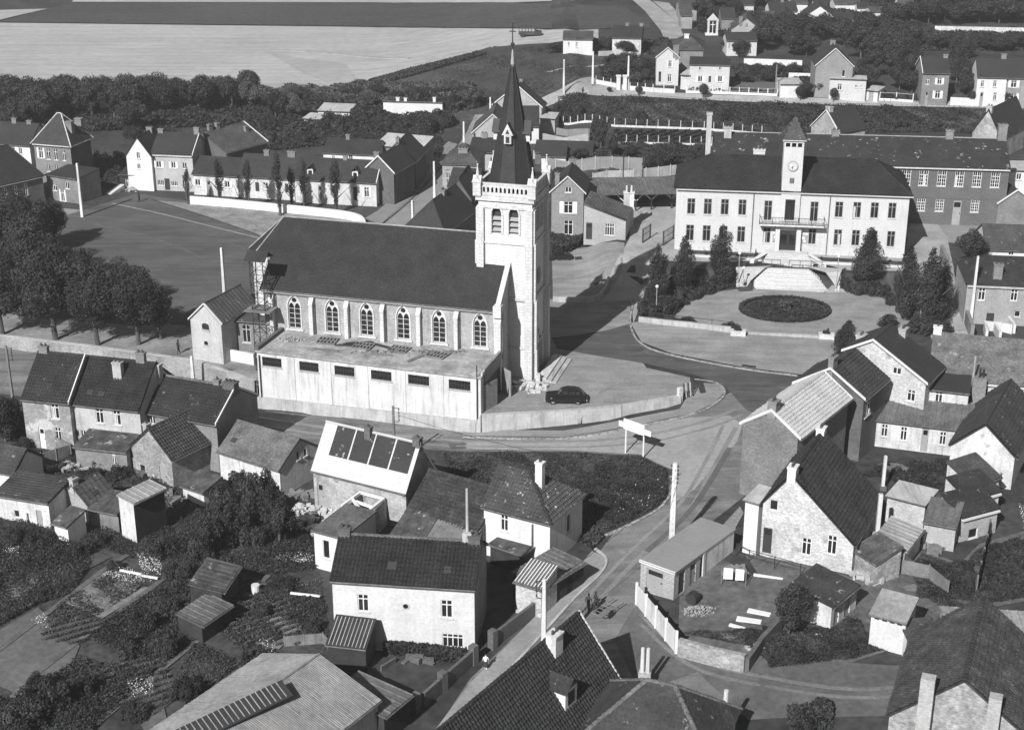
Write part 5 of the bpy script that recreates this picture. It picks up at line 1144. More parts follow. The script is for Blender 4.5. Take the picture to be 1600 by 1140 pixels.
treepx('small_tree', 'light feathery small tree behind the gable near the terrace', 1384, 540, 492, 52, 'wisp', None, .2)
for i, (x, yb, yt, lab) in enumerate(((1025, 492, 447, 'lamp post among the left shrubs of the terrace'), (1153, 447, 395, 'lamp post left of the grand stairs'), (1306, 456, 400, 'lamp post right of the grand stairs'), (1411, 489, 429, 'lamp post among the right shrubs of the terrace'), (1436, 515, 472, 'post before the rightmost shrubs of the terrace'), (1161, 440, 418, 'short post beside the left stone bank'))):
    g = G(x, yb); h_ = zat(g.x, g.y, yt) - g.z; e = empty('lamp_post', g, lab, 'lamp post', 'lamp posts of the town hall garden'); MB(Fr(g, 0)).tube((0, 0, -.2), (0, 0, h_ - .2), .07, .05, 6).build('post', paintg, e); MB(Fr(g, 0)).lathe((0, 0, 0), [(.22, -.1), (.22, .3), (.10, .4)], 8).build('foot', conc, e); MB(Fr(g, 0)).lathe((0, 0, h_ - .25), [(.06, 0), (.18, .12), (.2, .3), (.05, .42)], 8).build('lantern', paintw, e)
# ---- entrance gate in front of the courtyard
gt = empty('iron_gate', G(1004, 380), 'open iron gate leaves between the presbytery annexe and the town hall', 'gate')
for (x0, y0, x1, y1) in ((1004, 380, 1016, 372), (1036, 384, 1052, 374)):
    a, b = G(x0, y0), G(x1, y1); m1 = MB()
    for z in (.15, 1.1, 1.9): m1.bar(a + Vector((0, 0, z)), b + Vector((0, 0, z)), .05)
    for k in range(9): p = a + (b - a) * k / 8; m1.bar(p, p + Vector((0, 0, 2.0)), .045 if k % 8 else .16)
    m1.build('leaf', iron, gt)
# ================================================================== SCHOOL
sw = [('f', x, 265.5 + (x - 1416) * .026, 289.5 + (x - 1416) * .026, 14, 'cas6') for x in (1416, 1443, 1471.5, 1499, 1526.5, 1555)] + [('f', x, 310.5 + (x - 1439) * .026, 329.5 + (x - 1439) * .026, 13, 'cas6') for x in (1439, 1468, 1523)] + [('f', 1495, 313, 343, 13, 'gdoor')]
sch = house('long dark brick school behind the town hall with rows of white paned windows', (1116, 249.5), (1578, 262), 8.3, 10.5, 2.7, 'gable', wm=mat('school_brick', .135, .12, .4, .12, 5, brick=(.24, .085, 1.3, .15)), rm=lichen, sty='slate', win=sw, name='school', cat='school', cornice=stonel, over=.3, caps=False, capm=sheet,
            chim=[(1138, 198, 1.0, .42, .9, conc), (1306, 203, 1.0, .5, .9), (1484, 203, 1.0, .5, .9), (1572, 194, 1.2, .5, .9)])
sf = sch['fr']
o = MB(sf); o.box(-1.2, -.5, 4.2, 4.95, -.5, 13.6); o.box(-1.28, -.42, 4.12, 5.03, 13.6, 13.85); o.build('tall_chimney', conc, sch['e'])
MB(sf).box(27, sch['L'] - .02, -.05, -.002, 3.75, 3.95).build('band', mat('school_brick', .135), sch['e'])
house('low brick side wing with a sharp white gable in front of the school', (1541, 303), (1582, 331), 5.6, 6.5, 1.9, 'gable', wm=brickm, rm=slate, sty='slate', name='school_wing', cat='outbuilding', verge=True, win=[('f', 1552, 322, 350, 6, 'cas'), ('f', 1565, 330, 360, 6, 'cas')], ) if False else None
P1, P2 = at(1560, 317, 5.4), at(1541, 303, 5.4); vv_ = (P2 - P1).normalized(); B_ = P1 + Vector((vv_.y, -vv_.x, 0)) * 5.0
wg = house('brick wing with a sharp white gable in front of the school', (1560, 317), proj(B_), 3.4, (P2 - P1).length + 1, 1.9, 'gable_v', wm=brickm, rm=slate, sty='slate', z0=2.0, ry=297, name='school_wing', cat='outbuilding', verge=True, win=[('l', 'm', 1.2 + 1.6 * k, .8, .8, 1.6, 'cas') for k in range(3)])
# ---- presbytery and annexe, shelter
house('narrow brick house with white gable trim and three stacked windows', (862, 298), (912, 299.5), 7.1, 8.0, 2.05, 'gable_v', wm=mat('presbytery_brick', .25, .15, .4, .12, 5, brick=(.24, .085, 1.35, .2)), rm=slate, sty='slate', verge=True, over=.35, win=[('f', 888, 292, 301, 10, 'cas'), ('f', 888, 315, 333.5, 14, 'shut'), ('f', 888, 344, 366.5, 14, 'cas')], chim=[(901, 256, .9, .5, .6), (871, 270, .6, .15, .6)], group=None)
house('pale single-storey annexe with sloping roof beside the narrow brick house', (912.8, 318), (978.5, 321.5), 5.1, 6.2, 2.0, 'lean_r', wm=mat('annexe_pale_brick', .42, .12, .4, .1, 5, brick=(.24, .085, .95, .1)), rm=tilem, sty='pan', win=[('f', 920.5, 348, 374, 9.5, 'ddoor'), ('f', 952.3, 349, 368, 15, 'wide')], cat='outbuilding', name='annexe', chim=[])
for i, (x, yt) in enumerate(((978.5, 302), (986, 304))):
    q = at(x, 345, 3.0); e = empty('tall_chimney', (q.x, q.y + .6, 1.5), ('left of the twin tall chimneys at the annexe end', 'right of the twin tall chimneys at the annexe end')[i], 'chimney', 'twin chimneys of the annexe'); f = Fr((q.x, q.y + .6, 1.2), R(-5))
    MB(f).box(-.38, .38, -.38, .38, -.5, 5.6).build('stack', concw if i else conc, e); MB(f).box(-.45, .45, -.45, .45, 5.6, 5.75).build('cap', stonel, e); MB(f).tube((0, 0, 5.75), (0, 0, 6.6), .14, .12, 8).build('pot', concw, e)
e = empty('open_shelter', G(1000, 325), 'long open shelter with dark sloping roof on braced posts beside the courtyard', 'shelter')
a, b = at(944, 305.5, 4.7), at(1066, 295.5, 4.9); f = Fr((a.x, a.y, 0), math.atan2(b.y - a.y, b.x - a.x)); L = (b - a).length; bk = 5.2
F = [(0, 0, 4.7), (L, 0, 4.9), (L, bk, 5.4), (-2.2, bk, 5.2)]; m1 = MB(); slab(m1, [f.w(*p) for p in F], .12); m1.build('roof', zinc, e); tb = MB(); tiles(tb, [f.w(*p) for p in F], 'seam'); tb.build('roof_sheets', zinc, e, kind='stuff')
for u in (L * .27, L * .42, L * .62, L * .88): 
    MB(f).bar((u, .4, 1.5), (u, .4, 4.6), .18).build('post', woodd, e)
    for s_ in (-1, 1): MB(f).bar((u, .4, 3.5), (u + s_ * 1.2, .4, 4.6), .13).build('brace', paintw, e)
MB(f).box(-2, L, bk - .2, bk, 1, 5.1).build('back_wall', brickd, e)
# ================================================================== poles and wires
PO = []
def ptop(label, px, pyt, z0, hh, kind='conc', side=1, arms=True, group='concrete electricity poles'):
    q = at(px, pyt, z0 + hh); g = Vector((q.x, q.y, z0)); e = empty('electricity_pole', g, label, 'pole', group); 
    PO.append(_pole(e, g, hh, kind, side, arms)); return e
def _pole(e, g, h_, kind, side, arms):
    mm = concw if kind == 'conc' else (wood if kind == 'wood' else iron); mb = MB(Fr(g, R(-12))); w0, w1 = {'conc': (.20, .12), 'wood': (.13, .09), 'iron': (.09, .07), 'big': (.27, .17)}[kind]; mm = concw if kind == 'big' else mm
    mb.poly([(-w1, -w1, h_), (w1, -w1, h_), (w1, w1, h_), (-w1, w1, h_)])
    for (a, b) in (((-1, -1), (1, -1)), ((1, -1), (1, 1)), ((1, 1), (-1, 1)), ((-1, 1), (-1, -1))):
        mb.poly([(a[0] * w0, a[1] * w0, -.3), (b[0] * w0, b[1] * w0, -.3), (b[0] * w1, b[1] * w1, h_), (a[0] * w1, a[1] * w1, h_)])
    mb.build('shaft', mm, e)
    f = Fr(g, R(-12))
    if kind == 'big':
        m = MB(f)
        for k in range(14): m.box(-.05, .05, -.275, -.2, .6 + k * .55, .8 + k * .55)
        tag(m.build('recesses', concw, e), kind='stuff')
    if arms == 1 or arms == True:
        mb = MB(f); x = side * .55; mb.bar((w1 * side, 0, h_ - .2), (x, 0, h_ - .2), .05); mb.bar((w1 * side, 0, h_ - 1.6), (x, 0, h_ - 1.6), .05); mb.bar((x, 0, h_ - 1.65), (x, 0, h_ - .15), .05); mb.build('bracket', iron, e)
    if arms:
        for k in range(5 if arms == 2 else 4):
            for sd in ((-1, 1) if arms == 2 else (side,)):
                q = MB(f); z = h_ - .35 - k * .38; x = sd * (.58 if arms != 2 else w1 + .12); q.tube((x - sd * .12, 0, z + .05), (x, 0, z + .05), .025, n=4); q.tube((x, 0, z), (x, 0, z + .17), .06, .045, 6); q.build('insulator', paintd, e)
    return f.w(side * .5, 0, h_ - .5)
ptop('tall pale concrete pole rising behind the sacristy at the market square', 345.5, 387, 0, 8.2, 'conc', -1, 2)
ptop('concrete pole at the far left of the market square', 120, 255, 0, 8, 'conc', -1, 2)
ptop('dark iron pole with side bracket at the left edge', 9, 540, -1.4, 7.4, 'wood', 1, 1)
ptop('pale pole standing behind the row houses near the wall', 299, 556, -2.1, 4.2, 'conc', 1, 0)
ptop('pole with four insulators at the foot of the church annexe wall', 614, 634, -1.9, 6.2, 'wood', 1, 1)
ptop('tall white concrete pole beside the lower street and flat garage', 1055, 723, -.7, 8.4, 'big', 1, 2)
ptop('pale pole rising behind the big tiled roof at the bottom', 850.5, 905, -1.3, 7.2, 'conc', -1, 1)
ptop('pale pole on the upper street just behind the church roof', 643.8, 313, 0, 7.2, 'conc', -1, 2)
ptop('pale pole halfway up the upper street with side bracket', 678, 252, 0, 6.0, 'conc', -1, 1)
ptop('pale pole near the top of the upper street', 724.5, 190, 0, 6.0, 'conc', -1, 1)
ptop('farthest pole on the upper street beside the spire', 766, 152, 0, 6.0, 'conc', -1, 1)
for x, yb, yt, lab in ((881.5, 148, 93, 'left pale pole on the upper road'), (927, 132, 80.5, 'tallest pale pole at the bend of the upper road'), (982.5, 139, 87.5, 'pale pole beside the gate piers of the upper road'), (1214, 149, 101, 'thin pale pole beside the tennis lawn'), (1519, 507, 400, 'leaning tall pole before the brick house on the right')):
    g = G(x, yb); h_ = zat(g.x, g.y, yt) - g.z; ptop(lab, x if x != 1519 else 1528.4, yt, g.z, h_, 'conc' if x != 1214 else 'wood', 1, 2 if x == 1519 else 0)
for x, yt, lab in ((1005.5, 235, 'dark wooden pole right of the two behind the shelter'), (974.7, 238, 'dark wooden pole left of the two behind the shelter')): ptop(lab, x, yt, 2, 6, 'iron', 1, 0, 'dark wooden poles behind the shelter')
def wire(a, b, sag=.8, n=12):
    mb = MB(); P = [a + (b - a) * (i / n) - Vector((0, 0, sag * 4 * (i / n) * (1 - i / n))) for i in range(n + 1)]
    for p, q in zip(P, P[1:]): mb.tube(p, q, .022, n=3, cap=False)
    return mb
wi = []
for i, j in ((7, 8), (8, 9), (9, 10), (4, 5), (5, 6)):
    for k in (0, .4): m = wire(PO[i] - Vector((0, 0, k)), PO[j] - Vector((0, 0, k)))
    tag(m.build('overhead_wire', iron), 'thin overhead wire strung between the poles %s' % ('behind the church', 'halfway up the upper street', 'at the top of the upper street', 'below the annexe and by the garage', 'of the garage and the big tiled roof')[len(wi)], 'wire', 'overhead wires'); wi.append(1)
# ---- road sign board
a, b = G(977, 708), G(1004.5, 716); e = empty('billboard', (a + b) / 2, 'white stepped road sign board on two thin posts facing the lower street', 'sign'); f = Fr((a.x, a.y, a.z), math.atan2(b.y - a.y, b.x - a.x)); L = (b - a).length
for u in (0, L): MB(f).bar((u, 0, -.3), (u, 0, 3.55), .12).build('post', paintw, e)
MB(f).box(-.8, L + .95, -.14, -.07, 2.75, 3.3).build('long_board', paintw, e); MB(f).box(-.15, L + .2, -.21, -.145, 2.65, 3.75).build('main_board', paintw, e)
# ---- dark car
def car(label, c, ang, m=mat('car_black_paint', .012, .2, 2, .1, 9, rough=.22, spec=.6), s=1.0):
    e = empty('parked_car', c, label, 'car', rz=ang); f = Fr(c, ang)
    prof = [(-2.1, .45, .95, .62), (-1.95, .35, 1.0, .74), (-1.2, .30, 1.06, .80), (-.75, .30, 1.10, .83), (.9, .30, 1.12, .84), (1.7, .32, 1.05, .80), (2.05, .40, .92, .66)]   # x, zlow, ztop, halfwidth
    mb = MB(f); secs = []
    for x, z0, z1, hw_ in prof: secs.append([(x, -hw_, z0), (x, -hw_ * 1.0, z0 + .30), (x, -hw_ * .93, z1 - .12), (x, -hw_ * .7, z1), (x, hw_ * .7, z1), (x, hw_ * .93, z1 - .12), (x, hw_, z0 + .30), (x, hw_, z0)])
    for A, B in zip(secs, secs[1:]):
        for i in range(8): mb.poly([A[i], A[(i + 1) % 8], B[(i + 1) % 8], B[i]])
    mb.poly(secs[0][::-1]); mb.poly(secs[-1]); mb.build('body', m, e)
    cab = [(-.72, 1.06, .74), (-.35, 1.52, .62), (.2, 1.66, .62), (1.0, 1.62, .60), (1.55, 1.40, .56), (1.9, 1.0, .55)]
    mb = MB(f); secs = [[(x, -hw_ - .02, .98), (x, -hw_, z - .12 if z > 1.1 else z), (x, -hw_ * .75, z), (x, hw_ * .75, z), (x, hw_, z - .12 if z > 1.1 else z), (x, hw_ + .02, .98)] for x, z, hw_ in cab]
    for A, B in zip(secs, secs[1:]):
        for i in range(5): mb.poly([A[i], A[i + 1], B[i + 1], B[i]])
    mb.poly(secs[0][::-1]); mb.poly(secs[-1]); mb.build('cabin', m, e)
    for sg in (-1, 1):
        for x0, x1 in ((-.40, .22), (.30, .95), (1.03, 1.42)): MB(f).prism([(x0, sg * .745, 1.13), (x1, sg * .745, 1.13), (x1 - .04, sg * .66, 1.46), (x0 + .06, sg * .66, 1.46)], (0, sg * .02, 0)).build('side_window', glass, e)
        for x in (-1.32, 1.22):
            MB(f).tube((x, sg * .62, .33), (x, sg * .80, .33), .33, n=14).build('wheel', iron, e); MB(f).tube((x, sg * .80, .33), (x, sg * .815, .33), .15, n=10).build('hubcap', paintg, e)
            m1 = MB(f); q = [(x + .5 * math.cos(R(a)), sg * .60, .38 + .40 * math.sin(R(a))) for a in range(0, 181, 20)]; m1.prism(q, (0, sg * .27, 0)); m1.build('wing', m, e)
        MB(f).sphere((-1.95, sg * .55, .78), .13).build('headlight', paintw, e)
    MB(f).prism([(-.76, -.6, 1.1), (-.76, .6, 1.1), (-.42, .55, 1.46), (-.42, -.55, 1.46)], (-.02, 0, .02)).build('windscreen', glass, e)
    MB(f).box(-2.25, -2.15, -.75, .75, .42, .52).build('bumper', paintg, e); MB(f).box(2.1, 2.2, -.75, .75, .42, .52).build('bumper', paintg, e)
    return e
car('black rounded saloon car parked on the church plaza', G(884, 628), R(-2))
e = empty('bus', G(826, 57), 'small dark bus far away at the field edge beyond the spire', 'bus'); f = Fr(G(826, 57), R(-3))
MB(f).prism([(-2.2, -1.1, .5), (1.6, -1.1, .5), (1.6, -1.1, 2.1), (-2.1, -1.1, 2.1)], (0, 2.2, 0)).prism([(1.6, -1, .5), (2.9, -1, .5), (2.8, -1, 1.2), (1.6, -1, 1.3)], (0, 2, 0)).build('body', mat('bus_paint', .06), e)
for k in range(5): MB(f).box(-2.0 + k * .7, -1.5 + k * .7, -1.12, -1.101, 1.3, 1.8).build('window', paintg, e)
for x in (-1.4, 2.1): MB(f).tube((x, -1.15, .45), (x, -.8, .45), .48, n=10).build('wheel', iron, e)
# ---- people
def person(label, px, py, face=0, col=paintd, skirt=False, stride=.22, h=1.7, z=None, group=None):
    g = G(px, py); k = h / 1.7; fr = Fr(g, face)
    e = empty('person', g, label, 'person', group, rz=face)
    J = dict(pel=(0, 0, .92), ch=(0.02, 0, 1.28), nk=(.03, 0, 1.47), hd=(.05, 0, 1.58), ht=(.04, 0, 1.70), ls=(.02, .19, 1.40), le=(-.08, .25, 1.13), lh=(.08, .24, .90), rs=(.02, -.19, 1.40), re=(.06, -.26, 1.12), rh=(.22, -.22, .95),
             lk=(stride * .55, .10, .50), lf=(stride, .10, .06), lt=(stride + .17, .11, .03), rk=(-stride * .2, -.10, .49), rf=(-stride, -.10, .07), rt=(-stride + .16, -.11, .03))
    E = [('pel', 'ch'), ('ch', 'nk'), ('nk', 'hd'), ('hd', 'ht'), ('ch', 'ls'), ('ls', 'le'), ('le', 'lh'), ('ch', 'rs'), ('rs', 're'), ('re', 'rh'), ('pel', 'lk'), ('lk', 'lf'), ('lf', 'lt'), ('pel', 'rk'), ('rk', 'rf'), ('rf', 'rt')]
    rad = dict(pel=.15, ch=.15, nk=.06, hd=.10, ht=.075, ls=.065, le=.045, lh=.04, rs=.065, re=.045, rh=.04, lk=.075, lf=.05, lt=.04, rk=.075, rf=.05, rt=.04)
    ks = list(J); me = bpy.data.meshes.new('body'); me.from_pydata([tuple(c * k for c in J[q]) for q in ks], [(ks.index(a), ks.index(b)) for a, b in E], [])
    o = link('body', me, e, loc=(0, 0, 0)); md = o.modifiers.new('skin', 'SKIN'); me.skin_vertices.new() if not me.skin_vertices else None
    for i, q in enumerate(ks): me.skin_vertices[0].data[i].radius = (rad[q] * k,) * 2; me.skin_vertices[0].data[i].use_root = q == 'pel'
    o.modifiers.new('sub', 'SUBSURF').levels = 1; o.modifiers['sub'].render_levels = 1; me.materials.append(col)
    MB(fr).sphere((.05 * k, 0, 1.66 * k), .105 * k, 1.1, 8, 6).build('hair', iron, e)
    if skirt: MB(fr).lathe((0, 0, 0), [(.27 * k, .42 * k), (.16 * k, .98 * k)], 10).build('skirt', paintw if col is paintd else paintd, e)
    return e
person('person in dark clothes carrying a pale bundle on the lower street', 919, 957, R(60), paintd)
person('bending person beside the handcart on the lower street', 931, 952, R(200), iron, stride=.3, h=1.6)
person('small person in a pale dress by the garden gate', 759, 1046, R(80), paintw, True, .1, 1.35)
person('distant person in dark clothes walking on the market square', 217.5, 316, R(30), iron)
person('distant dark figure at the edge of the upper road', 910.5, 151, R(30), iron)
person('figure in a dark coat standing in front of the annexe wall left', 279, 553, R(30), iron)
# hand cart
g = G(945, 962); e = empty('handcart', g, 'flat two-wheeled handcart frame beside the people on the lower street', 'cart'); f = Fr(g, R(50)); m1 = MB(f)
for v in (-.5, .5): m1.bar((-1.1, v, .6), (1.9, v, .6), .07)
for k in range(5): m1.bar((-1.1 + .5 * k, -.5, .62), (-1.1 + .5 * k, .5, .62), .05)
m1.build('bed', wood, e)
for v in (-.6, .6): MB(f).tube((0, v - .03, .38), (0, v + .03, .38), .38, n=14).build('wheel', woodd, e)
# ================================================================== HOUSES
ROW = 'row houses along the lower left street'
rowbrick = mat('patched_row_wall', .30, .2, .5, .15, 4, brick=(.24, .085, 1.2, .2), patch=(.35, .55, .55))
house('left end row house with half fallen plaster and a white door', (33.7, 620), (107.7, 627), 5.4, 8, 3, wm=rowbrick, rm=tiled, ry=549, win=[('f', 86, 630, 654, 12), ('f', 66, 668, 697, 9, 'door'), ('f', 91, 668, 688, 9)], chim=[(69, 540, .9)], verge='r', group=ROW, caps=True, gov=.03)
house('middle row house with pale render and two upper windows', (108.3, 627), (217.7, 639), 5.4, 8, 3, wm=mat('row_pale_render', .48, .15, .5, .12, 4, streak=.3), rm=tiled3, ry=556, win=[('f', 155.6, 637, 661, 12), ('f', 182.6, 641, 664, 12), ('f', 130, 672, 684, 8), ('f', 116, 670, 702, 9, 'gdoor')], chim=[(184, 565, .9, .32, .6, conc), (221, 550, .9)], skyl=[(141, 613, .6, .5), (159, 616, .6, .5)], group=ROW, caps=True, gov=.03)
house('right end row house with lower roof and dark twin chimney', (218.5, 640), (338, 661), 5.0, 7.5, 2.6, wm=brickm, rm=tiled, ry=585, win=[('f', 238, 644, 662, 8), ('f', 261, 650, 660, 6)], chim=[(241, 568, .8, .4, .6, conc), (365, 596, 1.3, .5, .9, brickd), (340, 597, .6)], verge='r', group=ROW, caps=True, capm=tilel, gov=.03)
SHED = 'garden'
house('striped corrugated lean-to behind the middle row house', (117, 696), (197, 705), 2.3, 3.4, 1.1, 'lean_b', wm=brickm, rm=rust, sty='corr', cat='lean-to', name='lean_to', ry=667, win=[('f', 178, 706, 726, 6)])
house('gabled brick barn with mottled wall and dark pantile roof', (267.5, 716), (334, 684), 3.1, 5, 2.5, 'gable', wm=brickr, rm=tiled2, rl=(232.5, 669), caps=True, cat='barn', name='barn', win=[('l', 'm', 3.6, .02, .9, 1.9, 'gdoor'), ('l', 'm', .8, .6, .8, .8, 'small')], chim=[(228, 661, .6, .9, .5, conc)])
house('low dark-roofed shed cut by the left edge below the row houses', (-40, 726), (22, 738), 2.2, 4, 1.2, 'gable', wm=white, rm=tilem, ry=690, cat='shed', name='shed')
house('large shed with brown tile roof at the left edge of the gardens', (-8, 771), (75, 784), 2.5, 3.8, 1.4, 'lean_b', wm=whitew, rm=tilem, ry=735, cat='shed', name='shed', win=[('f', 26, 797, 808, 8, 'small'), ('f', 63, 806, 829, 9, 'gdoor'), ('f', 44, 806, 822, 4, 'small')])
house('small brick wash house with steep pantile roof and short chimney', (136, 786), (176, 767), 2.1, 4, 2, 'gable', wm=brickl, rm=tilem, sty='coarse', rl=(112.5, 757), cat='outbuilding', name='wash_house', chim=[(112, 746, .6, .5, .5, conc)], skyl=[(149, 770, .5, .4)])
house('low flat-roofed shed beside the small wash house', (140, 793), (184, 801), 1.9, 3.0, .4, 'lean_b', wm=wood, rm=rust, sty='seam', cat='shed', name='shed')
house('tiny whitewashed privy with dark lean roof', (84, 815), (105, 821), 1.9, 2.2, .5, 'lean_b', wm=white, rm=rust, sty='corr', cat='privy', name='privy')
house('narrow tall shed with pale sheet roof and white front', (208, 785), (256, 762), 4.0, 1.9, .2, 'lean_f', wm=whitew, rm=sheet, sty='seam', cat='shed', name='shed', sidem=[brickd, brickd, brickd, whitew]) if False else house('narrow tall shed with pale sheet roof and white front', (208, 785), (256, 762), 4.0, 1.9, .2, 'lean_b', wm=whitew, rm=sheet, sty='seam', cat='shed', name='shed', sidem=[woodd, brickd, brickd, whitew])
house('ragged little shed with dark roof and white side by the bushes', (285, 757), (318, 768), 1.5, 2.4, .5, 'lean_b', wm=whitew, rm=rust, sty='seam', cat='shed', name='shed')
house('long low house with grey lichen-covered roof and white rear shutters', (342, 702), (436.5, 731.5), 3.0, 5, 2.2, 'gable', wm=whitew, rm=tilel, sty='slate', rr=(467, 684.5), win=[('r', 466, 705, 718, 5, 'small'), ('r', 477, 700, 712, 5, 'small')], skyl=[(366, 688, .6, .5)])
bh = house('brick house whose white roof holds four dark slate panels', (489, 729), (634, 765), 4.0, 5, 2.6, 'gable', wm=mat('mixed_pale_brick', .42, .25, .6, .2, 5, brick=(.24, .085, 1.0, .2), patch=(.5, .24, .6)), rm=mat('white_roof_mortar', .52, .06, .6, .06, 5), sty=None, rr=(656, 692), win=[('f', 501, 755, 791, 9, 'gdoor')], chim=[(576, 666, .6, .45, .5, brickd), (655, 684, .7, .5, .6, brickd)], sidem=None)
fr, L, d, r_h, h = bh['fr'], bh['L'], bh['d'], bh['r'], bh['h']
for k in range(4):
    u0 = L * (.125 + k * .216); u1 = u0 + L * .198; v0, v1 = .32 * d / 2, .97 * d / 2
    P = [fr.w(u, v, h + r_h * v / (d / 2) + .012) for u, v in ((u0, v0), (u1, v0), (u1, v1), (u0, v1))]; m1 = MB(); slab(m1, P, .06); tiles(m1, P, 'slate', lift=.01); m1.build('roof_panel', lichen, bh['e'])
house('white flat-roofed outbuilding with one tall dark window', (490, 826), (536, 838), 3.7, 5.0, .1, 'lean_b', wm=white, rm=zinc, sty=None, cat='outbuilding', name='outbuilding', win=[('f', 509.5, 844, 872, 10, 'small')])
# roofless yard with white beams
q = G(545, 812); f = Fr((q.x, q.y, q.z), R(-16)); e = empty('roofless_shed', q, 'half-built brick shed with white roof beams and no roof', 'shed')
A_ = at(534, 790, .8); B_ = at(566, 806, .8); D_ = at(563, 769, .8); u_ = (B_ - A_); 
for (p, q2) in ((at(520, 806, .6), at(564, 768, .6)), (at(564, 768, .6), at(612, 771, .6)), (at(612, 771, .6), at(575, 806, .6))):
    dd = (q2 - p).normalized(); n = Vector((dd.y, -dd.x, 0)); MB().prism([p + Vector((0, 0, -2.8)), q2 + Vector((0, 0, -2.8)), q2, p], n * .22).build('wall', brickr, e)
for (x0, y0, x1, y1) in ((536, 792, 566, 803), (563, 769, 600, 779), (534, 790, 563, 769), (566, 806, 600, 779), (549, 777, 570, 806), (556, 783, 582, 792)):
    p, q2 = at(x0, y0, .7), at(x1, y1, .7); MB().bar(p, q2, .22).build('beam', paintw, e)
rubble('builders_rubble', 'pale rubble and sand beside the brick house with roof panels', tuple(G(478, 812)), 3.0, 3.2, 160, .08, .3, whitew, 9, hh=.5)
rubble('rubble_inside', 'loose blocks lying inside the half-built shed', tuple(G(565, 800) + Vector((0, 0, .1))), 1.6, 1.6, 40, .1, .3, whitew, 19, hh=.6)
house('dark tiled barn between the panel-roofed house and the white house', (632, 803), (744, 836), 2.7, 8, 2.5, 'gable', wm=brickm, rm=tiled2, ry=733, cat='barn', name='barn', caps=True, gov=.05)
house('lean-to with striped boards behind the big white house', (606, 842), (655, 852), 2.2, 4, .9, 'lean_b', wm=woodd, rm=rust, sty='seam', cat='lean-to', name='lean_to')
house('brown board-roofed lean-to beside the striped one', (657, 850), (722, 866), 2.2, 4, .9, 'lean_b', wm=woodd, rm=wood, sty='seam', cat='lean-to', name='lean_to')
WH = house('big whitewashed house with tiled roof, two upper windows and a round one', (518.5, 901), (741, 915), 6.2, 6.6, 2.2, wm=mat('bright_whitewash', .70, .10, .5, .08, 4, streak=.12, brick=(.24, .085, .93, .06), patch=(.4, .55, .72)), rm=tiled3, ry=833, caps=True, capm=tilel, over=.3,
      win=[('f', 567.5, 928, 955, 17), ('f', 698, 937, 965, 18), ('f', 707.5, 990, 1011, 33, 'wide')], chim=[(538, 823, .9, .5, .7, brickd), (742, 835, .9, .5, .7, brickd)], skyl=[(613, 884, .7, .7), (700, 891, .6, .6)], sidem=[mat('bright_whitewash', .7), brickm, brickm, brickm])  # side walls: partly real brick, partly the gable's shade put into the colour
s, z = uof(WH['fr'], 634, 946); m1 = MB(WH['fr']); m1.tube((s, -.06, z), (s, .0, z), .30, n=16); o = m1.build('round_window', stonel, WH['e']); MB(WH['fr']).tube((s, -.075, z), (s, -.062, z), .20, n=14).build('pane', glass, o)
s, z = uof(WH['fr'], 730, 835, v=WH['d'] * .5); m1 = MB(WH['fr']); m1.tube((s, 3.4, 7.8), (s, 3.4, 12.6), .13, .10, 8); m1.box(s - .35, s + .35, 3.1, 3.75, 7, 8.9); m1.build('flue_pipe', conc, WH['e'])
VR = house('striped zinc veranda roof on the front of the big white house', (512, 1003), (571, 1010), 2.3, 2.4, 1.2, 'lean_b', wm=woodd, rm=woodd, sty=None, ry=961, cat='veranda', name='veranda')
for k in range(10): x = .1 + (VR['L'] - .2) * k / 9; MB(VR['fr']).bar((x, -.15, VR['h'] - .05), (x, 2.35, VR['h'] + VR['r'] - .0), .05).build('batten', conc, VR['e'])
HW = house('white cube house with half-hipped tiled roof and tall white chimney', (756, 786), (859.5, 812.5), 4.75, 6, 2.4, 'hipR', wm=white, rm=mat('spotted_tile', .07, .3, .5, .3, 6, spots=.7, spotc=.4, spots_s=1.6), far=(919, 770.5), ry=724, inset=3.6, caps=True, capm=tiled, over=.3, win=[('f', 788, 804, 829, 11), ('r', 889, 803, 831, 6, 'small')], chim=[(844, 721, .65, .42, .55, white)], sidem=[white, concw, concw, white])
house('low flat-roofed annexe at the foot of the white cube house', (766, 848), (818, 866), 1.9, 3.2, .1, 'lean_b', wm=woodd, rm=rust, sty=None, cat='outbuilding', name='annexe')
house('pale brick porch with boldly striped sloping roof by the lower street', (806, 906), (846, 918), 2.9, 2.5, .7, 'lean_b', wm=brickw, rm=zinc, sty=None, cat='porch', name='porch', win=[('f', 834, 940, 958, 9, 'gdoor')])
PO_ = [o for o in sc.objects if o.get('label', '').startswith('pale brick porch')][0]; f_ = Fr(Vector(PO_.location), PO_.rotation_euler.z)
for k in range(9): x = -1.15 + k * .29; MB(f_).bar((x, -1.4, 2.93), (x, 1.25, 3.68), .07).build('white_batten', paintw, PO_)
house('row of dark wooden street sheds at the foot of the white cube house', (850, 916), (912, 878), 2.2, 3.2, .15, 'lean_b', wm=woodd, rm=zinc, sty='seam', cat='shed', name='shed', win=[('f', 866, 905, 935, 8, 'gdoor'), ('f', 890, 890, 915, 8, 'gdoor')])
strip('yard_wall', [(600, 1014), (650, 1020), (738, 1034)], .25, .5, whitew, kind=None, smooth=False, label='low pale flower wall along the front of the big white house', cat='wall')
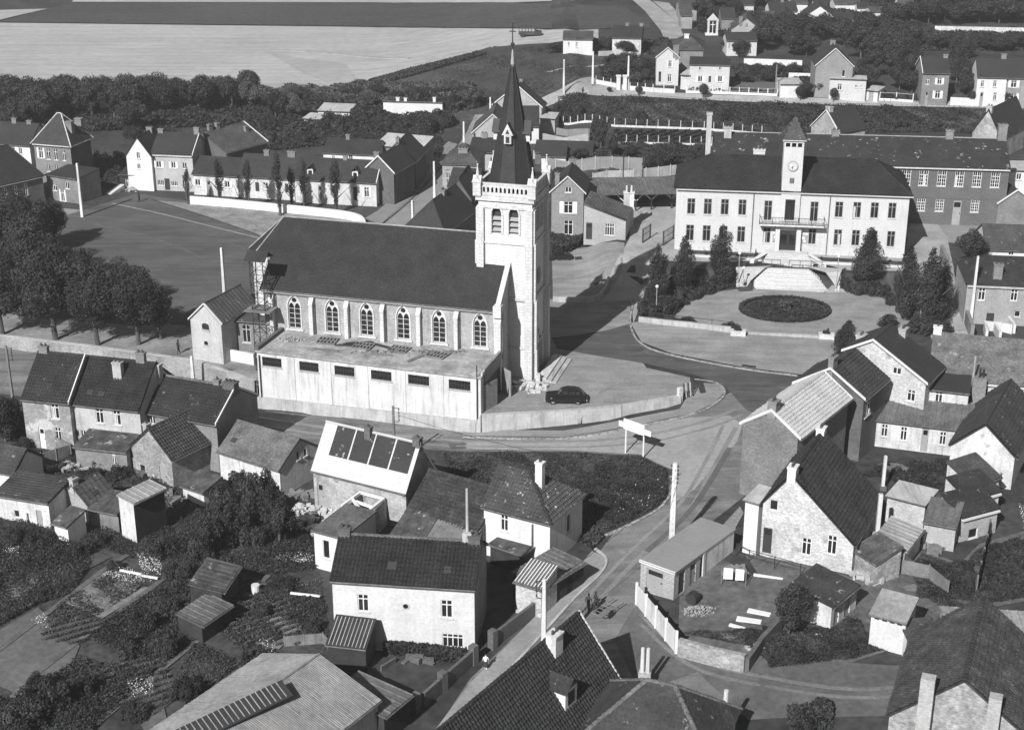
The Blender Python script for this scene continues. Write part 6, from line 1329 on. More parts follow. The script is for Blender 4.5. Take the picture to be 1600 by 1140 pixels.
# garden walls between the white house and the street
e = empty('garden_wall', G(745, 1040), 'dark brick garden wall with piers along the lower pavement', 'wall')
for (x0, y0, x1, y1) in ((660, 1105, 742, 1032), (770, 1010, 838, 958)):
    a, b = G(x0, y0), G(x1, y1); dd = (b - a).normalized(); n = Vector((dd.y, -dd.x, 0)); MB().prism([a + Vector((0, 0, -.2)), b + Vector((0, 0, -.2)), b + Vector((0, 0, 1.3)), a + Vector((0, 0, 1.3))], n * .25).build('wall', brickd, e)
for x, y in ((650, 1112), (692, 1078), (740, 1036), (770, 1012), (842, 957)):
    g = G(x, y); MB(Fr(g, R(50))).box(-.28, .28, -.28, .28, -.2, 1.6).build('pier', brickd, e)
# big bottom roof
BR = house('large pantile-roofed house in the bottom foreground with fat white chimney', (690, 1325), (968, 1063), 3.0, 9, 3, wm=white, rm=tiled3, rr=(903.5, 957), z0=-1.5, caps=True, verge='r', over=.35, capm=tiled, chim=[(867, 988, .95, .42, .8, whitew)])
fr, d, h, r_h = BR['fr'], BR['d'], BR['h'], BR['r']
s, z = uof(fr, 896, 1098); s = (at(896, 1095, 2.8) - fr.o).dot(fr.u); m1 = MB(fr); v0 = .6; zr = h - 1.5 + 1.5
m1.box(s - .75, s + .75, v0, v0 + 2.0, h - .1, h + 2.3); o = m1.build('dormer', white, BR['e']); MB(fr).box(s - .42, s + .42, v0 - .02, v0 - .001, h + 1.1, h + 2.1).build('window', glass, o); m1 = MB(fr)
for sg in (-1, 1): m1.prism([(s, v0 - .2, h + 3.0), (s + sg * .95, v0 - .2, h + 2.2), (s + sg * .95, v0 + 2.6, h + 2.2), (s, v0 + 2.6, h + 3.0)], (0, 0, .08))
m1.build('dormer_roof', tiled, o)
house('dark hipped roof house at the bottom edge with white ridge tiles', (905, 1150), (1112, 1196), 3.0, 7, 2.2, 'hip', wm=white, rm=mat('dark_spotted_slate', .05, .3, .5, .3, 5, spots=.2, spotc=.2), sty='slate', rl=None, ry=1066, caps=True, capm=tilel, over=.3)
for i, (x, yt, z0, hh, w_) in enumerate(((1009, 1012, -1.0, 3.4, .16), (1135, 1078, -.8, 4.2, .2))):
    q = at(x, yt, z0 + hh); g = Vector((q.x, q.y, z0)); f = Fr(g, R(-10)); e = empty('chimney_stack', g, ('brick chimney with two slender pale pipes behind the bottom roof', 'white round chimney pipe rising at the bottom edge')[i], 'chimney')
    MB(f).box(-.45, .45, -.3, .3, -.3, 1.4).build('base', brickl, e)
    for x_ in ((-.2, .2) if i == 0 else (0,)): MB(f).tube((x_, 0, 1.4), (x_, 0, hh), w_, w_ * .8, 10).build('pipe', concw, e)
# garden hangar with corrugated roof bottom left
house('wide hangar with ribbed cement-sheet roof and slatted ridge vent', (372, 1262), (590, 1092), 3.4, 9, 2, 'gable', wm=concw, rm=mat('hangar_sheet', .24, .25, .35, .2, 3, rough=.8, streak=.3), sty='corr', rr=(497, 1023), z0=-2, cat='hangar', name='hangar')
HG = [o for o in sc.objects if o.get('label', '').startswith('wide hangar')][0]
a0, b0 = at(262, 1150, 3.6), at(440, 1066, 3.6); dd = (b0 - a0).normalized(); nn_ = Vector((-dd.y, dd.x, 0)); m1 = MB(); Lr = (b0 - a0).length
for k in range(int(Lr / .42)):
    p = a0 + dd * (.42 * k); m1.prism([p - nn_ * 1.2 + Vector((0, 0, -.32)), p + dd * .06 - nn_ * 1.2 + Vector((0, 0, -.32)), p + dd * .06 + Vector((0, 0, .25)), p + Vector((0, 0, .25))], (0, 0, .05))
tag(m1.build('roof_light_slats', sheet, HG), kind='stuff')
m1 = MB(); m1.prism([a0 - nn_ * 1.3 + Vector((0, 0, -.42)), b0 - nn_ * 1.3 + Vector((0, 0, -.42)), b0 + Vector((0, 0, .18)), a0 + Vector((0, 0, .18))], (0, 0, .06)); m1.build('roof_light', paintd, HG)
house('long dark shed beside the ribbed-roof hangar', (608, 1150), (628, 1080), 2.8, 2.2, .3, 'lean_b', wm=woodd, rm=wood, sty='seam', cat='shed', name='shed', z0=-2) if False else None
a = at(585, 1140, .5); b = at(625, 1083, .5)
house('narrow dark wooden shed between the hangar and the white house', (600, 1118), (640, 1085), 2.4, 4.5, .3, 'lean_b', wm=woodd, rm=zinc, sty='seam', cat='shed', name='shed')
# little shed in the gardens
house('rickety garden shed with patched tin roof in the allotments', (346, 924), (372, 885), 2.4, 2.6, .5, 'lean_b', wm=woodd, rm=rust, sty='seam', cat='shed', name='shed')
house('low tin-roofed extension in front of the rickety shed', (315, 976), (360, 945), 1.7, 2.4, .3, 'lean_b', wm=woodd, rm=zinc, sty='seam', cat='shed', name='shed')
# ---- right cluster
q1, q2 = at(1333, 850, 2.8), at(1166, 775, 4.9)
WG = house('whitewashed brick gable house with steep dark roof and two chimneys', (1334, 850), (1376, 775), 2.8, 7.7, 4, 'asym', wm=mat('old_white_brick', .60, .25, .35, .22, 5, brick=(.24, .085, .62, .25), patch=(.55, .36, .58)), rm=tiled3, rl=(1237, 741), inset=2.9, caps=True, gov=.05, over=.15, z0=0,
           win=[('l', 1209, 781, 797, 13, 'small'), ('l', 1199, 824, 864, 14, 'ddoor'), ('l', 1260, 840, 867, 15, 'cas'), ('l', 1300, 836, 866, 15, 'cas')], chim=[(1234, 727, .9, None, .7, white), (1307, 682, .9, None, .7, white)])
if DEBUG: print('WG d from px', (q2 - q1).length, 'ru')
house('white rendered side block of the whitewashed gable house', (1165, 778), (1186, 784), 4.9, 2.6, .2, 'lean_b', wm=white, rm=conc, sty=None, z0=0, cat='outbuilding', name='side_block')
q = at(1370, 838, .9); f = Fr((q.x, q.y, 0), R(0)); e = empty('chimney_stack', f.o, 'tall pale stove pipe on a brick base beside the gable house', 'chimney'); MB(f).box(-.4, .4, -.4, .4, -.3, 1.2).build('base', brickl, e); MB(f).box(-.16, .16, -.16, .16, 1.2, 4.9).build('pipe', concw, e)
q = at(1384, 712, 3.4); f = Fr((q.x, q.y, 0), R(0)); e = empty('chimney_stack', f.o, 'slender grey square chimney rising from the inner yard', 'chimney'); MB(f).box(-.3, .3, -.3, .3, -.3, .4).build('base', brickd, e); MB(f).box(-.13, .13, -.13, .13, .4, 3.4).build('pipe', concw, e)
house('tall dark brick house with pale new tile roof and white verges', (1247, 681), (1326, 619), 7.0, 8, 2, 'gable', wm=mat('corner_dark_brick', .19, .2, .4, .2, 5, brick=(.24, .085, 1.35, .3)), rm=tilep, rl=(1206, 641), verge=True, z0=0, chim=[(1208, 625, .9, None, .8)], over=.35, caps=True, capm=tilep, sidem=None)
house('dark brick house with black roof behind the pale-tiled one', (1350, 622), (1387, 590), 6.5, 7, 2.5, 'gable', wm=brickd, rm=tiled, rl=(1298, 576), verge='l', z0=0, chim=[(1286, 556, 1.1)], win=[('f', 1356, 625, 648, 8)], caps=True)
house('white brick gable house with small attic window facing the yard', (1447, 598), (1474, 571), 6.3, 8.4, 2.5, 'asym', inset=1.6, wm=brickw, rm=slate, sty='slate', rl=(1364.7, 531.6), verge='l', z0=0, chim=[(1348, 522, 1.0, .95, .8, brickl), (1413, 512, .9, .5, .7, brickl)], win=[('l', 1401.5, 574, 585, 14, 'cas'), ('l', 1423.6, 609, 627, 13)])
house('low white row with zinc roof, central door and four windows', (1363, 653), (1517.5, 671.5), 2.9, 3.8, 1.0, 'lean_b', wm=whitew, rm=zinc, sty='seam', z0=0, win=[('f', 1382, 663, 682, 10), ('f', 1412, 667, 688, 10), ('f', 1444.6, 671, 708, 11, 'gdoor'), ('f', 1473, 675, 695, 10), ('f', 1499, 678, 698, 10)], cat='house', name='house')
house('white upper block with one window above the low white row', (1451, 606), (1514, 613), 5.2, 4, .6, 'lean_b', wm=whitew, rm=slate, sty=None, z0=0, win=[('f', 1467, 611, 629, 12)])
house('long barn with grey lichened roof behind the yard', (1453, 586), (1680, 609), 5.4, 9, 3, 'gable', wm=whitew, rm=tilel, sty='slate', ry=519, z0=0, cornice=stonel, cat='barn', name='barn', chim=[(1460, 509, .8, .5, .6, white)], win=[('f', 'm', 5, 4.1, .6, .5, 'small')])
house('white gable house with dark roof at the right edge of the yard', (1586, 712), (1622, 640), 3.4, 5, 2.2, 'gable', wm=whitew, rm=tiled, rl=(1541, 662), z0=0)
q = at(1529, 616, 4.2); f = Fr((q.x, q.y, 0), R(-8)); e = empty('chimney_stack', f.o, 'tall brick chimney with two thin pipes at the yard corner', 'chimney'); MB(f).box(-.75, .55, -.5, .5, -.3, 6.0).build('stack', brickm, e)
for x_, h_ in ((-.7, 8.2), (-.1, 7.0), (.25, 6.9)): MB(f).tube((x_, 0, 3), (x_, 0, h_), .12, .10, 8).build('pipe', paintg if x_ == -.7 else iron, e)
ST = 'stepped lean-to sheds on the right'
house('upper of the stepped lean-to sheds with lighter roof', (1519, 757), (1562, 743), 2.4, 3.0, 1.0, 'lean_b', wm=whitew, rm=tilem, sty='slate', z0=0, cat='shed', name='shed', group=ST)
house('middle stepped lean-to shed with white coping', (1512, 779), (1562, 765), 2.4, 2.6, .9, 'lean_b', wm=whitew, rm=tiled, sty='slate', z0=0, cat='shed', name='shed', group=ST, cornice=white)
house('lowest stepped lean-to shed with brick front and rabbit hutch', (1503, 806), (1560, 791), 2.5, 2.6, .9, 'lean_b', wm=brickl, rm=tiled, sty='slate', z0=0, cat='shed', name='shed', group=ST, win=[('f', 1520, 830, 845, 14, 'small')], cornice=white)
house('flat-roofed brick store with pale coping beside the steep roof', (1387, 772), (1446, 787), 2.6, 3.0, .1, 'lean_b', wm=brickw, rm=conc, sty=None, z0=0, cat='store', name='store')
house('corrugated zinc shed with pale wooden front', (1445, 813), (1494, 822), 2.4, 3.4, .6, 'lean_b', wm=mat('pale_boards', .40, .15, .6, .15, 5, streak=.3), rm=zinc, sty='seam', z0=0, cat='shed', name='shed')
house('low glass-roofed frame house between the yard sheds', (1414, 860), (1440, 826), 2.0, 2.6, .4, 'lean_b', wm=whitew, rm=sheet, sty='seam', z0=0, cat='greenhouse', name='greenhouse')
house('small brick lean-to against the steep-roofed gable house', (1336, 856), (1372, 879), 2.0, 2.4, .8, 'lean_b', wm=brickr, rm=rust, sty='seam', z0=0, cat='lean-to', name='lean_to')
house('dark-roofed open shed beside the round tree', (1300, 946), (1340, 913), 2.4, 3.6, .5, 'lean_b', wm=whitew, rm=mat('tarred_roof', .055, .3, .5, .3, 5, spots=.5, spotc=.35), sty='slate', z0=-.3, cat='shed', name='shed', win=[('f', 'm', .5, .05, .8, 1.8, 'gdoor'), ('f', 'm', 2.2, .05, .9, 1.8, 'gdoor')])
OH = house('white outhouse with ribbed roof and four dark vents', (1362, 956), (1416, 970), 2.9, 2.8, .5, 'lean_b', wm=mat('outhouse_white', .6, .1, .5, .1, 5), rm=sheet, sty='corr', z0=0, cat='outhouse', name='outhouse')
for k in range(4): u = OH['L'] * (.10 + .22 * k); MB(OH['fr']).box(u, u + .36, -.02, -.002, 2.42, 2.58).build('vent', paintd, OH['e'])
GA = house('long flat-roofed garage beside the tall white pole', (1054, 893), (1147, 826), 2.5, 3.2, 0, 'flat', wm=mat('garage_block', .42, .15, .5, .12, 5, brick=(.45, .22, .7, .12)), rm=mat('garage_roof', .27, .08, .3, .06, 3), sty=None, z0=-.6, cat='garage', name='garage', win=[('f', 'm', .7, .02, .9, 2.0, 'ddoor'), ('f', 'm', 2.4, .02, .9, 2.0, 'gdoor'), ('f', 'm', 3.9, .02, .8, 2.0, 'ddoor'), ('l', 'm', .6, .02, 1.6, 2.0, 'gdoor')])
MB(GA['fr']).box(GA['L'] * .46, GA['L'] * .46 + .3, -.12, -.003, -.3, 2.36).box(GA['L'] * .47, GA['L'] - .02, -.05, -.003, -.3, 2.36).build('block_pier', whitew, GA['e'])
MB(GA['fr']).box(-.12, .0, -.12, 3.3, 2.3, 2.52).build('fascia', paintw, GA['e'])
e = fence('white concrete panel fence slanting down to the lane', [(994, 944), (1056, 1021)], 2.0, 2.0, concw, paintw, postw=.2)
# bottom right house
a = at(1390, 1115, 3.2); ub = Vector((math.cos(R(-22)), math.sin(R(-22)), 0)); b = a + ub * 9.4; pb = proj(b)
BH = house('large gabled brick house with wide dark roof in the bottom right corner', (1390, 1115), pb, 3.2, 11.0, 3.6, 'gable_v', wm=mat('rough_pale_brick', .33, .3, 1.2, .3, 3, brick=(.24, .085, 1.2, .25)), rm=tiled2, ry=1061, z0=0, caps=True, ru=.47, over=.2, gov=.1)
for (x, yt, w_) in ((1449, 1056, .9), (1554, 1086, .8)):
    u_, _ = uof(BH['fr'], x, yt + 20, v=-.5); q = BH['fr'].w(u_, -.45, 0); zt_ = min(zat(q.x, q.y, yt), 7.5); MB(BH['fr']).box(u_ - w_ / 2, u_ + w_ / 2, -.9, -.12, -.3, zt_).build('chimney', brickl, BH['e'])
house('flat concrete roof behind the bottom right house', (1480, 985), (1640, 995), 2.8, 3.2, .1, 'lean_b', wm=concw, rm=sheet, sty='seam', z0=0, cat='building', name='building')
house('small low roof wing joined to the left of the corner house', (1421, 1000), (1470, 998), 2.0, 2.4, .3, 'lean_b', wm=concw, rm=tilem, sty='slate', z0=0, cat='outbuilding', name='outbuilding')
# ================================================================== upper left village
house('dark brick pavilion with pale pilasters cut by the left edge', (-40, 296), (66, 272), 4.4, 7, 2.5, 'hipR', wm=brickd, rm=slate, sty='slate', ry=243, z0=0, cornice=stonel, win=[('f', 8, 293, 312, 7), ('f', 24, 290, 309, 7), ('f', 40, 287, 305, 7)], inset=3)
house('lower brick wing with small windows beside the pavilion', (72, 272), (120, 279), 3.9, 5, .4, 'lean_b', wm=brickm, rm=slate, sty=None, z0=0, win=[('f', 86, 287, 298, 6), ('f', 105, 284, 295, 6), ('f', 100, 312, 330, 5, 'shut')], cat='outbuilding', name='outbuilding')
house('square brick mansion with pyramid slate roof and pale hips', (52, 219.5), (109, 224), 7.2, 7, 3, 'hip', wm=brickm, rm=slate, sty='slate', far=(178, 214), ry=177, z0=0, cornice=stonel, capm=stonel, over=.35, win=[('f', 64, 231, 247, 6, 'shut'), ('f', 75.6, 232, 249, 6), ('f', 87, 233, 250, 6), ('f', 100, 235, 251, 5), ('f', 76, 258, 268, 5), ('f', 88, 258, 268, 5), ('f', 101, 260, 270, 6)], sidem=[brickm, brickd, brickd, brickd])  # right and back walls in darker brick, their shade put into the colour
MS = [o for o in sc.objects if o.get('label', '').startswith('square brick mansion')][0]
mf = Fr(Vector(MS.location), MS.rotation_euler.z)
for u_, v_ in ((2.0, -.6), (2.2, 1.8)): MB(mf).box(u_ - .55, u_ + .55, v_ - .4, v_ + .4, 7.4, 9.9).box(u_ - .62, u_ + .62, v_ - .47, v_ + .47, 9.9, 10.05).build('chimney', brickm, MS)
house('low white cottage with dark roof at the upper left edge', (-30, 221), (46, 226), 3.6, 7, 3, wm=white, rm=slate, sty='slate', ry=189, z0=0, win=[('f', 4, 229, 240, 6), ('f', 21, 229, 243, 5, 'gdoor'), ('f', 32, 231, 241, 5)], chim=[(23, 184, .8), (46, 188, .8)])
house('narrow white house with sharp gable facing the market square', (197, 241), (236, 243), 5.6, 9, 3, 'gable_v', wm=white, rm=slate, sty='slate', ry=214, z0=0, win=[('f', 216, 238, 248, 5), ('f', 217, 256, 264, 5)], chim=[(234, 202, .9, .5)])
house('low dark porch building before the narrow white gable', (186, 272), (229, 273), 2.4, 3.5, .3, 'lean_b', wm=woodd, rm=slate, sty=None, z0=0, cat='outbuilding', name='porch', win=[('f', 200, 280, 292, 8)])
house('pale two-storey corner house with shop front on the square', (236.5, 238.5), (300, 241), 5.9, 7, 3, wm=mat('shop_pale_brick', .50, .12, .5, .1, 5, brick=(.24, .085, .9, .1)), rm=slate, sty='slate', ry=206.5, z0=0, verge='r', win=[('f', 248, 252, 262, 8, 'shut'), ('f', 271, 253, 263, 7, 'shut'), ('f', 288.5, 254, 264, 7), ('f', 251, 281, 290, 11, 'wide'), ('f', 261.5, 279, 297, 8, 'ddoor'), ('f', 272.5, 283, 291, 11, 'wide'), ('f', 288, 274, 296, 6)], chim=[(251.5, 201, .8), (308, 199, .8)], cornice=stonel)
house('large dark-roofed house rising behind the low white row', (353, 238), (417, 221), 5.5, 10, 3, 'gable', wm=brickd, rm=mat('weathered_slate', .085, .3, .5, .3, 4), sty='slate', rl=(316, 207), z0=0, verge='r', chim=[(328, 194, .7), (340, 192, .7), (384, 197, .6, .3)])
LR = 'low row of houses behind the white wall on the square'
house('left part of the low row, beside the two-storey corner house', (301, 270), (371, 274), 3.4, 6, 2.5, wm=whitew, rm=slate, sty='slate', ry=244, z0=0, win=[('f', 309, 280, 290, 8, 'shut'), ('f', 326, 282, 296, 6, 'gdoor'), ('f', 355, 283, 293, 8, 'shut')], group=LR)
house('middle part of the low row with two chimneys', (372, 273), (459, 278), 3.5, 6, 2.5, wm=whitew, rm=slate, sty='slate', ry=240, z0=0, win=[('f', 385, 285, 295, 6), ('f', 402, 285, 299, 6, 'ddoor'), ('f', 415, 285, 296, 8), ('f', 436, 287, 297, 6), ('f', 448, 287, 301, 5, 'ddoor')], chim=[(417, 234, .8), (456, 236, 1.2)], group=LR)
DH = house('right part of the low row with a gabled dormer and pale end wall', (460, 277.5), (587.5, 284), 3.8, 6, 2.5, wm=mat('cottage_white', .6, .15, .5, .12, 5, streak=.2), rm=slate, sty='slate', ry=245.5, z0=0, verge='r', win=[('f', 472, 290, 300, 7), ('f', 500, 289, 305, 6, 'gdoor'), ('f', 520, 290, 302, 7), ('f', 555, 292, 313, 6, 'ddoor'), ('f', 573, 293, 308, 7, 'shut')], chim=[(589, 237, .8, .5), (540, 243, .6)], group=LR, sidem=None)
for (x, y) in ((486, 271), (556, 275)):
    fr = DH['fr']; s, z = uof(fr, x, y, v=1.0); z = 4.3; m1 = MB(fr); m1.box(s - .45, s + .45, .6, 1.8, z - .4, z + .7); o = m1.build('dormer', white, DH['e']); MB(fr).box(s - .28, s + .28, .58, .599, z - .1, z + .55).build('window', glass, o); m1 = MB(fr)
    for sg in (-1, 1): m1.prism([(s, .4, z + 1.25), (s + sg * .65, .4, z + .6), (s + sg * .65, 2.3, z + .6), (s, 2.3, z + 1.25)], (0, 0, .06))
    m1.build('dormer_roof', slate, o)
o = strip('garden_wall', [(298, 319), (360, 324), (430, 331), (500, 338), (546, 344), (566, 351), (570, 356)], .35, lambda t: 1.25 if t < .8 else 1.25 - (t - .8) * 3, white, kind=None, label='long low white wall in front of the row of thin trees', cat='wall')
house('dark brick gable house at the corner of the upper street', (615, 269.5), (647, 251.5), 5.0, 7, 2.5, 'gable', wm=brickd, rm=slate, sty='slate', rl=(591, 244), verge='l', z0=0, chim=[(589, 238, .7, .8)])
house('second dark brick house up the upper street on the left', (649, 250), (665, 233), 4.6, 7, 2.5, 'gable', wm=brickd, rm=slate, sty='slate', rl=(621, 222.5), z0=0, chim=[(619, 215, .7, .5)])
house('low white house with slate roof behind the dormer cottage', (505, 237), (590, 241), 2.9, 6, 2, wm=white, rm=slate, sty='slate', ry=216, z0=0, win=[('f', 521, 243, 250, 4), ('f', 548, 242, 250, 6)], chim=[(544, 210, .6)])
house('long shed with pale corrugated roof left of the upper street', (588, 226), (659, 232), 3.6, 5, 1.4, 'lean_b', wm=brickm, rm=mat('pale_sheet', .5, .15, .6, .1, 4, streak=.3), sty='seam', ry=208, z0=0, cat='shed', name='shed')
house('brilliant white long wall of a house in the trees', (598.7, 157.5), (691, 160), 3.4, 6, -1.4, 'lean_b', wm=white, rm=tilel, sty=None, z0=0, drop=1, chim=[(622, 152, .6, .1, .5, white), (634, 153, .5, .1, .5, white), (679, 152, .5, .1, .5, white)], cat='house', name='house')
house('small white outbuilding left of the long white wall', (497, 172), (546, 174), 2.2, 4, .5, 'lean_b', wm=white, rm=conc, sty=None, z0=0, cat='outbuilding', name='outbuilding')
house('tiny white hut left of the small white outbuilding', (474, 184), (500, 186), 1.6, 3, .3, 'lean_b', wm=white, rm=conc, sty=None, z0=0, cat='hut', name='hut')
# right of the upper street
house('hipped house with big chimney on the right of the upper street', (691, 254), (746, 256), 4.6, 7, 2.5, 'hip', wm=mat('upper_house_wall', .36, .15, .5, .12, 5, brick=(.24, .085, 1.1, .15)), rm=tilem, sty='slate', ry=224, z0=0, win=[('f', 700, 265, 279, 6), ('f', 730, 265, 278, 6)], chim=[(724, 232, 1.4, .3, .9)], inset=2.6)
house('dark gable roof joined behind the hipped street house', (757, 247), (762, 241), 4.0, 8, 2.5, 'gable', wm=brickd, rm=slate, sty='slate', z0=0) if False else None
house('brick gable house with white verges at the top of the street', (738, 207), (802, 208), 3.4, 9, 2.5, 'gable_v', wm=brickl, rm=tilem, sty='slate', ry=179, z0=0, verge=True, win=[('f', 775, 196, 208, 7)])
house('long low brick house with flat dark roof left of the spire', (733, 236), (792, 238), 3.4, 8, 1.4, 'gable', wm=brickl, rm=slate, sty='slate', ry=215, z0=0, chim=[(757, 208, 1.0)], win=[('f', 770, 246, 253, 9)])
house('long dark-roofed street house close behind the church ridge', (694, 362), (743, 326), 4.0, 7, 2.6, 'hipL', wm=brickm, rm=slate, sty='slate', rr=(712, 288), z0=0, chim=[(692, 303, 1.0, .5, .8)], inset=3.2)
house('brown-roofed barn between the upper street and the belfry', (738, 312), (753, 290), 3.8, 5, 2.4, 'gable', wm=brickd, rm=tilem, sty='slate', rl=(716, 279), z0=0, cat='barn', name='barn')
house('small slate roof behind the front dark-roofed house', (700, 290), (744, 293), 3.6, 6, 2.2, 'gable', wm=brickd, rm=slate, sty='slate', ry=262, z0=0)
house('brick house with white verge and chimney just right of the spire', (846, 167), (853, 160), 4.2, 8, 2.5, 'gable', wm=brickl, rm=slate, sty='slate', rl=(808, 133.5), verge='l', z0=None, chim=[(829, 131, .9)])
house('dark roof with small white dormers right of the spire', (806, 196), (842, 196), 3.2, 7, 2.4, 'gable', wm=white, rm=slate, sty='slate', ry=166, z0=None)
house('little brick block behind the spire at the garden end', (844, 184), (867, 185), 2.8, 4, .2, 'lean_b', wm=brickl, rm=conc, sty=None, z0=None, cat='outbuilding', name='outbuilding')
house('long low dark-roofed shed with white end behind the narrow brick house', (846, 243), (884, 244), 2.2, 5, 1.2, 'gable', wm=white, rm=slate, sty=None, z0=None, cat='shed', name='shed')
house('long black shed roof between the garden walls', (836, 236), (925, 239), 2.2, 5, 1.2, 'gable', wm=brickd, rm=slate, sty=None, z0=None, cat='shed', name='shed')
# ================================================================== far houses, upper right
house('white barn-like house with brown roof near the top road', (880, 60.5), (926, 61), 3.0, 8, 2.5, wm=white, rm=tilem, sty=None, ry=48.5, win=[('f', 889, 66, 72, 3), ('f', 901, 66, 74, 3)])
house('far house with dark roof and shaded gable behind the ball-shaped trees', (957, 58), (1002, 59), 3.6, 9, 3, wm=whitew, rm=slate, sty=None, ry=39.5, sidem=[whitew, brickd, brickd, brickd], chim=[(980, 37, .7), (1005, 42, .7)])  # dark brick sides on a white house: gable shade put into the colour
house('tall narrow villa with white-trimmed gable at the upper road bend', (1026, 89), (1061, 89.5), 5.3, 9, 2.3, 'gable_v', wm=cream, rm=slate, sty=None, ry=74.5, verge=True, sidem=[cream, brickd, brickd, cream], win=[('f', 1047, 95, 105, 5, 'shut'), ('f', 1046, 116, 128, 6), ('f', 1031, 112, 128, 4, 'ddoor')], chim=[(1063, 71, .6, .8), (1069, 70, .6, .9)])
house('brown-roofed villa with wide white chimney behind the narrow villa', (1050, 76), (1099, 77), 4.0, 9, 3, 'hip', wm=brickm, rm=tilem, sty=None, ry=54, chim=[(1073, 53, .9, .4, .8, white)])
house('cream cottage with two small gabled dormers on the upper road', (1078, 100), (1140.5, 101.5), 4.9, 7, 2.3, wm=mat('cottage_cream', .6, .08, .5, .08, 4, brick=(.5, .25, .95, .04)), rm=slate, sty=None, ry=89, win=[('f', 1094, 105, 110, 4), ('f', 1125.5, 105, 110, 4), ('f', 1109, 119, 129, 4, 'ddoor'), ('f', 1094, 119, 128, 7, 'shut'), ('f', 1125, 119, 128, 7, 'shut')])
house('low cream side wing left of the dormer cottage', (1064, 116), (1078, 117), 2.8, 5, .1, 'lean_b', wm=cream, rm=conc, sty=None, cat='outbuilding', name='wing', win=[('f', 1071, 119, 122, 11, 'wide')])
e = empty('wayside_calvary', G(1113, 55), 'open white wayside calvary shrine with crucifix under an arch', 'shrine'); g = e.location.copy(); f = Fr(g, 0)
for x in (-.95, .95): MB(f).box(x - .22, x + .22, -.3, .3, 0, 3.2).build('pillar', stonel, e)
MB(f).prism([(-1.35, -.35, 3.2), (1.35, -.35, 3.2), (0, -.35, 4.7)], (0, .7, 0)).build('pediment', stonel, e); MB(f).box(-1.6, 1.6, -.6, .6, -.3, .45).build('base', white, e)
MB(f).box(-.07, .07, -.05, .05, .4, 2.9).box(-.5, .5, -.051, .051, 2.2, 2.34).build('crucifix', paintw, e)
house('brick house with pale gable behind the far trees', (1143, 45), (1189, 46), 3.4, 8, 2.2, 'gable_v', wm=brickl, rm=tilem, sty=None, ry=28, win=[('f', 1167, 37, 44, 4)], chim=[(1161, 26, .7, .3)])
house('mansard house with two round-topped dormers', (1136, 63), (1183, 63), 3.2, 6, 1.8, wm=cream, rm=slate, sty=None, ry=51, win=[('f', 1140, 68, 76, 3)])
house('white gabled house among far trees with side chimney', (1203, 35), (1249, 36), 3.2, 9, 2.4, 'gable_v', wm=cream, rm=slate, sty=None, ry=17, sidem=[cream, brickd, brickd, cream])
house('far house with long slate roof at the top edge', (1203, 17), (1246, 17), 2.6, 7, 2.5, wm=white, rm=slate, sty=None, ry=3, chim=[(1222, -2, .7)])
house('far white house with wide gable near the top edge', (1257, 25), (1304, 26), 3.2, 9, 2.6, 'gable_v', wm=white, rm=slate, sty=None, ry=9)
house('small far white house right of the wide gable', (1306, 29), (1337, 29), 2.2, 6, 1.8, wm=cream, rm=slate, sty=None, ry=21)
house('tiny far house before the dark wood at the top', (1361, 18), (1391, 18), 2.2, 6, 1.6, wm=cream, rm=tilem, sty=None, ry=11)
house('pale far house at the very top left of the wood', (1305, 6), (1345, 6), 2.2, 6, 1.8, wm=white, rm=tilem, sty=None, ry=-2)
for i, (x, y, w_, hh, m_, r_) in enumerate(((1156, 7, 22, 2.4, cream, slate), (1236, 5, 26, 2.6, white, tilem), (1272, 7, 20, 2.2, cream, slate), (1404, 8, 24, 2.2, white, tilem), (1340, 12, 18, 2.2, white, slate), (1190, 26, 16, 2.2, cream, tilem))):
    house(('little far cream house with dark roof left at the top edge', 'far white house with brown roof in the middle of the top edge', 'far cream house beside the brown-roofed one at the top edge', 'small far white house before the wood at the top edge', 'tiny white house between far trees below the top edge', 'low far cream house left of the white gabled one')[i], (x, y), (x + w_, y + .3), hh, 6, 1.8, wm=m_, rm=r_, sty=None, ry=y - 8)
house('far grey house beside the top road', (1062, 13), (1089, 13), 2.8, 8, 2, wm=mat('far_grey_wall', .3), rm=tilem, sty=None, ry=1)
house('small far barn under the trees beside the top road', (1064, 24), (1082, 24), 3.0, 5, 1.0, 'lean_b', wm=mat('far_grey_wall', .3), rm=tilem, sty=None, cat='barn', name='barn')
house('far dark-roofed house behind the calvary', (1128, 28), (1150, 28), 2.8, 8, 2.5, wm=brickm, rm=slate, sty=None, ry=12)
house('tall grey gable house on the upper road with chimney on top', (1275, 102), (1333, 103), 5.9, 9, 2.6, 'gable_v', wm=mat('grey_villa', .30, .12, .5, .1, 4, brick=(.24, .085, 1.1, .1)), rm=slate, sty=None, ry=76, verge=True, chim=[(1301, 71, .9, .5)], win=[('f', 1318, 110, 120, 5, 'small')])
house('flat-topped cream front block before the tall grey gable house', (1297, 122), (1354, 124), 4.0, 3, .1, 'lean_b', wm=cream, rm=conc, sty=None, cat='house wing', name='wing', win=[('f', 1312, 131, 141, 7), ('f', 1338, 133, 137, 4), ('f', 1346, 133, 137, 3)])
house('white garage with slatted door right of the cream block', (1353, 140), (1372, 142), 2.0, 4, .1, 'lean_b', wm=white, rm=conc, sty=None, cat='garage', name='garage', win=[('f', 1361, 144, 155, 8, 'gdoor')])
house('white windowless garage block left of the dark ball trees', (1220, 131), (1254, 131), 2.6, 5, .1, 'lean_b', wm=white, rm=conc, sty=None, cat='garage', name='garage')
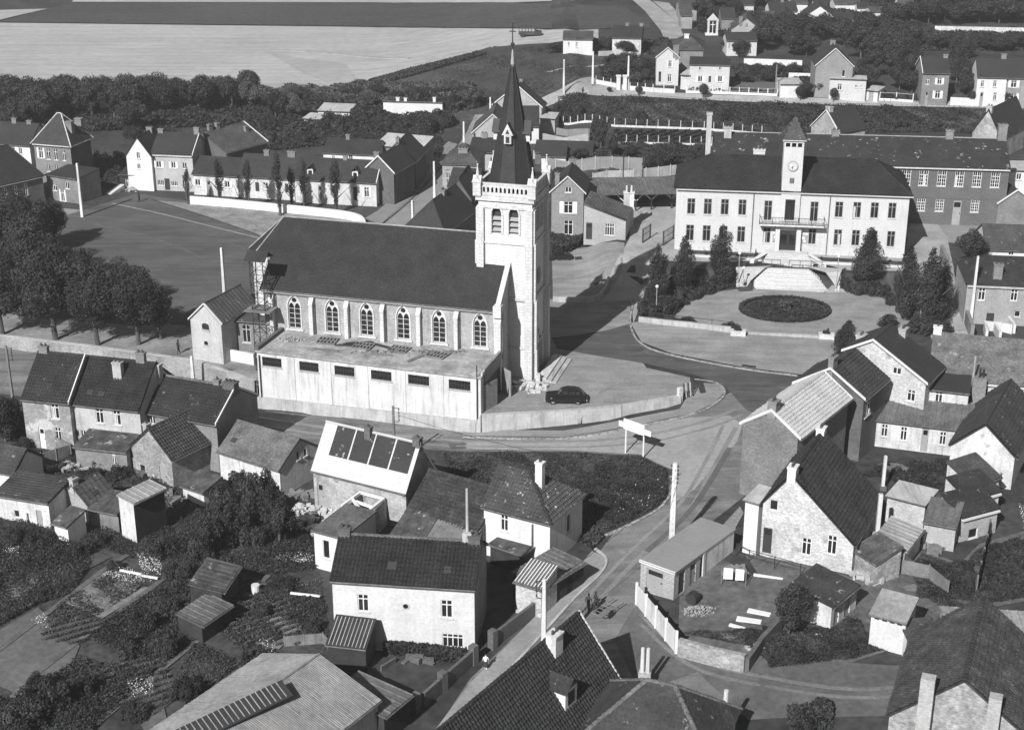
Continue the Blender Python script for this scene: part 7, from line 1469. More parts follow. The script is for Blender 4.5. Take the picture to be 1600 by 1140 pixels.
house('free-standing narrow brick house with dark roof on the upper road', (1442.5, 113), (1484, 113.5), 6.1, 7, 2.6, wm=brickm, rm=slate, sty=None, ry=89, verge='l', win=[('f', 1449.5, 122, 132, 5), ('f', 1468, 122, 132, 7, 'shut'), ('f', 1448, 142, 157, 5, 'gdoor'), ('f', 1465, 142, 154, 8, 'shut')], chim=[(1482, 85, .8)])
house('white house at the right end of the upper road', (1528, 119), (1574, 120), 5.6, 7, 2.8, wm=white, rm=slate, sty=None, ry=89.5, win=[('f', 1535, 126, 136, 5), ('f', 1554.5, 126, 136, 5), ('f', 1533.5, 144, 161, 5, 'gdoor'), ('f', 1554.5, 145, 157, 5)], chim=[(1572, 84, .9)])
house('grey house joined right of the white house, cut by the frame', (1574.5, 120), (1640, 121), 5.6, 7, 2.8, wm=mat('far_grey_wall', .3), rm=slate, sty=None, ry=89.5, win=[('f', 1584, 126, 137, 9, 'shut'), ('f', 1584, 146, 157, 8, 'shut')])
house('dark-roofed house with mottled gable behind the school roof', (1268, 196), (1311, 207), 4.0, 6, 3, 'gable_v', wm=concd, rm=slate, sty='slate', ry=172, verge=True, z0=2, chim=[(1296, 170, .9, .5, .8, conc)])
house('grey gabled farmhouse with dark roof at the right edge', (1520, 204), (1562, 210), 4.4, 12, 3, 'gable_v', wm=concd, rm=slate, sty='slate', ry=171, z0=2, chim=[(1547, 168, .9, .5, .8, conc)])
house('pale brick house wall right of the school chimney', (1577, 206), (1660, 207), 3.6, 5, .5, 'lean_b', wm=mat('tan_brick', .28), rm=slate, sty=None, z0=2, win=[('f', 1584, 215, 226, 5), ('f', 1597, 215, 226, 5)]) if False else None
house('white flat-roofed building beside the school end at the right edge', (1579, 265), (1660, 267), 4.0, 5, .1, 'lean_b', wm=white, rm=conc, sty=None, z0=2, win=[('f', 1592, 271, 281, 8)])
house('low building with mid-grey tiled roof right of the side path', (1541, 388), (1660, 392), 2.6, 8, 1.6, 'gable', wm=white, rm=tilem, sty='slate', ry=350, z0=1.2, win=[('f', 1580, 392, 399, 8)])
RH = house('pale brick house with dark hipped roof on the right of the path', (1512, 442), (1650, 448), 5.0, 9, 3, 'hip', wm=mat('right_pale_brick', .36, .15, .5, .12, 5, brick=(.24, .085, 1.1, .15)), rm=tiled, sty='slate', ry=401, z0=0, cornice=conc, inset=3, win=[('f', 1534, 450, 469, 11), ('f', 1584.6, 452, 470, 11), ('f', 1547, 489, 506, 12, 'ddoor'), ('f', 1589.5, 486, 495, 9, 'small')], chim=[(1560, 412, 1.0, .12, .8)])
e = empty('yard_parapet', G(1545, 520), 'angular white parapet walls of a small yard before the right brick house', 'wall')
for (x0, y0, x1, y1) in ((1540, 506, 1566, 508), (1566, 508, 1582, 512), (1582, 512, 1570, 495), (1570, 495, 1590, 497), (1556, 510, 1564, 524), (1540, 506, 1543, 522)):
    a, b = G(x0, y0 + 9), G(x1, y1 + 9); dd = (b - a).normalized(); n = Vector((dd.y, -dd.x, 0)); MB().prism([a + Vector((0, 0, -.2)), b + Vector((0, 0, -.2)), b + Vector((0, 0, 1.1)), a + Vector((0, 0, 1.1))], n * .3).build('wall', concw, e)
strip('path_wall', [(1470, 402), (1484, 432), (1495, 470), (1507, 500), (1518, 530)], .4, 1.7, mat('path_wall_grey', .22, .25, .5, .2, 4), kind=None, label='long dark garden wall along the right side path', cat='wall')
# garden walls and fences of the middle distance
fence('upper concrete panel fence behind the two dark poles', [(926, 287), (990, 281), (1066, 272)], 1.7, 2.2, conc, conc, postw=.18)
fence('tall pale concrete panel fence across the middle gardens', [(848, 263), (930, 264), (1008, 266)], 2.1, 2.6, mat('fence_panel', .27, .15, .4, .1, 4, streak=.3), conc)
for lab, ln in (('upper white fence of thin posts at the foot of the embankment', [(880, 195), (960, 198), (1045, 201), (1100, 203), (1190, 210)]), ('lower white fence of thin posts across the gardens', [(962, 224), (1045, 226), (1112, 228)])):
    fence(lab, ln, 1.5, 1.75, conc, concw, rails=(), panel=False, postw=.11, base=.32)
fence('thin post fence before the villas on the upper road', [(1072, 145), (1140, 147), (1214, 150)], 1.3, 1.6, conc, paintw, panel=False, rails=(.5, .95), base=.4)
fence('pale railing wall curving before the narrow villa', [(931, 131), (966, 138), (978, 140)], 1.5, 1.6, iron, concw, panel=False, rails=(.5, .7, .95), base=.8)
fence('second railing wall right of the gate piers', [(984, 141), (1020, 144), (1054, 146)], 1.5, 1.6, iron, concw, panel=False, rails=(.5, .7, .95), base=.8)
for i, x in enumerate((966, 976)): g = G(x, 140); tag(MB(Fr(g, 0)).box(-.35, .35, -.35, .35, -.2, 2.4).prism([(-.45, -.45, 2.4), (.45, -.45, 2.4), (.45, .45, 2.4), (-.45, .45, 2.4)], (0, 0, .25)).build('gate_pier', white), ('left white gate pier before the narrow villa', 'right white gate pier before the narrow villa')[i], 'gate pier', 'gate piers')
fence('white post fence right of the slatted garage', [(1374, 157), (1400, 158), (1426, 160)], 1.6, 2.6, white, paintw, panel=False, rails=(.9,), base=.4)
strip('garden_wall', [(1484, 164), (1528, 166)], .3, 1.4, white, kind=None, smooth=False, label='white wall joining the brick house and the white house', cat='wall')
strip('garden_wall', [(1162, 101), (1200, 102), (1253, 104)], .3, 1.2, white, kind=None, smooth=False, label='white garden wall behind the tennis lawn', cat='wall')
strip('garden_wall', [(1460, 50), (1600, 53), (1700, 56)], .3, 1.3, whitew, kind=None, smooth=False, label='far pale wall in front of the dark wood', cat='wall')
strip('garden_wall', [(1232, 122), (1300, 124)], .3, 1.0, white, kind=None, smooth=False, label='short white wall left of the tall grey gable house', cat='wall')
strip('yard_wall', [(864, 471), (905, 473), (932, 470), (946, 455), (951, 440)], .3, .7, conc, kind=None, label='low pale curved wall round the presbytery forecourt', cat='wall')
strip('field_wall', [(935, 88), (960, 87), (1000, 90)], .3, 1.0, conc, kind=None, smooth=False, label='low wall before the far ball-shaped trees', cat='wall')
strip('garden_wall', [(833, 248), (866, 248)], .3, 1.4, conc, kind=None, smooth=False, label='short concrete wall behind the belfry', cat='wall')
strip('garden_wall', [(842, 220), (920, 222)], .3, 1.5, brickl, kind=None, smooth=False, label='brick garden wall right of the spire', cat='wall')
strip('garden_wall', [(870, 210), (920, 212)], .3, 1.2, mat('tan_brick', .28), kind=None, smooth=False, label='tan brick wall below the white post fence', cat='wall')
# ================================================================== VEGETATION
PT = 'trees of the park left of the church'
for (x, yb, yt, w_, kd, lab) in ((89, 531, 358, 128, 'big', 'broad park tree with leaning trunk, second from the left behind the park wall'), (154, 539, 388, 118, 'big', 'park tree with clear trunk in the middle of the group behind the wall'), (217, 538, 398, 112, 'big', 'rightmost park tree with low branches, nearest the sacristy'), (5, 523, 372, 120, 'big', 'park tree at the left frame edge by the wall'),
                                 (60, 470, 312, 120, 'big', 'dark tree behind the front row of park trees'), (5, 440, 290, 140, 'big', 'tall dense tree at the left edge of the square'), (-50, 470, 310, 140, 'big', 'tree cut by the left frame edge'), (120, 470, 372, 84, 'big', 'round tree beyond the middle of the park row'), (185, 480, 392, 80, 'big', 'smaller tree behind the rightmost park trees'), (40, 400, 283, 100, 'big', 'upper dark tree at the corner of the square'), (85, 385, 300, 60, 'big', 'narrow dark tree below the pole on the square'),
                                 (252, 530, 445, 50, 'roundl', 'thin light tree beside the gap to the sacristy')):
    treepx('park_tree', lab, x, yb, yt, w_ * .96, kd, PT, .14)
WR = 'thin young trees before the long white wall'
for (x, yb, yt, w_, lab) in ((294, 319, 263, 14, 'leftmost thin tree before the white wall'), (344, 321, 248, 20, 'second thin tree, densest, before the white wall'), (388, 326, 250, 22, 'third thin tree from the left before the white wall'), (437, 337, 243, 24, 'fourth thin tree, tallest, before the white wall'), (456, 328, 262, 18, 'fifth thin tree before the white wall'), (477, 331, 256, 18, 'sixth thin tree before the white wall'), (527, 334, 250, 24, 'rightmost thin tree before the white wall')):
    treepx('young_tree', lab, x, yb, yt, w_, 'wisp', WR, .18)
# woodland belt below the pale field: individual trees
wr = random.Random(5); WB = 'trees of the wood below the pale field'; nb = 0
belt = []
for row, (yb, hmin, hmax) in enumerate(((152, 3, 6), (164, 4.5, 7.5), (176, 5, 9), (190, 6, 9.5), (204, 5, 8.5))):
    x = -40 + wr.uniform(0, 20)
    while x < 740:
        if not (590 < x < 700 and 160 < yb < 200) and not (470 < x < 570 and yb > 160) and not (row >= 3 and 30 < x < 200 and yb > 190) and not (row >= 3 and 215 < x < 430) and not (row == 4 and x > 440) and not (x > 700 and yb > 170) and not (x > 610 and row == 3):
            belt.append((x, yb + wr.uniform(-5, 5), wr.uniform(hmin, hmax) * (1 - .35 * (x > 420)) * (.75 if row == 0 else 1)))
        x += wr.uniform(20, 34)
for (x, yb, hh) in belt:
    g = G(x, yb); pos = 'far left' if x < 150 else 'left' if x < 300 else 'middle' if x < 450 else 'right' if x < 600 else 'far right'
    dep = ('front edge' if yb > 185 else 'back edge' if yb < 160 else 'heart'); sz = 'tall' if hh > 8 else 'low' if hh < 5.5 else 'middling'
    tree('woodland_tree', '%s tree at the %s of the wood, %s part' % (sz, dep, pos), g.x, g.y, g.z, hh, wr.uniform(2.2, 3.6) * (hh / 8) ** .5 * 1.2, wr.choice(('roundd', 'roundm', 'roundm', 'roundl' if x > 380 or yb < 165 else 'roundm')), WB + ', %s %s %s' % (pos, dep, sz), .12)
treepx('oak_tree', 'largest dark round tree standing above the wood below the pale field', 247, 178, 104, 84, 'big', None, .1)
tufts('wood_undergrowth', [[(-60, 150), (480, 148), (760, 140), (735, 172), (700, 180), (560, 205), (480, 210), (300, 200), (180, 205), (-60, 215)]], 80000, .32, leafd, 81, 1.6, clump=.35)
tufts('hedge_brush', [[(430, 140), (600, 128), (740, 134), (735, 165), (560, 158), (430, 152)]], 40000, .24, leafl, 82, 1.2, clump=.5)
for (x, y, w_, h_) in ((640, 226, 60, 4), (665, 208, 50, 4), (690, 196, 50, 4.5), (655, 240, 40, 4), (520, 195, 50, 3.5), (560, 190, 60, 3.8), (600, 192, 50, 2.2), (640, 192, 60, 2.2), (672, 196, 46, 2.8), (460, 210, 60, 3.4), (430, 225, 50, 3.2), (500, 208, 60, 3), (420, 205, 40, 4), (540, 205, 60, 3.4), (580, 204, 60, 3.2), (620, 205, 50, 3.4), (705, 168, 36, 3), (450, 195, 40, 3), (480, 222, 40, 2.6), (190, 262, 50, 4.2), (165, 268, 50, 4.2), (180, 285, 46, 3.4), (140, 280, 40, 3.2), (210, 215, 40, 3), (740, 165, 36, 3)):
    k = bush('dense dark bush %s' % ('by the mansion near the square' if x < 215 and y > 240 else 'near the mansion roof' if x < 215 else 'between the low houses and the wood' if x < 600 else 'left of the upper street'), x, y, w_, h_, wr.choice(('bushd', 'bushm')), group='bushes %s' % ('by the mansion near the square' if x < 215 and y > 240 else 'near the mansion roof' if x < 215 else 'between the low houses and the wood' if x < 600 else 'left of the upper street'))
# right-hand woods and gardens
for lab, pts in (('of the dark wood behind the tall grey gable house', [(1190, 78, 60, 6), (1215, 70, 60, 7), (1240, 86, 60, 6), (1260, 66, 60, 7), (1290, 60, 60, 6.5), (1320, 72, 60, 7), (1345, 92, 60, 8), (1372, 100, 60, 8), (1395, 84, 60, 7), (1350, 62, 60, 7), (1380, 60, 60, 6), (1420, 74, 60, 6), (1415, 110, 60, 8), (1390, 120, 60, 7.5), (1360, 120, 50, 6), (1350, 138, 50, 5), (1405, 140, 50, 6), (1425, 145, 50, 5), (1430, 125, 50, 6), (1260, 88, 50, 5), (1245, 60, 50, 6)]),
                 ('of the far wood at the top right edge', [(1400, 40, 60, 6), (1425, 36, 60, 6), (1450, 38, 60, 7), (1475, 34, 60, 7), (1500, 38, 60, 6), (1530, 35, 60, 7), (1560, 38, 60, 7), (1590, 36, 60, 6), (1540, 18, 60, 6), (1480, 16, 60, 6), (1430, 14, 60, 5), (1590, 14, 60, 6)]),
                 ('behind the brick and white houses of the upper road', [(1500, 108, 50, 6), (1505, 140, 46, 6), (1495, 128, 44, 6), (1512, 150, 40, 5), (1505, 92, 50, 5), (1560, 80, 50, 4), (1470, 78, 50, 4), (1590, 76, 50, 4), (1530, 78, 46, 4)]),
                 ('around the calvary and the top road', [(1095, 32, 44, 6), (1110, 14, 40, 6), (1085, 22, 40, 5), (1140, 14, 40, 6), (1165, 10, 40, 5), (1190, 14, 40, 5), (1125, 40, 40, 5), (1150, 26, 30, 5), (1100, 6, 40, 5), (1194, 62, 44, 7), (1222, 62, 48, 7)]),
                 ('in the villa gardens of the upper road', [(1155, 88, 40, 4), (1180, 120, 30, 3), (1200, 128, 30, 3), (1165, 130, 26, 2.6), (1175, 78, 36, 4), (1005, 118, 44, 4), (985, 112, 44, 4.6), (965, 122, 40, 4), (1012, 128, 30, 3), (958, 108, 40, 3.6), (1240, 118, 30, 3), (1215, 118, 26, 3)])):
    for (x, yb, w_, hh) in pts:
        g = G(x, yb); dep = g.y * CPc - (g.z - CH) * SP
        tree('tree', 'round leafy tree %s' % lab, g.x, g.y, g.z, hh, w_ / 2 * dep / CF * .95, wr.choice(('roundd', 'roundm', 'roundm')), 'trees ' + lab, .1)
for (x, yb, yt, w_, lab) in ((928, 80, 54, 26, 'left ball-shaped tree by the white barn-like house'), (950, 84, 56, 24, 'middle ball-shaped tree by the white barn-like house'), (978, 88, 60, 34, 'right dark tree before the shaded gable'), (870, 84, 62, 40, 'dark tree left of the white barn-like house'), (1140, 82, 58, 34, 'bushy tree covering the mansard house'), (1258, 155, 122, 26, 'left upper ball tree by the white garage'), (1281, 150, 124, 21, 'dark ball tree before the cream block')):
    treepx('tree', lab, x, yb, yt, w_, 'roundd', None, .2)
for (x, yb, yt, w_, lab) in ((952, 145, 136, 8, 'tiny ball tree on the bend of the upper road'), (998, 150, 134, 12, 'ball tree beside the villa railing'), (1099, 156, 130, 15, 'ball tree before the dormer cottage'), (1250, 158, 134, 17, 'lower ball tree at the white garage'), (1302, 160, 137, 13, 'small ball tree before the cream block'), (1517, 164, 141, 14, 'ball tree before the white corner house'), (1571, 165, 141, 20, 'large ball tree at the far right of the upper road')):
    treepx('ball_tree', lab, x, yb, yt, w_, 'ball', 'clipped ball trees along the upper road', .34)
tufts('embankment_scrub', [[(872, 153), (1000, 152), (1100, 158), (1300, 165), (1620, 174), (1620, 212), (1480, 208), (1190, 208), (1100, 202), (960, 197), (868, 192)]], 80000, .17, leafm, 83, .5, clump=.5)
tufts('embankment_light_grass', [[(920, 160), (1200, 165), (1600, 178), (1600, 195), (1180, 196), (930, 186)]], 80000, .14, leafl, 84, .4, clump=.4)
tufts('embankment_dark_brambles', [[(1100, 162), (1280, 166), (1450, 172), (1500, 190), (1260, 200), (1120, 190)]], 22000, .2, leafd, 87, 1.1, clump=.45)
for (x, y, w_, h_) in ((880, 186, 40, 5), (900, 182, 36, 4), (868, 190, 26, 4), (1000, 186, 30, 3), (1120, 188, 40, 3), (1170, 192, 40, 2.6), (1240, 194, 50, 3), (1400, 198, 50, 3), (1450, 200, 40, 3)):
    bush('rounded bush growing on the embankment', x, y, w_, h_, wr.choice(('bushd', 'bushm')), group='bushes on the embankment')
MG = 'in the middle gardens behind the belfry'
for (x, yb, yt, w_, kd) in ((938, 232, 172, 36, 'roundd'), (955, 245, 200, 26, 'roundm'), (1048, 262, 222, 66, 'roundd'), (1020, 268, 236, 46, 'roundd'), (1078, 264, 226, 46, 'roundd'), (878, 290, 254, 50, 'roundd'), (905, 252, 226, 30, 'roundm'), (985, 246, 222, 30, 'roundm'), (1095, 250, 215, 30, 'roundm'), (862, 296, 268, 30, 'roundd')):
    treepx('garden_tree', '%s, %s' % ('leafy tree in the middle gardens', {938: 'highest and darkest before the post fences', 955: 'right beside the tallest one', 1048: 'broadest, near the hall roof', 1020: 'left of the broadest one', 1078: 'closest to the tall school chimney', 878: 'behind the narrow brick house', 905: 'above the white-ended shed', 985: 'over the pale panel fence', 1095: 'behind the corner of the hall roof', 862: 'at the belfry edge'}[x]), x, yb, yt, w_, kd, 'garden trees behind the belfry', .12)
tufts('garden_rows', [[(960, 205), (1100, 206), (1110, 222), (965, 220)]], 16000, .16, leafm, 85, .4, rows=(1.6, .9))
tufts('middle_garden_plants', [[(845, 226), (1110, 230), (1110, 248), (1010, 262), (845, 258)], [(935, 268), (1060, 266), (1060, 272), (940, 280)]], 40000, .17, leafm, 86, .6, clump=1.0)
tufts('villa_garden_plants', [[(1142, 104), (1262, 108), (1266, 128), (1222, 128), (1150, 124)], [(1075, 139), (1210, 144), (1210, 147), (1075, 142)], [(1380, 150), (1440, 150), (1440, 160), (1380, 158)], [(935, 106), (1022, 98), (1022, 130), (940, 126)], [(1400, 46), (1600, 46), (1600, 80), (1440, 80)]], 50000, .24, leafm, 88, .8, clump=.8)
drape('tennis_lawn', [(1150, 128), (1210, 129), (1210, 143), (1140, 141)], mat('court_surface', .13, .1, .5, .1, 2), .06)
tufts('top_scrub', [[(1090, -2), (1600, -2), (1600, 30), (1400, 45), (1250, 60), (1180, 70), (1090, 50)]], 70000, .36, leafd, 89, 1.4, clump=.3)
# presbytery garden, verge, plaza edges
tufts('presbytery_shrubs', [[(862, 376), (912, 378), (905, 388), (890, 395), (862, 400)]], 6000, .2, leafd, 90, 1.2)
for (x, y, w_, h_) in ((875, 380, 26, 1.6), (895, 380, 24, 1.3), (908, 379, 16, 1.1), (868, 372, 18, 2.6), (875, 404, 40, 1.6)): bush('dark shrub before the narrow brick house', x, y, w_, h_, 'bushd', group='shrubs before the narrow brick house')
VG = [(692, 707), (900, 709), (1000, 715), (1040, 733), (1044, 770), (1030, 790), (985, 814), (948, 830), (915, 812), (880, 800), (790, 745), (700, 742)]
drape('verge_soil', VG, mat('verge_dark_grass', .05, .4, .3, .4, 2), .045, zf=lz)
tufts('verge_grass', [VG], 70000, .08, leafm, 91, .35, clump=.8)
tufts('verge_light_grass', [[(692, 707), (900, 709), (960, 712), (900, 740), (880, 790), (790, 745), (700, 742)]], 60000, .06, leafl, 131, .22, clump=.6)
tufts('verge_weeds', [[(930, 730), (1042, 738), (1040, 780), (985, 812), (950, 826), (918, 800)]], 34000, .08, leafd, 92, .6, clump=.9)
tufts('verge_flowers', [[(960, 770), (1040, 750), (1030, 785), (960, 820)]], 60, .06, flower, 93, .5)
# gardens bottom left
GD = [(-60, 830), (85, 835), (200, 870), (330, 800), (470, 800), (500, 900), (515, 1000), (505, 1020), (300, 1100), (230, 1160), (-60, 1160)]
drape('garden_soil', GD, mat('garden_soil', .06, .4, .3, .4, 2), .04, zf=lz)
lightplant = LM
BEDS = [([(0, 985), (60, 950), (125, 1010), (110, 1045), (40, 1090), (-60, 1050), (-60, 1010)], lawn), ([(100, 942), (165, 893), (234, 920), (160, 968)], mat('dry_bed', .20, .3, .8, .3, 3)), ([(-40, 960), (0, 905), (30, 885), (70, 895), (20, 965)], mat('dry_bed', .2)), ([(220, 1135), (255, 1100), (262, 1130), (240, 1160)], lawn), ([(60, 985), (92, 950), (155, 972), (118, 1012)], mat('dug_bed', .085, .3, .8, .3, 3)), ([(190, 1110), (250, 1055), (300, 1075), (240, 1120)], mat('dug_bed', .085)), ([(385, 1005), (430, 962), (475, 978), (436, 1016)], mat('dry_bed', .2)), ([(335, 900), (385, 932), (452, 938), (405, 905)], mat('dug_bed', .085)), ([(100, 880), (140, 862), (175, 872), (130, 895)], mat('dug_bed', .085))]
for i, (p, m_) in enumerate(BEDS): drape('garden_bed', p, m_, .12 + .004 * i, zf=lz)
PTH = mat('trodden_path', .13, .25, .6, .25, 4)
for ln in ([(-40, 1045), (0, 1016), (80, 955), (162, 892), (200, 868)], [(20, 1090), (49, 1061), (140, 990), (234, 922), (290, 880)], [(130, 1150), (250, 1050), (330, 985), (420, 900)], [(290, 1095), (380, 1030), (470, 985)]): strip('garden_path', ln, .5, .16, PTH, z0=0, top=lz, smooth=False)
OUT = [(q_[0], q_[1]) for q_ in GD]
PL = [[(-60, 840), (80, 840), (150, 870), (110, 930), (60, 945), (0, 980), (-60, 1000)], [(200, 872), (330, 805), (470, 800), (495, 890), (430, 900), (330, 890), (290, 880)], [(240, 925), (330, 895), (330, 985), (250, 1045), (140, 1000), (180, 960)], [(330, 940), (500, 905), (512, 1000), (470, 985), (390, 1025), (340, 990)], [(-60, 1090), (40, 1092), (120, 1030), (240, 1050), (130, 1160), (-60, 1160)], [(300, 1010), (390, 1030), (300, 1095), (250, 1100)], [(60, 985), (150, 965), (230, 915), (170, 900), (100, 940)]]
tufts('garden_plants', PL, 90000, .085, leafm, 94, .55, clump=.9)
tufts('garden_dark_plants', [PL[i] for i in (0, 1, 2, 4)], 60000, .09, leafd, 95, .8, clump=.6)
tufts('garden_light_plants', PL, 34000, .07, leafl, 96, .5, clump=1.3)
tufts('vegetable_rows', [[(160, 1055), (245, 1005), (265, 1060), (190, 1120)], [(330, 940), (460, 930), (470, 1010), (380, 1010)], [(62, 1000), (100, 962), (165, 972), (130, 1012)], [(190, 1108), (250, 1055), (298, 1075), (240, 1118)], [(335, 902), (390, 930), (445, 933), (400, 908)]], 26000, .07, leafl, 97, .4, rows=(.8, .6))
tufts('lawn_grass', [BEDS[0][0], BEDS[3][0]], 16000, .05, leafl, 111, .1)
tufts('white_flower_clumps', [[(215, 872), (250, 868), (255, 900), (222, 900)], [(50, 975), (70, 965), (80, 990)], [(200, 1070), (240, 1065), (240, 1090), (205, 1095)], [(400, 1010), (430, 1005), (430, 1030)], [(430, 870), (490, 872), (490, 884), (430, 882)], [(160, 900), (200, 893), (240, 910), (200, 918)], [(5, 865), (30, 858), (30, 872)]], 2400, .045, flower, 98, .6)
bl = [(355, 800, 70, 3.4), (395, 790, 70, 3.6), (430, 800, 60, 3.6), (350, 850, 80, 3.4), (400, 850, 70, 3.2), (440, 840, 50, 3), (250, 870, 60, 2.2), (330, 780, 50, 2.6), (380, 765, 50, 2.8), (420, 775, 50, 3.2), (150, 850, 50, 1.6), (120, 870, 60, 1.8), (60, 850, 60, 1.6), (20, 845, 50, 1.6), (180, 890, 40, 1.4), (222, 985, 54, 2.6), (262, 960, 44, 2.2), (200, 1020, 50, 2.0), (95, 1105, 70, 2.8), (60, 1085, 50, 2.4), (130, 1085, 50, 2.0), (70, 1110, 90, 3.2), (260, 1020, 60, 2.4), (400, 1040, 60, 2.0), (280, 900, 60, 1.8), (440, 920, 60, 1.4), (410, 960, 50, 1.4), (490, 985, 40, 1.4), (60, 935, 60, 1.2), (290, 1090, 60, 2.4), (210, 1120, 60, 1.6), (30, 1140, 90, 2.4), (330, 900, 40, 2), (320, 870, 60, 2.6), (90, 665, 0, 0), (20, 680, 60, 3), (12, 660, 50, 3.6), (35, 700, 40, 1.6), (215, 735, 0, 0), (160, 728, 40, 1.6), (185, 745, 44, 1.8), (150, 745, 30, 1.4), (120, 720, 30, 1.2)]
for (x, y, w_, h_) in bl:
    if w_: pos = 'in the thicket behind the panel-roofed house' if 320 <= x <= 445 and y < 880 else 'beside the left end row house' if x < 50 and y < 720 else 'between the row houses and the sheds' if y < 760 else 'in the upper allotments' if y < 960 else 'in the lower left allotments'; bush('leafy bush %s' % pos, x, y, w_, h_, wr.choice(('bushd', 'bushm', 'bushd')), group='bushes %s' % pos)
treepx('small_tree', 'bushy small tree at the left end of the row houses', 8, 690, 610, 60, 'roundd', None, .1)
treepx('fruit_tree', 'ragged fruit tree in the thicket left of the panel-roofed house', 372, 850, 745, 80, 'roundm', None, .15)
treepx('fruit_tree', 'darker fruit tree beside the rubble of the panel-roofed house', 436, 850, 762, 70, 'roundd', None, .15)
treepx('fruit_tree', 'young fruit tree between the allotments and the narrow tall shed', 318, 870, 790, 60, 'roundm', None, .15)
# right gardens
tufts('shed_yard_growth', [[(20, 700), (120, 712), (200, 735), (330, 765), (330, 805), (200, 870), (80, 835), (-60, 832), (-60, 750)]], 50000, .08, leafm, 121, .45, clump=1.1)
tufts('behind_village_growth', [[(180, 208), (560, 206), (690, 202), (690, 250), (600, 218), (430, 236), (250, 208)], [(150, 262), (196, 258), (190, 300), (150, 290)]], 50000, .2, leafd, 122, .7, clump=.5)
for i, (x, y, rx, n_) in enumerate(((262, 782, 1.6, 26), (100, 730, 1.4, 24), (225, 742, 1.2, 18), (470, 775, 1.2, 20), (1460, 858, 1.0, 18), (1365, 905, 1.3, 22), (1400, 735, 1.2, 20), (1150, 893, 1.0, 14), (1540, 770, 1.2, 18), (590, 1085, 1.0, 12), (650, 1030, 1.3, 14))):
    r2 = random.Random(200 + i); g = G(x, y); m1 = MB()
    for _ in range(n_):
        m1.fr = Fr((g.x + r2.gauss(0, rx * .5), g.y + r2.gauss(0, rx * .4), g.z), r2.uniform(0, 3.1)); L_ = r2.uniform(.15, .8); w_ = r2.uniform(.05, .2); z_ = r2.uniform(.05, .5); m1.box(-L_, L_, -w_, w_, -.05, z_)
    m1.fr = None; tag(m1.build('yard_clutter', (wood, conc, zinc, brickm)[i % 4]), ('jumble of boards beside the ragged little shed', 'boards and junk behind the left end row house', 'sheet-metal scraps below the striped lean-to', 'loose bricks by the lichen-roofed long house', 'boards stacked beside the pale-fronted zinc shed', 'concrete scraps below the open-sided brick lean-to', 'metal scraps at the white path of the inner garden', 'brick pile beside the gable house fence', 'boards beside the stepped lean-to sheds', 'concrete scraps beside the hangar wall', 'metal scraps in the yard of the big white house')[i], 'clutter', kind='stuff')
YD = [(1190, 905), (1165, 868), (1190, 862), (1330, 902), (1360, 905), (1440, 860), (1500, 880), (1530, 850), (1600, 830), (1600, 940), (1480, 960), (1440, 1000), (1330, 1035), (1180, 1050), (1165, 1030), (1060, 990), (1062, 930), (1120, 870)]
drape('yard_ground', YD, mat('yard_earth', .12, .3, .3, .3, 2, patch=(.35, .20, .6)), .05, zf=lz)
tufts('yard_weeds', [[(1062, 990), (1170, 1010), (1200, 1035), (1330, 1030), (1400, 1010), (1350, 990), (1340, 950), (1280, 1000), (1180, 985)], [(1440, 865), (1500, 890), (1530, 860), (1595, 840), (1600, 935), (1480, 955), (1440, 930), (1420, 890)]], 90000, .075, leafm, 99, .4, clump=.9)
tufts('yard_dark_plants', [[(1190, 985), (1330, 985), (1340, 1030), (1200, 1045)], [(1440, 880), (1520, 880), (1520, 940), (1430, 935)], [(1540, 860), (1600, 850), (1600, 930), (1535, 925)]], 60000, .08, leafd, 100, .7, clump=.7)
tufts('inner_garden', [[(1345, 745), (1385, 725), (1440, 720), (1520, 722), (1515, 765), (1460, 770), (1400, 748)]], 26000, .08, leafd, 101, .5, clump=1.0)
tufts('garden_flowers', [[(1478, 725), (1518, 728), (1512, 755), (1480, 745)], [(1485, 905), (1515, 903), (1515, 912), (1488, 912)], [(1590, 790), (1600, 795), (1600, 830)]], 500, .05, flower, 102, .5)
bush('flowering bush in the corner of the inner garden', 1498, 760, 44, 1.8, 'bushm'); bush('dark bush beside the white path of the inner garden', 1405, 750, 36, 1.6, 'bushd')
treepx('yard_tree', 'round dark leafy tree standing in the washing yard', 1232, 992, 902, 72, 'roundd', None, .18)
treepx('yard_tree', 'leafy dark tree behind the white-walled yard on the right', 1516, 420, 345, 56, 'roundd', None, .15)
tufts('lane_edge_plants', [[(1230, 1110), (1300, 1100), (1300, 1140), (1230, 1150)], [(1000, 1075), (1090, 1085), (1160, 1120), (1100, 1130)]], 8000, .13, leafd, 103, .8, clump=1)
bush('dark bush at the bottom edge beside the lane', 1262, 1140, 60, 2.2, 'bushd')
tufts('house_front_flowers', [[(600, 1010), (740, 1030), (738, 1040), (600, 1022)]], 4000, .14, leafm, 104, 1.0)
tufts('grass_cover', [[(690, 742), (790, 748), (880, 800), (760, 800)], [(1300, 556), (1340, 540), (1380, 560), (1340, 590)], [(870, 815), (920, 815), (945, 840), (925, 860)]], 9000, .14, leafm, 105, .3)
tufts('pasture_grass', [[(590, 130), (700, 100), (770, 75), (1000, 90), (925, 118), (842, 150)]], 36000, .14, leafm, 106, .12, clump=.2)
tufts('hedge_line', [[(575, 128), (640, 110), (745, 84), (760, 86), (650, 118), (590, 134)]], 12000, .22, leafm, 107, .6)
tufts('hillock_shrubs', [[(1030, 60), (1040, 68), (1062, 74), (1062, 66)], [(935, 62), (1040, 66), (1020, 86), (935, 84)]], 7000, .35, leafm, 108, .8, clump=1)
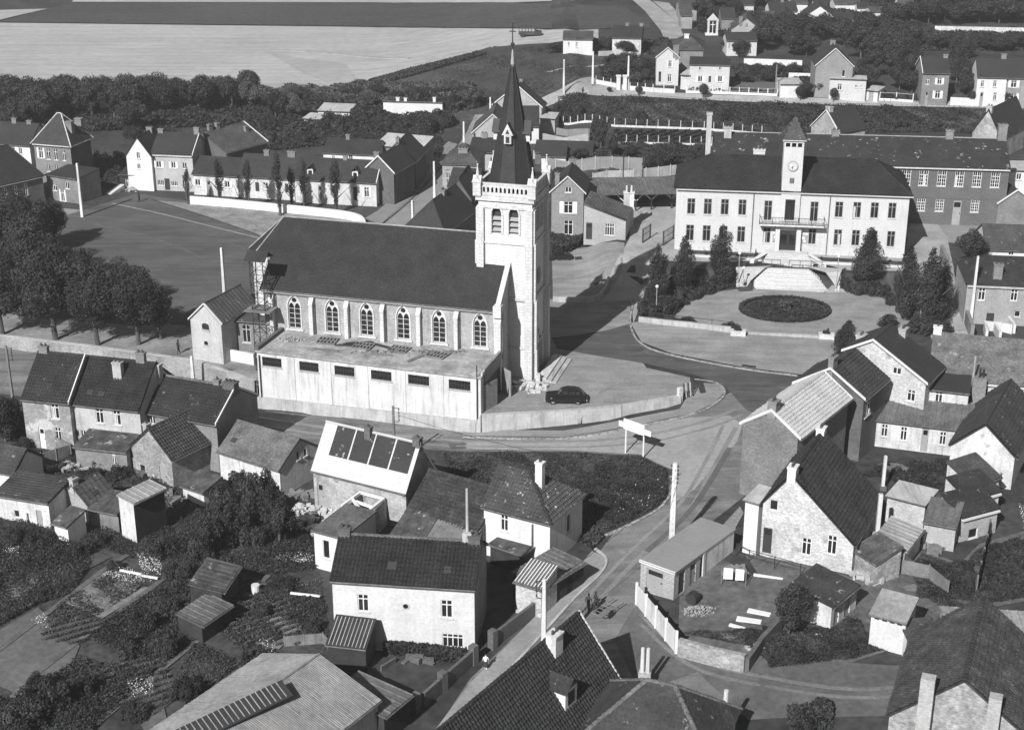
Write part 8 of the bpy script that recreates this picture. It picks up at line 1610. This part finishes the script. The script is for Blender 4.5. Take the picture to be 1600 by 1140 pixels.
# ---- yard things
e = empty('washing', G(1146, 915), 'white sheets hanging on a line in the yard', 'washing'); g = G(1146, 915); f = Fr(g, R(-12))
for x in (-1.0, .95): MB(f).bar((x, 0, 0), (x, 0, 1.7), .06).build('post', wood, e)
MB(f).tube((-1.0, 0, 1.62), (.95, 0, 1.62), .015, n=4).build('line', iron, e)
for x0, x1 in ((-.85, -.1), (.1, .8)): MB(f).prism([(x0, .0, .55), (x1, .06, .55), (x1, 0, 1.6), (x0, 0, 1.6)], (0, .02, 0)).build('sheet', paintw, e)
rubble('ash_heap', 'pale ash and rubble heap in the washing yard', tuple(G(1098, 955)), 1.6, .9, 420, .012, .05, concd, 31)
rubble('stone_heap', 'heap of broken stones under the yard tree', tuple(G(1190, 1012)), 1.2, .9, 60, .06, .18, conc, 32)
for i, (x, y, L_, w_, an_) in enumerate(((1186, 958, 1.8, .55, -24), (1170, 970, 1.9, .6, -18), (1152, 980, 1.3, .3, -30), (1285, 992, 1.6, .6, -26), (1200, 902, 2.4, .25, -18))):
    q = G(x, y); tag(MB(Fr(q, R(an_))).box(-L_ / 2, L_ / 2, -w_ / 2, w_ / 2, .0, .14).build('white_sheet_panel', paintw), ('upper white panel lying beside the round yard tree', 'middle white panel lying beside the round yard tree', 'narrow lower white panel beside the round yard tree', 'white slab lying below the open shed', 'long white plank near the garage yard')[i], 'panel', 'white panels lying in the yard')
q = G(1082, 942); tag(MB(Fr(q, 0)).tube((-.2, -.3, .5), (.2, .3, .5), .5, n=14).build('barrel', woodd), 'dark barrel lying beside the garage in the yard', 'barrel')
e = fence('thin wire fence before the whitewashed gable house', [(1150, 868), (1170, 878), (1250, 900)], 1.2, 2.0, iron, iron, panel=False, rails=(.5, .95), postw=.07)
fence('wooden fence between the yard gardens on the right', [(1405, 895), (1450, 905), (1480, 930)], 1.4, 2.0, wood, wood, postw=.1)
fence('long dark board fence running down the right garden', [(1566, 745), (1552, 800), (1540, 860), (1525, 925)], 1.6, 2.2, woodd, wood, postw=.12)
strip('yard_wall', [(1060, 1024), (1110, 1038), (1163, 1050)], .4, 1.5, brickr, kind=None, smooth=False, label='rough mottled brick wall closing the washing yard towards the lane', cat='wall')
strip('yard_wall', [(1166, 1050), (1190, 1015), (1218, 985)], .35, 1.2, brickd, kind=None, smooth=False, label='dark wall rising from the lane beside the yard tree', cat='wall')
fence('rickety board fence between allotments and hangar', [(445, 1010), (505, 1005), (520, 1020)], 1.0, 1.5, wood, wood, postw=.1)
fence('weathered board fence behind the row houses', [(90, 704), (112, 716), (66, 730)], 1.6, 1.8, wood, wood, postw=.12)
rubble('stone_scatter', 'small stones in front of the distant porch near the white gable', tuple(G(205, 298)), 1.5, .8, 20, .1, .25, conc, 41)
tag(MB(Fr(G(180, 300), R(60))).prism([(-1.5, -.6, 0), (1.5, -.6, 0), (1.5, -.6, .9), (-1.5, -.6, .1)], (0, 1.1, 0)).build('garden_steps', stonel), 'short pale outside stairs left of the dark porch', 'steps')
q = G(312, 882); tag(MB(Fr(q, 0)).tube((0, 0, 0), (0, 0, .8), .35, n=14).build('water_barrel', concw), 'pale round water barrel in the allotments', 'barrel') if False else None
tag(MB(Fr(G(400, 928), 0)).tube((0, 0, 0), (0, 0, .9), .35, n=14).build('water_barrel', concw), 'pale round water barrel beside the rickety garden shed', 'barrel')
for i, (x, y, L_, an_) in enumerate(((204, 893, 2.6, -20), (232, 900, 2.2, -18), (477, 928, 3.2, -12), (470, 874, 1.2, 10))): tag(MB(Fr(G(x, y, .4), R(an_))).box(-L_ / 2 * .8, L_ / 2 * .8, -.08, .08, -.1, .05).build('garden_board', paintw), ('white board lying left in the upper allotments', 'white board right of the first one in the upper allotments', 'long white board near the big white house', 'small white board near the pale flowers')[i], 'board', 'white boards in the allotments')

# ---- give look-alikes in a group their place
ORD = ['leftmost', 'second', 'third', 'fourth', 'fifth', 'sixth', 'seventh', 'eighth', 'ninth', 'tenth', 'eleventh', 'twelfth', 'thirteenth', 'fourteenth', 'fifteenth', 'sixteenth', 'seventeenth', 'eighteenth', 'nineteenth', 'twentieth', 'twenty-first', 'twenty-second', 'twenty-third', 'twenty-fourth', 'twenty-fifth']
by = {}
for o in sc.objects:
    if o.parent is None and o.get('label') and o.get('category'): by.setdefault(o['label'], []).append(o)
for lab, os_ in by.items():
    if 1 < len(os_) <= 25 and len(lab.split()) <= 13:
        os_.sort(key=lambda o: proj(o.location)[0])
        for i, o in enumerate(os_): o['label'] = lab + (', leftmost' if i == 0 else ', rightmost' if i == len(os_) - 1 else ', %s from left' % ORD[i])
# ================================================================== thin summer haze
hm = bpy.data.materials.new('haze_air'); hm.use_nodes = True; hn = hm.node_tree; hn.nodes.clear()
pv = hn.nodes.new('ShaderNodeVolumePrincipled'); ho_ = hn.nodes.new('ShaderNodeOutputMaterial'); hn.links.new(pv.outputs[0], ho_.inputs['Volume'])
pv.inputs['Color'].default_value = (.95, .95, .95, 1); pv.inputs['Density'].default_value = .00038; pv.inputs['Anisotropy'].default_value = .2
hz = MB().box(-2600, 2600, -700, 2600, -6, 66).build('haze', hm, kind='stuff'); hz.display_type = 'WIRE'
